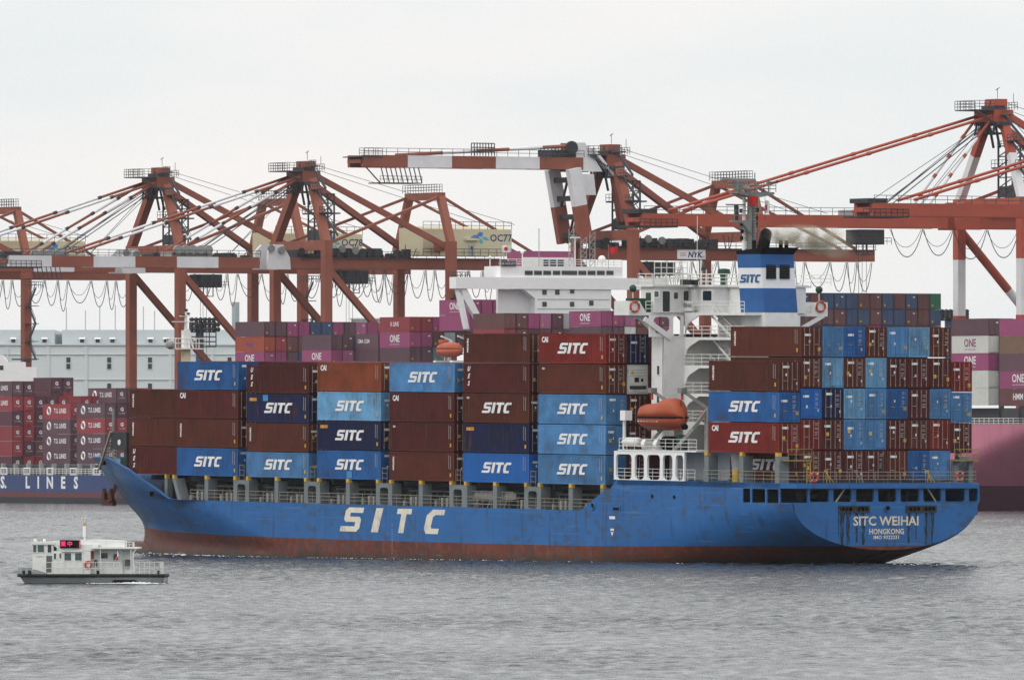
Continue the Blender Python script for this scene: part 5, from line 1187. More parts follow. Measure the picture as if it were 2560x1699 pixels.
MB().box(-7, -.6, yw0, yw1, zt0, zw).obj('wheelhouse', 'whitepaint', BR)
for u0, u1 in ((1316, 1335), (1339, 1358), (1362, 1381), (1386, 1404), (1408, 1446), (1450, 1469), (1473, 1492), (1496, 1515), (1520, 1537)):
    (a, z0_), (c, z1_) = bq_(u0, 687), bq_(u1, 676.5); MB().box(-.62, -.5, a, c, z0_, z1_).obj('window', 'glass', BR)
for v_ in (748, 772): (a, z0_), (c, z1_) = bq_(1345, v_), bq_(1560, v_ - 1.2); MB().box(-.3, -.22, a, yr - .3, z0_, z0_ + .12).obj('deck_line', 'b_grey', BR)
for u, v in ((1363, 730), (1395, 730), (1432, 727), (1363, 760), (1432, 760), (1480, 757)): a, z_ = bq_(u, v); MB().box(-.35, -.2, a - .45, a + .45, z_ - .45, z_ + .45).obj('window', 'glass', BR)
rl = MB(); rl.rail([(-.8, yw0, zw), (-.8, yw1, zw)], 1.3, 3, .06, 1.7); rl.obj('railing', 'railwhite', BR)
(a, z0_), (c, z1_) = bq_(1256, 665), bq_(1293, 653); MB().box(-.5, -.3, a, c, z0_, z1_).obj('name_board', 'dark', BR); mk('name_lettering', text_mesh('ONE HOUSTON', .62, 'mark'), BR, TR((-.28, (a + c) / 2, (z0_ + z1_) / 2)) @ FACE_END)
for u, v, r_ in ((1524, 647, .7), (1325, 629, .35), (1244, 643, .3)): a, z_ = bq_(u, v); MB().ball((-3, a, z_), r_, 12, 8).obj('satellite_dome', 'whitepaint', BR, True); MB().tube((-3, a, zw), (-3, a, z_), r_ * .35, 6).obj('dome_post', 'mark', BR)
for u0, u1, v1 in ((1478, 1484, 592), (1500, 1505, 578), (1448, 1452, 570), (1373, 1375, 570)):
    a, z_ = bq_(u0, v1); c = bq_(u1 + 8, v1)[0]; an_ = MB()
    for yy in ((a, c) if u0 > 1440 and u0 < 1510 else (a,)): an_.tube((-4, yy, zw), (-4, yy, z_), .09, 4)
    if 1440 < u0 < 1510:
        for k in range(6): an_.tube((-4, a, zw + (z_ - zw) * k / 6), (-4, c, zw + (z_ - zw) * (k + 1) / 6), .06, 4); an_.tube((-4, a, zw + (z_ - zw) * k / 6), (-4, c, zw + (z_ - zw) * k / 6), .06, 4)
    an_.obj('antenna_mast', 'steel', BR)

a, z_ = bq_(1463, 593); o = MB(); o.box(-4.2, -3.8, a - 1.0, a + 1.0, z_ - .12, z_ + .12); o.tube((-4, a, zw), (-4, a, z_), .14, 6); o.obj('radar_scanner', 'whitepaint', BR)
# funnel block further aft of it
FBk = bframe(at(1380, 700, 2265) * 1.0); 
(a, z0_), (c, z1_) = bq_(1300, 665), bq_(1430, 620); MB().box(-30, -24, a + 13.5, c + 13.5, zt0, z1_ - .2).obj('funnel_casing', 'b_mag', BR); MB().box(-24, -23.7, a + 13.7, c + 13.3, z1_ - 3.4, z1_ - 1.4).obj('casing_band', 'whitepaint', BR)
for u0 in (1358, 1375, 1394): a, z_ = bq_(u0, 640); MB().box(-23.7, -23.5, a + 13, a + 14.2, z1_ - 3.2, z1_ - 1.7).obj('window', 'glass', BR)
def far_flag(u, v, m_, label, disc=None):
    p_ = at(u, v, 2188); o = tag(empty('flag', TR(p_)), label, 'flag'); b = MB(); vs = []
    for i in range(7): x = i * .28; vs += [(x, .15 * math.sin(i * 1.3), 0), (x, .15 * math.sin(i * 1.3 + .3), -1.3)]
    b.add(vs, [(2 * i, 2 * i + 2, 2 * i + 3, 2 * i + 1) for i in range(6)]); q = b.obj('cloth', m_, o); q.modifiers.new('th', 'SOLIDIFY').thickness = .02
    if disc: MB().tube((.85, -.2, -.65), (.85, -.19, -.65), .36, 14).obj('red_disc', disc, o)
    MB().tube((0, 0, .4), (0, 0, -4), .05, 5).obj('staff', 'steel', o)
far_flag(1253, 613, 'mark', 'white flag with red disc by the white bridge behind', 'flagred'); far_flag(1521, 617, 'flagred', 'red flag right of the white bridge behind')
# lifeboat of the magenta ship
p_ = at(1124, 893, 2275); l2 = tag(empty('lifeboat', bframe(p_)), 'small orange lifeboat on white davits above the light blue container', 'lifeboat')
lo, up_ = [], []
for x in np.linspace(-4.6, 4.6, 11):
    q = abs(x) / 4.6; w_ = 1.4 * (1 - q ** 3) ** .6 + .05
    lo.append([(x, w_ * math.cos(a), 1.5 - (1.5 - .6 * q ** 3) * abs(math.sin(a)) ** .8) for a in np.linspace(0, math.pi, 9)])
    up_.append([(x, w_ * .95 * math.cos(a), 1.52 + (1.25 * (1 - q ** 3) ** .6 + .1) * abs(math.sin(a))) for a in np.linspace(0, math.pi, 9)])
loft(lo, 'hull', 'orange', l2); loft(up_, 'canopy', 'orange', l2); MB().box(-3.4, -1.6, -.6, .6, 2.5, 3.3).obj('cockpit', 'orange', l2, True)
for x in (-3.4, 3.2):
    dv = MB(); dv.box(x - .5, x + .5, -1.4, 1.4, -1.6, -.6); dv.bar((x, 1.6, -1.6), (x, 2.2, 3.2), .5); dv.bar((x, 2.2, 3.2), (x, 0, 4.0), .3); dv.box(x - 1.3, x + 1.3, -2.2, 2.2, -2.6, -1.6); dv.obj('davit', 'whitepaint', l2)
# ---- dark blue ship
pt = at(0, 1186, 2330); FT = bframe(Vector((pt.x, pt.y, 0)))
TSH = tag(empty('container_ship', FT), 'dark blue container ship lettered S. LINES at the picture edge behind', 'ship')
zt_ = pt.z
hb = MB(); hb.prism([(-60, -1), (150, -1), (150, zt_), (-60, zt_)], lambda a, c, t: (a, t, c), -.6, 30); hb.obj('hull', 'tshull', TSH)
wlz = at(0, 1227, 2330).z; MB().box(-60, 150, -.62, -.6, at(0, 1241, 2330).z, wlz).obj('boot_top', 'tsred', TSH); MB().box(-60, 150, -.62, -.6, -1, at(0, 1241, 2330).z - .01).obj('waterline_band', 'dark', TSH)
def tsx(u):
    k = (u - 1280) / F; o = FT.translation; d = Vector((FT[0][0], FT[1][0])); return (k * o.y - o.x) / (d.x - k * d.y)
for ch, u in (('S.', 16), ('L', 76), ('I', 103), ('N', 132), ('E', 165), ('S', 197)):
    o = mk('hull_letter', text_mesh(ch, 3.1, 'mark', off=.12), TSH, TR((tsx(u), -.63, at(0, 1206, 2330).z)) @ FACE_SIDE); o.scale = (1.25, 1, 1)
rl = MB(); rl.rail([(-20, -.4, zt_), (60, -.4, zt_)], 1.2, 3, .05, 1.6); rl.obj('railing', 'railwhite', TSH)
for i in range(16): MB().box(-22 + i * 5.5, -21.3 + i * 5.5, .2, .9, zt_, zt_ + 2.2).obj('stanchion', 'steel', TSH)
for i in range(0, 16, 2): MB().cell((-20 + i * 5, -17.2 + i * 5, zt_, zt_ + 1.4), (-19.7 + i * 5, -17.5 + i * 5, zt_ + .25, zt_ + 1.15), .1, lambda a, c, t: (a, .1 + t, c), 0, .1).obj('bulwark_frame', 'whitepaint', TSH)
MB().box(-60, 100, 1.5, 28, zt_, zt_ + 1.9).obj('hatch_coaming', 'steelwork', TSH)
ho = at(40, 945, 2395); hb = MB(); FH = TR(FT.translation).inverted()
o = tag(empty('ship_deckhouse', TR(at(48, 945, 2400))), 'white deckhouse top of the dark blue ship at the picture edge', 'deckhouse')
MB().box(-9, 3.6, -3, 3, -3, 2.2).obj('wall', 'whitepaint', o); MB().box(-9, 1.2, -3, 3, 2.2, 3.2).obj('upper_wall', 'whitepaint', o)
MB().prism([(-9, 3.2), (-2.2, 3.2), (-3.2, 4.6), (-9, 5.2)], lambda a, c, t: (a, t, c), -3, 3).obj('roof', 'whitepaint', o); MB().box(-5.5, -3, -3.05, -3, 1.6, 2.5).obj('window', 'glass', o); MB().box(-1.5, 3.5, -.4, .4, 3.6, 3.9).obj('radar_scanner', 'dark', o); MB().tube((1, 0, 2.2), (1, 0, 3.6), .2, 6).obj('scanner_post', 'dark', o)
# ================================================================== quay cranes
def crane(u, Y, label, k=1.0, boom='down', c1='crane', house=None, white_legs=False, Lb=63., zg0=46.3, zap=68.2, back=58., sign=False, boom_rise=0.0):
    p = at(u, 900, Y); s_, c_ = QS, QC
    bx = Vector((-s_, -c_, 0)); by = Vector((c_, -s_, 0))
    M = Matrix(((bx.x, by.x, 0, p.x), (bx.y, by.y, 0, p.y), (0, 0, 1, 0), (0, 0, 0, 1)))
    T = tag(empty('gantry_crane', M), label, 'crane', 'gantry cranes along the quay'); RR = .052
    w_, g_, zq = 11.2, 28.4, 4.0; zg1 = zg0 + 2.2; zt = zg1 + 3.4
    for X in (0, -g_):
        for y in (-w_, w_):
            if white_legs:
                MB().bar((X, y, zq), (X, y, 34.4), 1.9, 1.7).obj('leg', c1, T); MB().bar((X, y, 34.4), (X, y, 44.6), 1.8, 1.6).obj('leg_white_section', 'cranewhite', T); MB().bar((X, y, 44.6), (X, y, zt), 1.85, 1.65).obj('leg_top', c1, T)
            else: MB().bar((X, y, zq), (X, y, zt), 1.9, 1.7).obj('leg', c1, T)
        MB().bar((X, -w_, zt - 1.0), (X, w_, zt - 1.0), 1.5, 1.9).obj('portal_beam', c1, T)
        MB().bar((X, -w_, zq + 12), (X, w_, zq + 12), 1.4, 1.8).obj('sill_beam', c1, T)
    for y in (-w_, w_):
        MB().bar((0, y, zq + 12), (-g_, y, zq + 12), 1.3, 1.6).obj('side_beam', c1, T)
        if white_legs:
            a, c = Vector((-.6, y, zg0 - .5)), Vector((-g_, y, zq + 16)); MB().tube(a, a.lerp(c, .35), .8, 10).obj('diagonal_brace', c1, T); MB().tube(a.lerp(c, .35), c, .78, 10).obj('diagonal_brace_white', 'cranewhite', T)
        else: MB().bar((-.6, y, zg0 - .5), (-g_ + 1, y, zq + 14), 1.3, 1.2).obj('diagonal_brace', c1, T)
    # girder, trolley, boom
    for y in (-2.7, 2.7): MB().bar((4, y, (zg0 + zg1) / 2), (-back, y, (zg0 + zg1) / 2), 1.1, zg1 - zg0).obj('girder', c1, T)
    rl = MB(); rl.rail([(2, 3.6, zg1), (-back, 3.6, zg1)], 1.3, 2, .052, 2.2); rl.box(-back, 2, 3.2, 3.9, zg1, zg1 + .1); rl.obj('walkway', 'steelwork', T)
    # main frame
    apex = []
    for y in (-w_, w_):
        yt = 2.6 if y > 0 else -2.6; a, c = Vector((0, y, zt - .5)), Vector((-1.0, yt, zap - 3.5)); apex.append(c)
        if white_legs: MB().bar(a, a.lerp(c, .55), 1.5, 1.3).obj('frame_leg_white', 'cranewhite', T); MB().bar(a.lerp(c, .55), c, 1.5, 1.3).obj('frame_leg', c1, T)
        else: MB().bar(a, c, 1.7, 1.5).obj('frame_leg', c1, T)
    MB().box(-2.6, 1.4, -3.6, 3.6, zap - 4.4, zap - 2.2).obj('apex_head', c1, T); MB().box(-2.0, 1.0, -4.3, 4.3, zap - 5.0, zap - 4.4).obj('apex_platform', 'steelwork', T)
    for y in (-1.6, .6): MB().box(-2.3, .2, y - .1, y + 1.4, zap - 2.4, zap - .2).obj('apex_sheave', c1, T)
    rl = MB(); rl.rail([(5.5, -3.5, zap - 2.2), (5.5, 3.5, zap - 2.2), (1.2, 3.5, zap - 2.2)], 1.6, 3, .052, 1.0); rl.rail([(5.5, -3.5, zap - 2.2), (1.2, -3.5, zap - 2.2)], 1.6, 3, .052, 1.0); rl.box(1.2, 5.5, -3.5, 3.5, zap - 2.4, zap - 2.2); rl.bar((5.0, 3.4, zap - 2.4), (1.2, 3.4, zap - 4.6), .25); rl.rail([(-3.5, 3.6, zap - 2.2), (-3.5, -3.6, zap - 2.2)], 1.4, 3, .052, 1.0); rl.obj('apex_railing', 'steelwork', T)
    rl = MB(); rl.tube((-2, -1, zap), (-2, -1, zap + 1.8), .06, 4); rl.bar((-2, -1.6, zap + 1.5), (-2, -.3, zap + 1.9), .1); rl.tube((-3, 3, zap - 1), (-3, 3, zap + .8), .06, 4); rl.obj('wind_vane', 'steelwork', T)
    for y in (-w_, w_):
        yt = 3.0 if y > 0 else -3.0
        MB().bar((-1.8, yt, zap - 3.2 + (0 if y > 0 else -.0)), (-g_, y * .86, zt - 1.2), 1.15, 1.15).obj('back_stay', c1, T)
    # landside frame
    za = zt + 9.2
    for y in (-w_, w_): MB().bar((-g_, y, zt - .5), (-g_, y * .6, za), 1.5, 1.3).obj('rear_frame_leg', c1, T)
    MB().bar((-g_, -w_ * .66, za), (-g_, w_ * .66, za), 1.5, 1.5).obj('rear_frame_beam', c1, T)
    rl = MB(); rl.rail([(-g_, -w_ * .66, za + .7), (-g_, w_ * .66, za + .7)], 1.7, 3, .052, 1.1); rl.rail([(-g_ + 1.2, -w_ * .66, za + .7), (-g_ + 1.2, w_ * .66, za + .7)], 1.7, 3, .052, 1.1); rl.obj('rear_railing', 'steelwork', T)
    for y in (-w_ * .62, w_ * .62):
        MB().bar((-g_, y, za), (-1.5, y * 1.4, zt - .5), .55, .55).obj('frame_stay', c1, T); MB().bar((-g_, y, za), (-back + 4, y * .4, zg1 + .2), .5, .5).obj('reach_stay', c1, T)
    # machinery house
    if house:
        hx0, hx1, zh0, zh1 = -25.2, -45.6, zg1 + .6, zg1 + 6.6
        MB().prism([(-5.2, zh0), (5.2, zh0), (5.2, zh1 - .6), (1, zh1), (-5.2, zh1 - .4)], lambda a, c, t: (hx0 + t, a, c), 0, hx1 - hx0).obj('machinery_house', 'house_cream', T)
        rl = MB(); rl.rail([(hx0, 5.2, zh1 - .6), (hx1, 5.2, zh1 - .6)], 1.5, 2, .052, 1.8); rl.rail([(hx0, 5.2, zh0), (hx1, 5.9, zh0)], 1.4, 2, .052, 1.8); rl.obj('house_railing', 'steelwork', T)
        MB().box(-37.8, -34.8, 5.2, 5.9, zh1 - 2.9, zh1 - 2.5).obj('house_awning', 'house_cream', T); MB().box(-37.0, -35.6, 5.2, 5.28, zh0, zh0 + 2.2).obj('house_door', 'b_grey', T); MB().box(-36.6, -36.1, 5.27, 5.33, zh0 + 1.3, zh0 + 1.9).obj('door_window', 'glass', T)
        mk('house_lettering', text_mesh(house, 2.0, 'navytext', off=.03), T, TR((hx1 + 2.5, 5.24, zh0 + 3.6)) @ Matrix(((-1, 0, 0, 0), (0, 0, 1, 0), (0, 1, 0, 0), (0, 0, 0, 1))))
        for i, (m_, pts) in enumerate((('oneblue', [(0, 0), (1.4, .7), (2.6, .5), (3.4, -.4), (2.4, -.2), (1.3, -.1)]), ('oneblue', [(2.2, .6), (3.1, 1.5), (4.3, 1.2), (4.0, .4), (3.2, .3)]), ('oneteal', [(2.6, -.5), (3.6, -.2), (4.4, -1.2), (3.6, -1.6)]), ('oneteal', [(3.8, .2), (5.0, .3), (6.4, -.5), (5.2, -.7), (4.4, -.4)]))):
            MB().prism(pts, lambda a, c, t: (hx1 + 9.6 - a * .7, 5.21 + t, zh0 + 3.7 + c * .8), 0, .04).obj('house_emblem', m_, T)
    # access tower and stairs
    lt = MB()
    for dx in (-5.5, -2.5):
        for dy in (-1.5, 4.0, 1.2): lt.bar((dx, dy, zt), (dx, dy, zt + 9.5), .28)
    for z in np.arange(0, 9.6, 1.9):
        for dx in (-5.5, -2.5): lt.bar((dx, -1.5, zt + z), (dx, 4, zt + z), .2); lt.bar((dx, -1.5, zt + z), (dx, 4, zt + min(9.5, z + 1.9)), .16)
    lt.box(-6, -2, -3.2, 5.8, zt + 5.4, zt + 5.7); lt.rail([(-2, -3.2, zt + 5.7), (-2, 5.8, zt + 5.7)], 1.3, 2, .052, 1.3); lt.rail([(-2, -1, zt + 9.4), (-2, 4, zt + 9.4)], 1.0, 2, .052, 1.3); lt.box(-5, -2.5, -1.5, 4, zt + .2, zt + 2.2); lt.obj('access_tower', 'steelwork', T)
    st = MB(); zz = zt + 1; yb = lambda z: w_ - (w_ - 2.6) * max(0, min(1, (z - zt) / (zap - 3.5 - zt)))
    for i in range(3):
        y0_, y1_ = yb(zz) + 2.6 + .6 * i % 2, yb(zz + 4.6) + 1.2
        st.bar((-.5, y0_ + 2.0, zz), (-.5, y1_, zz + 4.6), .2, .5); st.bar((-.5, y0_ + 2.0, zz + 1.1), (-.5, y1_, zz + 5.7), .09); st.box(-1.2, .2, yb(zz + 4.6) + .4, y1_ + 2.4, zz + 4.5, zz + 4.7); st.rail([(-.2, yb(zz + 4.6) + .4, zz + 4.7), (-.2, y1_ + 2.4, zz + 4.7)], 1.1, 2, .06, 1.0); zz += 4.7
    st.obj('stairway', 'steelwork', T)
    s2 = MB(); zz = zg0 - 2
    for i in range(4): s2.bar((-g_, w_ + 1.2 + (0 if i % 2 else 3.4), zz), (-g_, w_ + 1.2 + (3.4 if i % 2 else 0), zz - 3.8), .2, .5); s2.bar((-g_, w_ + 1.2 + (0 if i % 2 else 3.4), zz + 1), (-g_, w_ + 1.2 + (3.4 if i % 2 else 0), zz - 2.8), .1); s2.box(-g_ - .6, -g_ + .6, w_ + .8, w_ + 5, zz - 3.9, zz - 3.75); zz -= 3.8
    s2.rail([(-g_, w_ + .8, zg0 - 2), (-g_, w_ + 8, zg0 - 2)], 1.3, 2, .052, 1.0); s2.rail([(-g_, w_ + 8, zg0 - 2), (-g_ + 5, w_ + 8, zg0 - 2)], 1.3, 2, .052, 1.0); s2.obj('stairway', 'steelwork', T)
    cx = 38.0 if white_legs else 0.0
    cb = MB(); cb.box(cx - 14, cx - 9, -2.4, 2.8, zg0 - 3.0, zg0 - .3); cb.obj('operator_cab', 'dark', T)
    cb = MB()
    for q in (-12.6, -10.4):
        for yy in (-1, 1.4): cb.bar((cx + q, yy, zg0 - 4.8), (cx + q, yy, zg0 - 3.0), .16)
    cb.box(cx - 12.7, cx - 10.3, -1.1, 1.5, zg0 - 4.9, zg0 - 4.75); cb.rail([(cx - 15.5, 2.8, zg0 - 3), (cx - 8, 2.8, zg0 - 3)], 1.2, 2, .05, .9); cb.obj('cab_platform', 'steelwork', T)
    # winding gear on the girder
    wn = MB()
    for i, x in enumerate((-6, -9, -12.5, -16, 1.5)): wn.box(x - 1, x + .8, -2.5, 2.8, zg1, zg1 + 1.6 + .4 * (i % 2)); wn.tube((x, 2.9, zg1 + 1.2), (x, 3.3, zg1 + 1.2), .8, 10)
    wn.obj('winding_gear', 'dark', T)
    for i, x in enumerate((6.2, 8.6, -4.5, -7.5, -10.5)):
        MB().tube((x, 3.4, zg1 + 1.5 + .3 * (i % 2)), (x, 3.9, zg1 + 1.5 + .3 * (i % 2)), .75, 12).obj('rope_sheave', 'mastgrey', T)
    hd = MB()
    for y in (-3.2, -1, 1, 3.2):
        hd.bar((-2.5, y, zap - 9), (-1.5, y, zap - 4.4), .35); hd.bar((1.5, y, zap - 6.8), (1.0, y, zap - 4.4), .3)
    hd.box(-2.4, 1.2, -3.4, 3.4, zap - 6.6, zap - 6.3); hd.rail([(1.2, -3.4, zap - 6.3), (1.2, 3.4, zap - 6.3)], 1.3, 2, .052, 1.0); hd.box(-1.6, .6, -2.4, 2.4, zap - 4.5, zap - 2.3 + .9); hd.obj('head_machinery', 'dark', T)
    gm = MB(); rgm = random.Random(int(u))
    for i in range(26):
        x = rgm.uniform(-24, 3); gm.box(x, x + rgm.uniform(.4, 1.6), 2.0, 3.6, zg1, zg1 + rgm.uniform(.4, 1.9))
    for i in range(14): x = rgm.uniform(-26, 2); gm.bar((x, 3.3, zg1), (x + rgm.uniform(-1, 1), 3.3, zg1 + rgm.uniform(1.5, 3.2)), .12)
    gm.obj('girder_machinery', 'dark', T)
    wr = MB(); wr.tube((-2, 2.6, zap - 1), (-g_ - 18, 5, zg1 + 7), .05, 4); wr.tube((-2, -2.6, zap - 1), (-g_ - 16, -3, zg1 + 7), .05, 4)
    for y in (-4, 0, 5): wr.tube((cx - 11, y * .3, zg0 - 3), (cx - 11, y * .35, 8), .05, 4)
    wr.obj('wire_rope', 'steelwork', T)
    # festoon cable
    fs = MB(); x = 23.0 if white_legs else -4.0; n = 0
    while x > -back + 2:
        sp = (3.2, 4.2, 3.0, 2.2, 5.4, 3.6, 2.0)[n % 7]; dp = (5.6, 4.9, 5.4, 6.6, 4.8, 5.6, 6.2)[n % 7]
        if white_legs: sp, dp = (6.6, 6.2, 6.9)[n % 3], (5.0, 4.7, 5.3)[n % 3]
        pts = [Vector((x - sp * t, 3.5, zg0 - .2 - dp * (1 - abs(2 * t - 1) ** 2.2))) for t in np.linspace(0, 1, 13)]; fs.path(pts, .085, 4); fs.path([p_ + Vector((0, -.5, (zg0 - .2 - p_.z) * .35)) for p_ in pts], .05, 4); x -= sp + .2; n += 1
    fs.obj('festoon_cable', 'steelwork', T)
    if sign:
        z_ = (zg0 + zg1) / 2; MB().box(-20.2, -14, 3.25, 3.5, z_ - .9, z_ + .9).obj('sign_board', 'whitepaint', T); mk('sign_lettering', text_mesh('NYK', 1.5, 'navytext', shear=.2, off=.05), T, TR((-17.8, 3.52, z_ - .1)) @ Matrix(((-1, 0, 0, 0), (0, 0, 1, 0), (0, 1, 0, 0), (0, 0, 0, 1)))); mk('sign_lettering', text_mesh('LINE', .5, 'navytext'), T, TR((-19.5, 3.52, z_ - .45)) @ Matrix(((-1, 0, 0, 0), (0, 0, 1, 0), (0, 1, 0, 0), (0, 0, 0, 1))))
        for dz in (.15, -.25): MB().box(-15.9, -14.6, 3.5, 3.52, z_ + dz, z_ + dz + .12).obj('sign_stripe', 'b_red', T)
    # boom
    def seg(a, c, n_, first, mats, nm='boom', hgt=2.2):
        a, c = Vector(a), Vector(c)
        for y in (-2.7, 2.7):
            o3 = Vector((0, y, 0))
            for i in range(n_):
                MB().bar(a.lerp(c, i / n_) + o3, a.lerp(c, (i + 1) / n_) + o3, 1.1, hgt).obj(nm + '_section', mats[(i + first) % 2], T)
        rl = MB(); off = Vector((0, 3.6, hgt / 2)); rl.rail([a + off, c + off], 1.3, 2, .052, 2.4); rl.obj('boom_railing', 'steelwork', T)
        for i in range(0, n_ + 1, 1): MB().bar(a.lerp(c, i / n_) + Vector((0, -2.7, 0)), a.lerp(c, i / n_) + Vector((0, 2.7, 0)), .7, .8).obj('cross_beam', mats[0], T)
    zc = (zg0 + zg1) / 2; wm = 'cranewhite'
    if boom == 'down':
        MB().prism([(4, zg0 - .2), (9.2, zg0 - .2), (9.0, zg1 + 1.2), (7.6, zg1 + 2.6), (5.8, zg1 + 2.6), (4.2, zg1)], lambda a, c, t: (a, t, c), 2.5, 3.35).obj('boom_hinge', wm if not white_legs else c1, T)
        MB().prism([(4, zg0 - .2), (9.2, zg0 - .2), (9.0, zg1 + 1.2), (7.6, zg1 + 2.6), (5.8, zg1 + 2.6), (4.2, zg1)], lambda a, c, t: (a, t, c), -3.35, -2.5).obj('boom_hinge', wm if not white_legs else c1, T)
        if white_legs: seg((11, 0, zc), (Lb + 4, 0, zc), 5, 0, (c1, c1))
        else: seg((11, 0, zc), (Lb + 4, 0, zc), 6, 0, (c1, wm))
        for fr_, yy in (((.88, 3), (.17, 3)) if white_legs else ((.76, 3), (.42, 3))):
            for y in (-2.8, 2.8):
                a, c = Vector((1.0, y, zap - 3.2)), Vector((4 + Lb * fr_, y, zg1 + .6)); n_ = 5
                for i in range(n_): MB().tube(a.lerp(c, i / n_), a.lerp(c, (i + 1) / n_), .27, 8).obj('fore_stay', (c1 if (fr_ > .5 or i == 0) else wm) if white_legs else (c1 if i % 2 == 0 else wm), T)
                for i in range(1, n_): q = a.lerp(c, i / n_); MB().tube(q, q + (c - a).normalized() * .8, .36, 8).obj('stay_joint', 'dark' if not white_legs else c1, T)
        rp = MB()
        for i, (x, y) in enumerate(((9, -1.2), (10, 1), (17, -1.2), (19, 1.4), (22, .4))): rp.tube((0, y, zap - 3.8), (x + 6, y, zg1 + 1.2), .06, 4)
        for y in (-1.5, 1.0): rp.tube((-1, y, zap - 3.8), (23, y, zg1 + 1.0), .1, 4)
        rp.obj('hoist_rope', 'steelwork', T)
        sh = MB()
        for i in range(5): sh.tube((13.5 + i * 1.7 + 9, 2.6, zg1 + 1.4), (13.5 + i * 1.7 + 9, 3.3, zg1 + 1.4), .95, 12)
        sh.box(21.5, 30.5, -2.6, 2.6, zg1, zg1 + 1.0); sh.obj('boom_sheaves', 'steel', T)
        tp = MB(); tp.box(Lb - 3, Lb + 6, -3.4, 3.4, zg0 - .3, zg0); tp.rail([(Lb + 6, 3.4, zg0), (Lb - 3, 3.4, zg0)], 1.2, 2, .052, 1.2); tp.box(Lb + 1, Lb + 5, -3, 3, zg1, zg1 + .8); tp.obj('boom_tip', 'dark', T)
        lg = MB(); lg.box(Lb - 8, Lb - 1, -2.4, 2.4, zg0 - 2.6, zg0 - 2.4)
        for i in range(7): lg.bar((Lb - 8 + i, 2.4, zg0 - 2.5), (Lb - 7.5 + i, 2.4, zg0), .14)
        if not white_legs: lg.obj('tip_cage', 'steelwork', T)
    elif boom == 'folded':
        h0 = Vector((6.5, 0, zg1 + 1)); h1 = Vector((9.2, 0, zap - 5.0))
        for y in (-4.2, 4.2):
            o3 = Vector((0, y, 0)); md = h0.lerp(h1, .5)
            MB().bar(h0 + o3, md + o3, 2.6, 1.6, Vector((0, 1, 0))).obj('raised_boom', c1, T); MB().bar(md + o3, h1 + o3, 2.6, 1.6, Vector((0, 1, 0))).obj('raised_boom_section', wm, T)
        for f_ in (.1, .35, .6, .85): q = h0.lerp(h1, f_); MB().bar(q - Vector((0, 4.2, 0)), q + Vector((0, 4.2, 0)), 1.0).obj('cross_beam', 'dark', T)
        rl = MB(); rl.bar(h0 - Vector((0, 3, 0)), h0.lerp(h1, .5) + Vector((0, 3, 0)), .4); rl.bar(h0.lerp(h1, .5) - Vector((0, 3, 0)), h1 + Vector((0, 3, 0)), .4); rl.obj('raised_bracing', 'dark', T)
        zb = zap - 4.0; seg((6.5, 0, zb), (54, 0, zb), 5, 0, (c1, wm), 'outer_boom', 2.3)
        for y in (-2.7, 2.7):
            a, c = Vector((8, y, zb + 3.4)), Vector((44, y, zb + 1.3))
            for i in range(5): MB().tube(a.lerp(c, i / 5), a.lerp(c, (i + 1) / 5), .34, 8).obj('fore_stay', (c1, wm)[i % 2], T)
            MB().prism([(2.2, zb - 1.5), (8, zb - 1.5), (8, zb + 4.0), (6, zb + 4.0)], lambda q_, r_, t: (q_, y + t, r_), -.4, .4).obj('elbow', wm if y > 0 else c1, T)
        MB().prism([(4.0, zb - 6.0), (6.5, zb - 6.0), (7.5, zb - 2), (4.5, zb - 2)], lambda q_, r_, t: (q_, t, r_), 2.4, 3.8).obj('hinge_plate', wm, T)
        for y in (2.0, 3.2): MB().bar((4.5, y, zb + 3), (-.5, y, zb - 2.5), .55).obj('link_arm', wm, T); MB().tube((-.5, y, zb - 2.5), (-2.0, y, zb - 11), .45, 8).obj('link_rod', c1, T)
        rl = MB(); rl.box(7, 13, -3, 3, zb + 1.2, zb + 2.6); rl.tube((9, 2.9, zb + 3), (9, 3.4, zb + 3), 1.3, 12); rl.obj('winding_gear', 'dark', T)
        lg = MB(); lg.box(41, 50, -2.4, 2.4, zb - 4.2, zb - 4.0)
        for i in range(9): lg.bar((41 + i, 2.4, zb - 4.1), (41.8 + i, 2.4, zb - 1.1), .16)
        lg.rail([(41, 2.4, zb - 4), (50, 2.4, zb - 4)], 1.2, 2, .052, 1.5); lg.bar((50, 2.4, zb - 4.1), (53, 2.4, zb - 1.2), .2); lg.obj('tip_cage', 'steelwork', T)
        tp = MB(); tp.rail([(55, 3.4, zb + 1), (50, 3.4, zb + 1)], 1.4, 3, .052, 1.0); tp.rail([(26, 3.6, zb + 1.2), (31, 3.6, zb + 1.2)], 2.4, 3, .1, .6); tp.rail([(12, 3.6, zb + 1.2), (16, 3.6, zb + 1.2)], 1.6, 3, .1, .8); tp.box(50, 55, -3.4, 3.4, zb + .7, zb + .9); tp.obj('tip_railing', 'steelwork', T)
    return T
crane(52, 2560, 'brown gantry crane at the picture edge, mostly cut off', house='OC79') if False else None
crane(389, 2497, 'brown gantry crane with cream house lettered OC78, left of its twin', house='OC78')
crane(752, 2440, 'brown gantry crane with cream house lettered OC77, boom lowered', house='OC77')
crane(1512, 2318, 'brown gantry crane with folded white striped boom and NYK sign', boom='folded', sign=True, zap=68.6)
crane(2477, 2194, 'orange red gantry crane with white legs and long lowered boom', c1='crane2', white_legs=True, Lb=70, zg0=50.0, zap=73.8, back=40)
crane(3080, 2100, 'orange red gantry crane beyond the right edge, only its boom and stays in view', c1='crane2', white_legs=True, Lb=70, zg0=50.0, zap=73.8, back=40)
p0 = crane(-290, 2590, 'brown gantry crane cut off by the picture edge, cream house behind', house='OC79')
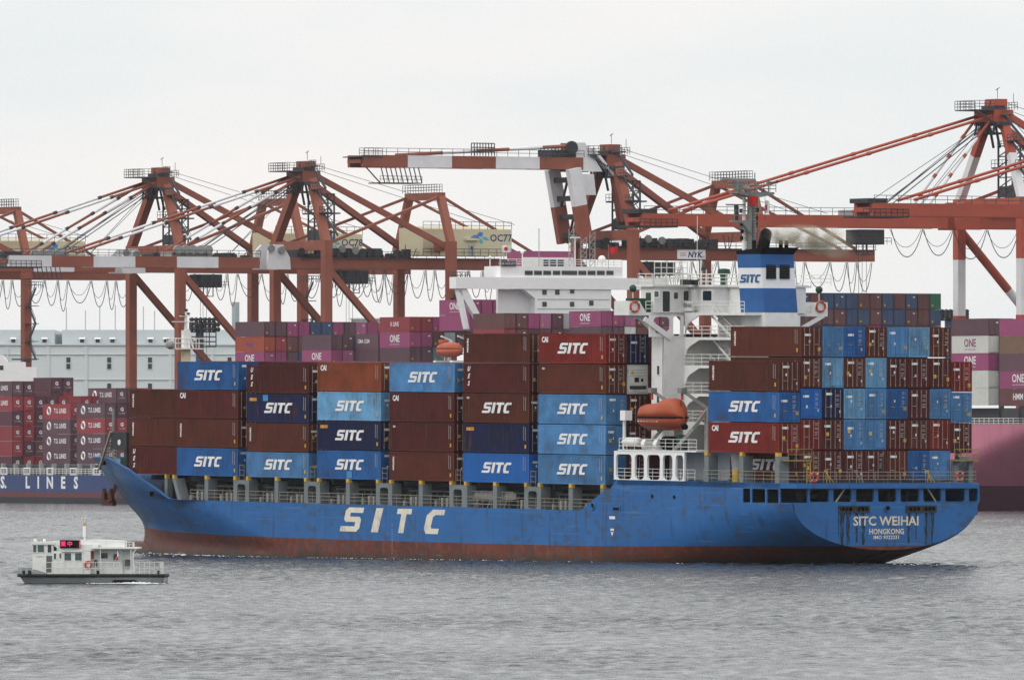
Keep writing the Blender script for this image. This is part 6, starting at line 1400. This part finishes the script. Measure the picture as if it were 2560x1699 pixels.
# ================================================================== quay, warehouse, lights
q0 = at(-2500, 1100, 3400); 
qy = MB(); fq_ = bframe(Vector((at(1512, 900, 2318).x, at(1512, 900, 2318).y, 0)))
qb = MB(); qb.prism([(-560, 0), (480, 0), (480, 520), (-560, 520)], lambda a, c, t: (a, c - 3.5, t), -3, 3.9); o = qb.obj('quay', 'deckgrey', None, mw=fq_); o['kind'] = 'structure'
WH = tag(empty('warehouse', TR(at(290, 900, 2780))), 'long pale blue warehouse with small hooded windows behind the crane legs', 'building')
S_ = F / 2780.0
def wx(u): return (u - 290) / S_
def wz(v): return -(v - 900) / S_
MB().box(wx(-60), wx(640), 0, 60, 3.7 - WH.location.z, wz(863)).obj('wall', 'warehouse', WH)
MB().box(wx(-60), wx(135), 3, 50, wz(864), wz(824)).obj('upper_wall', 'warehouse2', WH); MB().box(wx(154), wx(588), 3, 50, wz(864), wz(824)).obj('upper_wall', 'warehouse2', WH); MB().box(wx(128), wx(156), 14, 40, wz(864), wz(834)).obj('stair_head', 'b_grey', WH)
MB().box(wx(-60), wx(640), -.35, 0, wz(863), wz(860)).obj('parapet', 'warehouse2', WH)
for v in (885, 948): MB().box(wx(-60), wx(640), -.25, 0, wz(v + 1.2), wz(v)).obj('ledge', 'warehouse2', WH)
for u in (18, 120, 215, 320, 425, 530): MB().box(wx(u - 4), wx(u + 4), -.18, 0, 3.7 - WH.location.z, wz(864)).obj('pilaster', 'warehouse', WH)
for u in (67, 171, 273, 375, 574):
    for v0, v1 in ((893, 906), (909, 922), (958, 972), (974, 990)):
        f_ = MB(); f_.cell((wx(u - 6.5), wx(u + 6.5), wz(v1 + 1), wz(v0 - 1)), (wx(u - 5), wx(u + 5), wz(v1), wz(v0)), .05, lambda a, c, t: (a, -.12 + t, c), 0, .14); o = f_.obj('window', 'warehouse2', WH); MB().box(wx(u - 5), wx(u + 5), -.04, -.01, wz(v1), wz(v0)).obj('pane', 'glass', o)
for u in (32, 70, 110, 204, 243, 280, 375, 414):
    o = MB(); o.box(wx(u - 5), wx(u + 5), 2.9, 2.98, wz(855.5), wz(846)); o = o.obj('window', 'glass', WH); MB().add([(wx(u - 8), 2.97, wz(843)), (wx(u + 8), 2.97, wz(843)), (wx(u + 8), 2.0, wz(847)), (wx(u - 8), 2.0, wz(847))], [(0, 1, 2, 3)]).obj('hood', 'whitepaint', o)
for u in (68, 158, 206, 242, 281, 310, 352, 380): MB().tube((wx(u), 20, wz(824)), (wx(u), 20, wz(random.uniform(760, 800))), .12, 5).obj('lightning_rod', 'b_grey', WH)
MB().box(wx(540), wx(583), 6, 40, wz(864), wz(828)).obj('penthouse', 'b_white', WH)
BLK = tag(empty('grey_block', TR(at(1090, 800, 2850))), 'flat grey building roof behind the brown container stack', 'building'); MB().box(-20, 2, 0, 20, -36.2, (800 - 797) / (F / 2850)).obj('wall', 'b_grey', BLK); MB().box(-20.3, 2.3, -.3, 20, .2, .5).obj('parapet', 'b_white', BLK)
def floodlight(u, Y, v0, v1, wpx, label, rows=4, colx=7):
    S2 = F / Y; o = tag(empty('floodlight_tower', TR(at(u, v0, Y))), label, 'light tower', 'floodlight towers'); w_ = wpx / S2; h = (v1 - v0) / S2
    r_ = MB()
    for i in range(5): r_.bar((-w_ / 2 + w_ * i / 4, 0, 0), (-w_ / 2 + w_ * i / 4, 0, -h), .25)
    for j in range(rows + 2): r_.bar((-w_ / 2, 0, -h * j / (rows + 1)), (w_ / 2, 0, -h * j / (rows + 1)), .3)
    r_.obj('rack', 'steelwork', o)
    for j in range(3):
        for i in range(colx): MB().lathe([(0, .2), (.5, .55), (.9, .5)], (-w_ / 2 + w_ * i / (colx - 1), -.3, -h * j / (rows + 1) + .7), (.7, -.5, -.2), 8).obj('lamp', 'dark', o)
    MB().tube((-w_ * .12, 1, -.5), (-w_ * .12, 1, 3.6 - o.location.z), .9, 8).obj('mast', 'b_blue', o)
floodlight(507, 2700, 805, 866, 66, 'dark floodlight rack left of the far brown containers')
floodlight(2380, 2600, 785, 800, 62, 'dark floodlight rack behind the stern stack', rows=1)
MB().tube((0, 0, -36), (0, 0, 4.8), .95, 10).obj('chimney', 'b_grey', None, mw=TR(at(589, 805, 2900))); tag(bpy.data.objects['chimney'], 'thin grey chimney above the far brown container stack', 'chimney')
# ================================================================== pilot boat
PY = 1001.0; PS = F / PY
pw = at(46, 1457, PY)
BM = Matrix(((1, 0, 0, pw.x), (0, 1, 0, PY), (0, 0, 1, 0), (0, 0, 0, 1))) @ Matrix.Rotation(R(-4), 4, 'Z')
BOAT = tag(empty('pilot_boat', BM), 'small white work boat with red lit display on its cabin roof', 'boat')
K = 178.3
def X(x): return (x - 105) / K
def Zb(y): return (1175 - y) / K
cm('boatwhite', (.76, .77, .75), rough=.45, dirt=.12, rust=.3, scale=1.2, streak=(4, 4, .6), rustcol=(.45, .38, .28)); cm('boatgrey', (.26, .28, .29), rough=.5, dirt=.15); cm('rubber', (.012, .014, .012), rough=.8, dirt=.2); cm('boatgreen', (.03, .07, .05), rough=.7, dirt=.2); cm('boatpanel', (.12, .12, .125), rough=.6, dirt=0)
cm('bootred', (.11, .025, .02), rough=.6, dirt=.2); cm('boatglass', (.05, .09, .085), rough=.12, dirt=0, spec=.6)
def led():
    m = bpy.data.materials.new('led'); m.use_nodes = True; n = m.node_tree.nodes; e = n.new('ShaderNodeEmission'); e.inputs[0].default_value = (1, .035, .16, 1); e.inputs[1].default_value = 1.4
    m.node_tree.links.new(e.outputs[0], n['Material Output'].inputs[0]); C['led'] = m
led()
LBT = X(2290)
def hullrow(z, tb, wmul=1.0):
    pts = []
    for t in np.linspace(0, 1, 15):
        x = LBT * t; w_ = 2.0 * wmul * min(1, (t / .17)) ** .6 * (1 - .12 * max(0, (t - .8) / .2)); pts.append((x + tb * (1 - t) , w_, z))
    return pts
rows = [hullrow(-.35, .65, .8), hullrow(.04, .5, .9), hullrow(.12, .42, .93), hullrow(.58, .12, 1.0)]
b = MB()
for sg in (1, -1):
    base = len(b.v); n = 15
    for r_ in rows: b.v += [(x, -sg * y, z) for x, y, z in r_]
    for j in range(3):
        for i in range(n - 1): b.f.append((base + j * n + i, base + j * n + i + 1, base + (j + 1) * n + i + 1, base + (j + 1) * n + i)); b.mi.append(1 if j < 1 else 0)
b.box(LBT - .06, LBT - .02, -1.75, 1.75, -.3, .58)
b.obj('hull', ['boatgrey', 'bootred'], BOAT, True)
fd = MB(); fr_ = hullrow(.66, 0, 1.03)
for sg in (1, -1):
    pts = [Vector((x, -sg * y, z)) for x, y, z in fr_]; fd.path(pts, .13, 8)
fd.tube((LBT, -1.85, .66), (LBT, 1.85, .66), .13, 8); fd.obj('rubber_fender', 'rubber', BOAT)
MB().prism([(x, -y) for x, y, z in fr_] + [(x, y) for x, y, z in fr_[::-1]], lambda a, c, t: (a, c, t), .62, .8).obj('deck', 'boatgreen', BOAT)
bw_ = MB()
for sg in (1, -1):
    pts = [Vector((x, -sg * y * .97, 0)) for x, y, z in fr_[:4]]
    for i in range(3):
        h0, h1 = (.55, .5, .36, .1)[i], (.55, .5, .36, .1)[i + 1]; a, c = pts[i], pts[i + 1]
        bw_.add([a + Z3 * .76, c + Z3 * .76, c + Z3 * (.76 + h1), a + Z3 * (.76 + h0) + Vector((-.0, 0, 0))], [(0, 1, 2, 3)])
q = bw_.obj('bow_bulwark', 'boatgrey', BOAT); q.modifiers.new('th', 'SOLIDIFY').thickness = .05
zd_ = .8; W1 = 1.35
# wheelhouse
wb = MB(); wb.prism([(X(345), zd_), (X(545), zd_), (X(655), zd_), (X(650), Zb(600)), (X(335), Zb(600))], lambda a, c, t: (a, t, c), -W1, W1); wb.obj('wheelhouse', 'boatwhite', BOAT)
MB().box(X(322), X(660), -W1 - .12, W1 + .12, Zb(600), Zb(562)).obj('wheelhouse_roof', 'boatwhite', BOAT)
def bwin(x0, x1, y0, y1, nm='window', m='boatglass', y=None):
    yy = -W1 if y is None else y
    MB().cell((X(x0) - .05, X(x1) + .05, Zb(y1) - .05, Zb(y0) + .05), (X(x0), X(x1), Zb(y1), Zb(y0)), .04, lambda a, c, t: (a, yy - .03 + t, c), -.01, .03).obj(nm + '_frame', 'boatwhite', BOAT); MB().box(X(x0), X(x1), yy - .02, yy - .005, Zb(y1), Zb(y0)).obj(nm, m, BOAT)
bwin(350, 400, 612, 714); bwin(416, 512, 610, 714); bwin(565, 622, 606, 716, m='glass')
for x in (385, 520): MB().lathe([(0, .1), (.16, .16), (.2, .12)], (X(x) - .02, -.5, Zb(545)), (-.9, -.3, .1), 10).obj('searchlight', 'boatwhite', BOAT)
MB().torus((X(440), -.2, Zb(545)), (0, 1, 0), .16, .03, 12, 5).obj('horn', 'steel', BOAT)
MB().box(X(545), X(630), -W1 - .02, -W1, Zb(1010), Zb(765)).obj('door_panel', 'boatpanel', BOAT)
# main cabin
MB().box(X(655), X(1200), -W1 - .05, W1 + .05, zd_, Zb(695)).obj('cabin', 'boatwhite', BOAT)
MB().prism([(X(640), Zb(600)), (X(1330), Zb(600)), (X(1260), Zb(690)), (X(760), Zb(690))], lambda a, c, t: (a, t, c), -W1, W1).obj('cabin_upper', 'boatwhite', BOAT)
MB().prism([(X(640), Zb(545)), (X(1250), Zb(525)), (X(1700), Zb(545)), (X(1700), Zb(640)), (X(640), Zb(640))], lambda a, c, t: (a, t, c), -.95, .95).obj('roof_locker', 'boatwhite', BOAT)
MB().box(X(775), X(1085), -W1 - .22, -W1, Zb(705), Zb(692)).obj('awning', 'boatwhite', BOAT)
bwin(815, 915, 725, 835, y=-W1 - .05); bwin(972, 1072, 725, 835, y=-W1 - .05); bwin(740, 768, 730, 805, y=-W1 - .05, m='boatpanel'); bwin(660, 690, 730, 815, y=-W1 - .05, m='glass')
# display board with its lit characters
MB().box(X(750), X(1052), -1.56, -1.4, Zb(652), Zb(535)).obj('display_board', 'black', BOAT)
for ch, x in (('業', 800), ('中', 897)):
    o = mk('display_character', text_mesh(ch, .46, 'led', off=.008), BOAT, TR((X(x), -1.565, Zb(594))) @ FACE_SIDE)
MB().box(X(1036), X(1048), -1.57, -1.56, Zb(645), Zb(548)).obj('display_bar', 'led', BOAT)
for i in range(12): MB().box(X(770 + i * 24), X(778 + i * 24), -1.54, -1.44, Zb(535), Zb(526)).obj('board_fin', 'steel', BOAT)
# aft canopy
MB().box(X(1215), X(1905), -W1 - .25, W1 + .25, Zb(664), Zb(638)).obj('canopy_roof', 'boatwhite', BOAT)
MB().box(X(1200), X(1660), -.55, W1, zd_, Zb(664)).obj('aft_cabin', 'boatwhite', BOAT); MB().box(X(1660), X(1790), -.4, W1, zd_, Zb(664)).obj('aft_locker', 'boatwhite', BOAT)
for x0, x1, y0, y1, m_ in ((1330, 1440, 725, 805, 'glass'), (1525, 1595, 740, 830, 'glass'), (1690, 1780, 820, 925, 'boatpanel'), (1235, 1290, 825, 925, 'boatpanel')): bwin(x0, x1, y0, y1, 'aft_window', m_, -.56)
MB().box(X(1200), X(1235), -.62, -.55, Zb(810), Zb(710)).obj('red_panel', 'buoy', BOAT)
for x in (1350, 1800): MB().tube((X(x), -W1 - .15, zd_), (X(x), -W1 - .15, Zb(664)), .035, 6).obj('canopy_post', 'boatwhite', BOAT)
MB().path([Vector((X(1880), -W1 - .15, Zb(665))), Vector((X(1830), -W1 - .15, Zb(740))), Vector((X(1850), -W1 - .15, zd_))], .035, 6).obj('canopy_post', 'boatwhite', BOAT)
rl = MB(); rl.rail([(X(1860), -1.75, zd_), (X(2225), -1.7, zd_), (X(2225), 1.7, zd_)], .98, 2, .022, .38); rl.rail([(X(540), -1.8, zd_), (X(1100), -1.85, zd_), (X(1640), -1.85, zd_)], .95, 2, .02, .55); rl.rail([(X(150), -.9, zd_ + .2), (X(345), -1.55, zd_)], .95, 1, .018, 1.6); rl.rail([(X(150), .9, zd_ + .2), (X(345), 1.55, zd_)], .95, 1, .018, 1.6); rl.rail([(X(1710), -.7, Zb(638)), (X(1810), -.7, Zb(638)), (X(1810), .7, Zb(638))], .4, 2, .02, .25); rl.obj('railing', 'railwhite', BOAT)
ms = MB(); ms.tube((X(1090), 0, Zb(560)), (X(1090), 0, Zb(290)), .09, 8, .05); ms.box(X(1060), X(1105), -.12, .12, Zb(490), Zb(330)); ms.tube((X(1090), 0, Zb(290)), (X(1095), 0, Zb(180)), .02, 5); ms.bar((X(1040), 0, Zb(215)), (X(1170), 0, Zb(215)), .06, .05); ms.bar((X(1040), 0, Zb(190)), (X(1040), 0, Zb(235)), .04); ms.bar((X(1170), 0, Zb(190)), (X(1170), 0, Zb(235)), .04); ms.obj('mast', 'mark', BOAT)
ms = MB(); ms.tube((X(1115), -.05, Zb(600)), (X(1112), -.05, Zb(240)), .018, 4); ms.tube((X(1045), 0, Zb(215)), (X(1045), 0, Zb(20)), .01, 4); ms.tube((X(1165), 0, Zb(215)), (X(1165), 0, Zb(20)), .01, 4); ms.obj('whip_antenna', 'steel', BOAT); MB().tube((X(1085), 0, Zb(320)), (X(1085), 0, Zb(280)), .1, 8).obj('mast_light', 'seaco', BOAT)
o = tag(empty('lifebuoy', BM @ TR((X(1168), -W1 - .12, Zb(895)))), 'red lifebuoy on the cabin side of the small work boat', 'lifebuoy'); MB().torus((0, 0, 0), (0, 1, 0), .27, .075, 16, 8).obj('ring', 'buoy', o, True)
o = tag(empty('boat_flag', BM @ TR((X(1600), -W1 - .1, Zb(670)))), 'white and red flag hanging from the work boat canopy', 'flag'); MB().prism([(0, 0), (.12, -.5), (-.25, -.92), (-.02, -.55)], lambda a, c, t: (a, t, c), -.02, .02).obj('cloth', 'mark', o); MB().prism([(-.05, -.62), (.06, -.6), (-.02, -.95), (-.14, -.85)], lambda a, c, t: (a, t - .03, c), -.01, .01).obj('red_field', 'flagred', o)
for x in (1315, 2215, 215, 300): MB().tube((X(x), -1.6, zd_), (X(x), -1.6, zd_ + .28), .12, 8).obj('bollard', 'rubber', BOAT)
MB().prism([(X(1490), -.05), (X(1560), .3), (X(1860), .3), (X(1960), -.05)], lambda a, c, t: (a, t, c), -1.98, -1.9).obj('hull_recess', 'black', BOAT)
o = mk('cabin_lettering', text_mesh('2180910', .18, 'boatpanel'), BOAT, TR((X(455), -W1 - .012, Zb(780))) @ FACE_SIDE)
# ================================================================== foam, smoke, haze
def foam(name, pts_fn, n, label, size=(.1, .5), seed=1):
    r = random.Random(seed); b = MB()
    for i in range(n):
        x, y, k = pts_fn(r); s1 = r.uniform(*size) * k; s2 = s1 * r.uniform(.6, 2.2); m_ = 7
        ring = [(x + s2 * math.cos(q * 6.283 / m_) * r.uniform(.7, 1.2), y + s1 * 1.6 * math.sin(q * 6.283 / m_) * r.uniform(.7, 1.2), .03) for q in range(m_)]
        b.add(ring + [(x, y, .05 + s1 * r.uniform(.25, .6))], [(q, (q + 1) % m_, m_) for q in range(m_)])
    o = b.obj(name, 'foam'); o['kind'] = 'stuff'; o['label'] = label; return o
cm('foam', (.8, .82, .83), rough=.8, dirt=.1)
def boat_foam(r):
    t = r.random(); p = BM @ Vector((X(1150 + 1180 * t), -2.05 - abs(r.gauss(0, .25)), 0)); return p.x, p.y, .35 + .9 * math.exp(-((t - .62) / .2) ** 2)
foam('boat_wake', boat_foam, 260, 'white foam along the side of the work boat', (.05, .2), 3)
def wake2(r):
    t = r.random() ** 1.3; p = BM @ Vector((X(2290) + 9 * t, -.6 + r.gauss(0, 1.1), 0)); return p.x, p.y, (1 - t) * .8 + .2

def ship_foam(r):
    s = r.uniform(-25, 104); bb = .45 + abs(r.gauss(0, .35)) if s < 60 else CB + HB * (1 - max(0, (s - 58) / 47) ** 1.6) + .3 + abs(r.gauss(0, .5)); bb += (r.random() ** 2 * 7 if s > 55 and r.random() < .5 else 0); p = MS @ Vector((s, bb, 0)); return p.x, p.y, .3 + (.8 if s > 70 else .0) * r.random()
foam('hull_foam', ship_foam, 420, 'broken foam along the waterline of the blue ship', (.05, .22), 8)
def stern_foam(r):
    t = r.random(); p = MS @ Vector((-24 - 30 * t, CB + r.gauss(0, 2.2) + 1.0, 0)); return p.x, p.y, .6 * (1 - t) + .15
foam('stern_wake', stern_foam, 200, 'pale wake behind the stern of the blue ship', (.06, .25), 9)
# funnel smoke
def volume(name, col, dens, noise=0.0, aniso=.2):
    m = bpy.data.materials.new(name); m.use_nodes = True; n = m.node_tree.nodes; L = m.node_tree.links.new
    n.remove(n['Principled BSDF']); v = n.new('ShaderNodeVolumePrincipled'); v.inputs['Color'].default_value = (*col, 1); v.inputs['Density'].default_value = dens; v.inputs['Anisotropy'].default_value = aniso
    L(v.outputs[0], n['Material Output'].inputs['Volume'])
    if noise:
        t = n.new('ShaderNodeTexCoord'); k = n.new('ShaderNodeTexNoise'); k.inputs['Scale'].default_value = noise; k.inputs['Detail'].default_value = 3; L(t.outputs['Object'], k.inputs['Vector'])
        r_ = n.new('ShaderNodeMapRange'); r_.inputs[1].default_value = .34; r_.inputs[2].default_value = .66; r_.inputs[4].default_value = dens; L(k.outputs['Fac'], r_.inputs[0])
        s_ = n.new('ShaderNodeSeparateXYZ'); L(t.outputs['Generated'], s_.inputs[0]); cur = r_.outputs[0]
        for ax, lo_ in (('X', -.1), ('Y', 0), ('Z', 0)):        # thins out toward every side of the plume
            a_ = n.new('ShaderNodeMapRange'); a_.interpolation_type = 'SMOOTHSTEP'; a_.inputs[1].default_value = lo_; a_.inputs[2].default_value = lo_ + (.12 if ax == 'X' else .42); L(s_.outputs[ax], a_.inputs[0])
            c_ = n.new('ShaderNodeMapRange'); c_.interpolation_type = 'SMOOTHSTEP'; c_.inputs[1].default_value = 1.0; c_.inputs[2].default_value = .35 if ax == 'X' else .58; L(s_.outputs[ax], c_.inputs[0])
            for q_ in (a_, c_):
                m_ = n.new('ShaderNodeMath'); m_.operation = 'MULTIPLY'; L(cur, m_.inputs[0]); L(q_.outputs[0], m_.inputs[1]); cur = m_.outputs[0]
        L(cur, v.inputs['Density'])
    return m
sm_ = MB(); rings = []; e0 = MS @ Vector((FA + 1.6, b_ if False else tt(1905, 590, FA + 1.6)[0], tt(1905, 588, FA + 1.6)[1]))
for i in range(11):
    t = i / 10; c0 = e0 + Vector((9.0 * t + .1, 1.0 * t, -.15 * t + .25 * math.sin(t * 5) - .7 * t)); r0 = .5 + 1.35 * t ** .6 * (1 if t < .9 else .7)
    rings.append([c0 + Vector((0, math.cos(q) * r0 * .9, math.sin(q) * r0 * (1 + .12 * math.sin(3 * q + i)))) for q in np.linspace(0, 6.283, 13)[:-1]])
so = loft(rings, 'funnel_smoke', volume('smoke', (.80, .72, .54), 3.6, .8), None); so['kind'] = 'stuff'; so['label'] = 'yellowish smoke drifting from the funnel'
# air: one even haze round everything
hz_ = MB().box(-1000, 1000, -60, 3700, -3.5, 92).obj('haze', volume('haze', (.80, .84, .90), HAZE, 0, 0.0)); hz_['kind'] = 'stuff'; hz_['label'] = 'thin pale haze over the harbour'
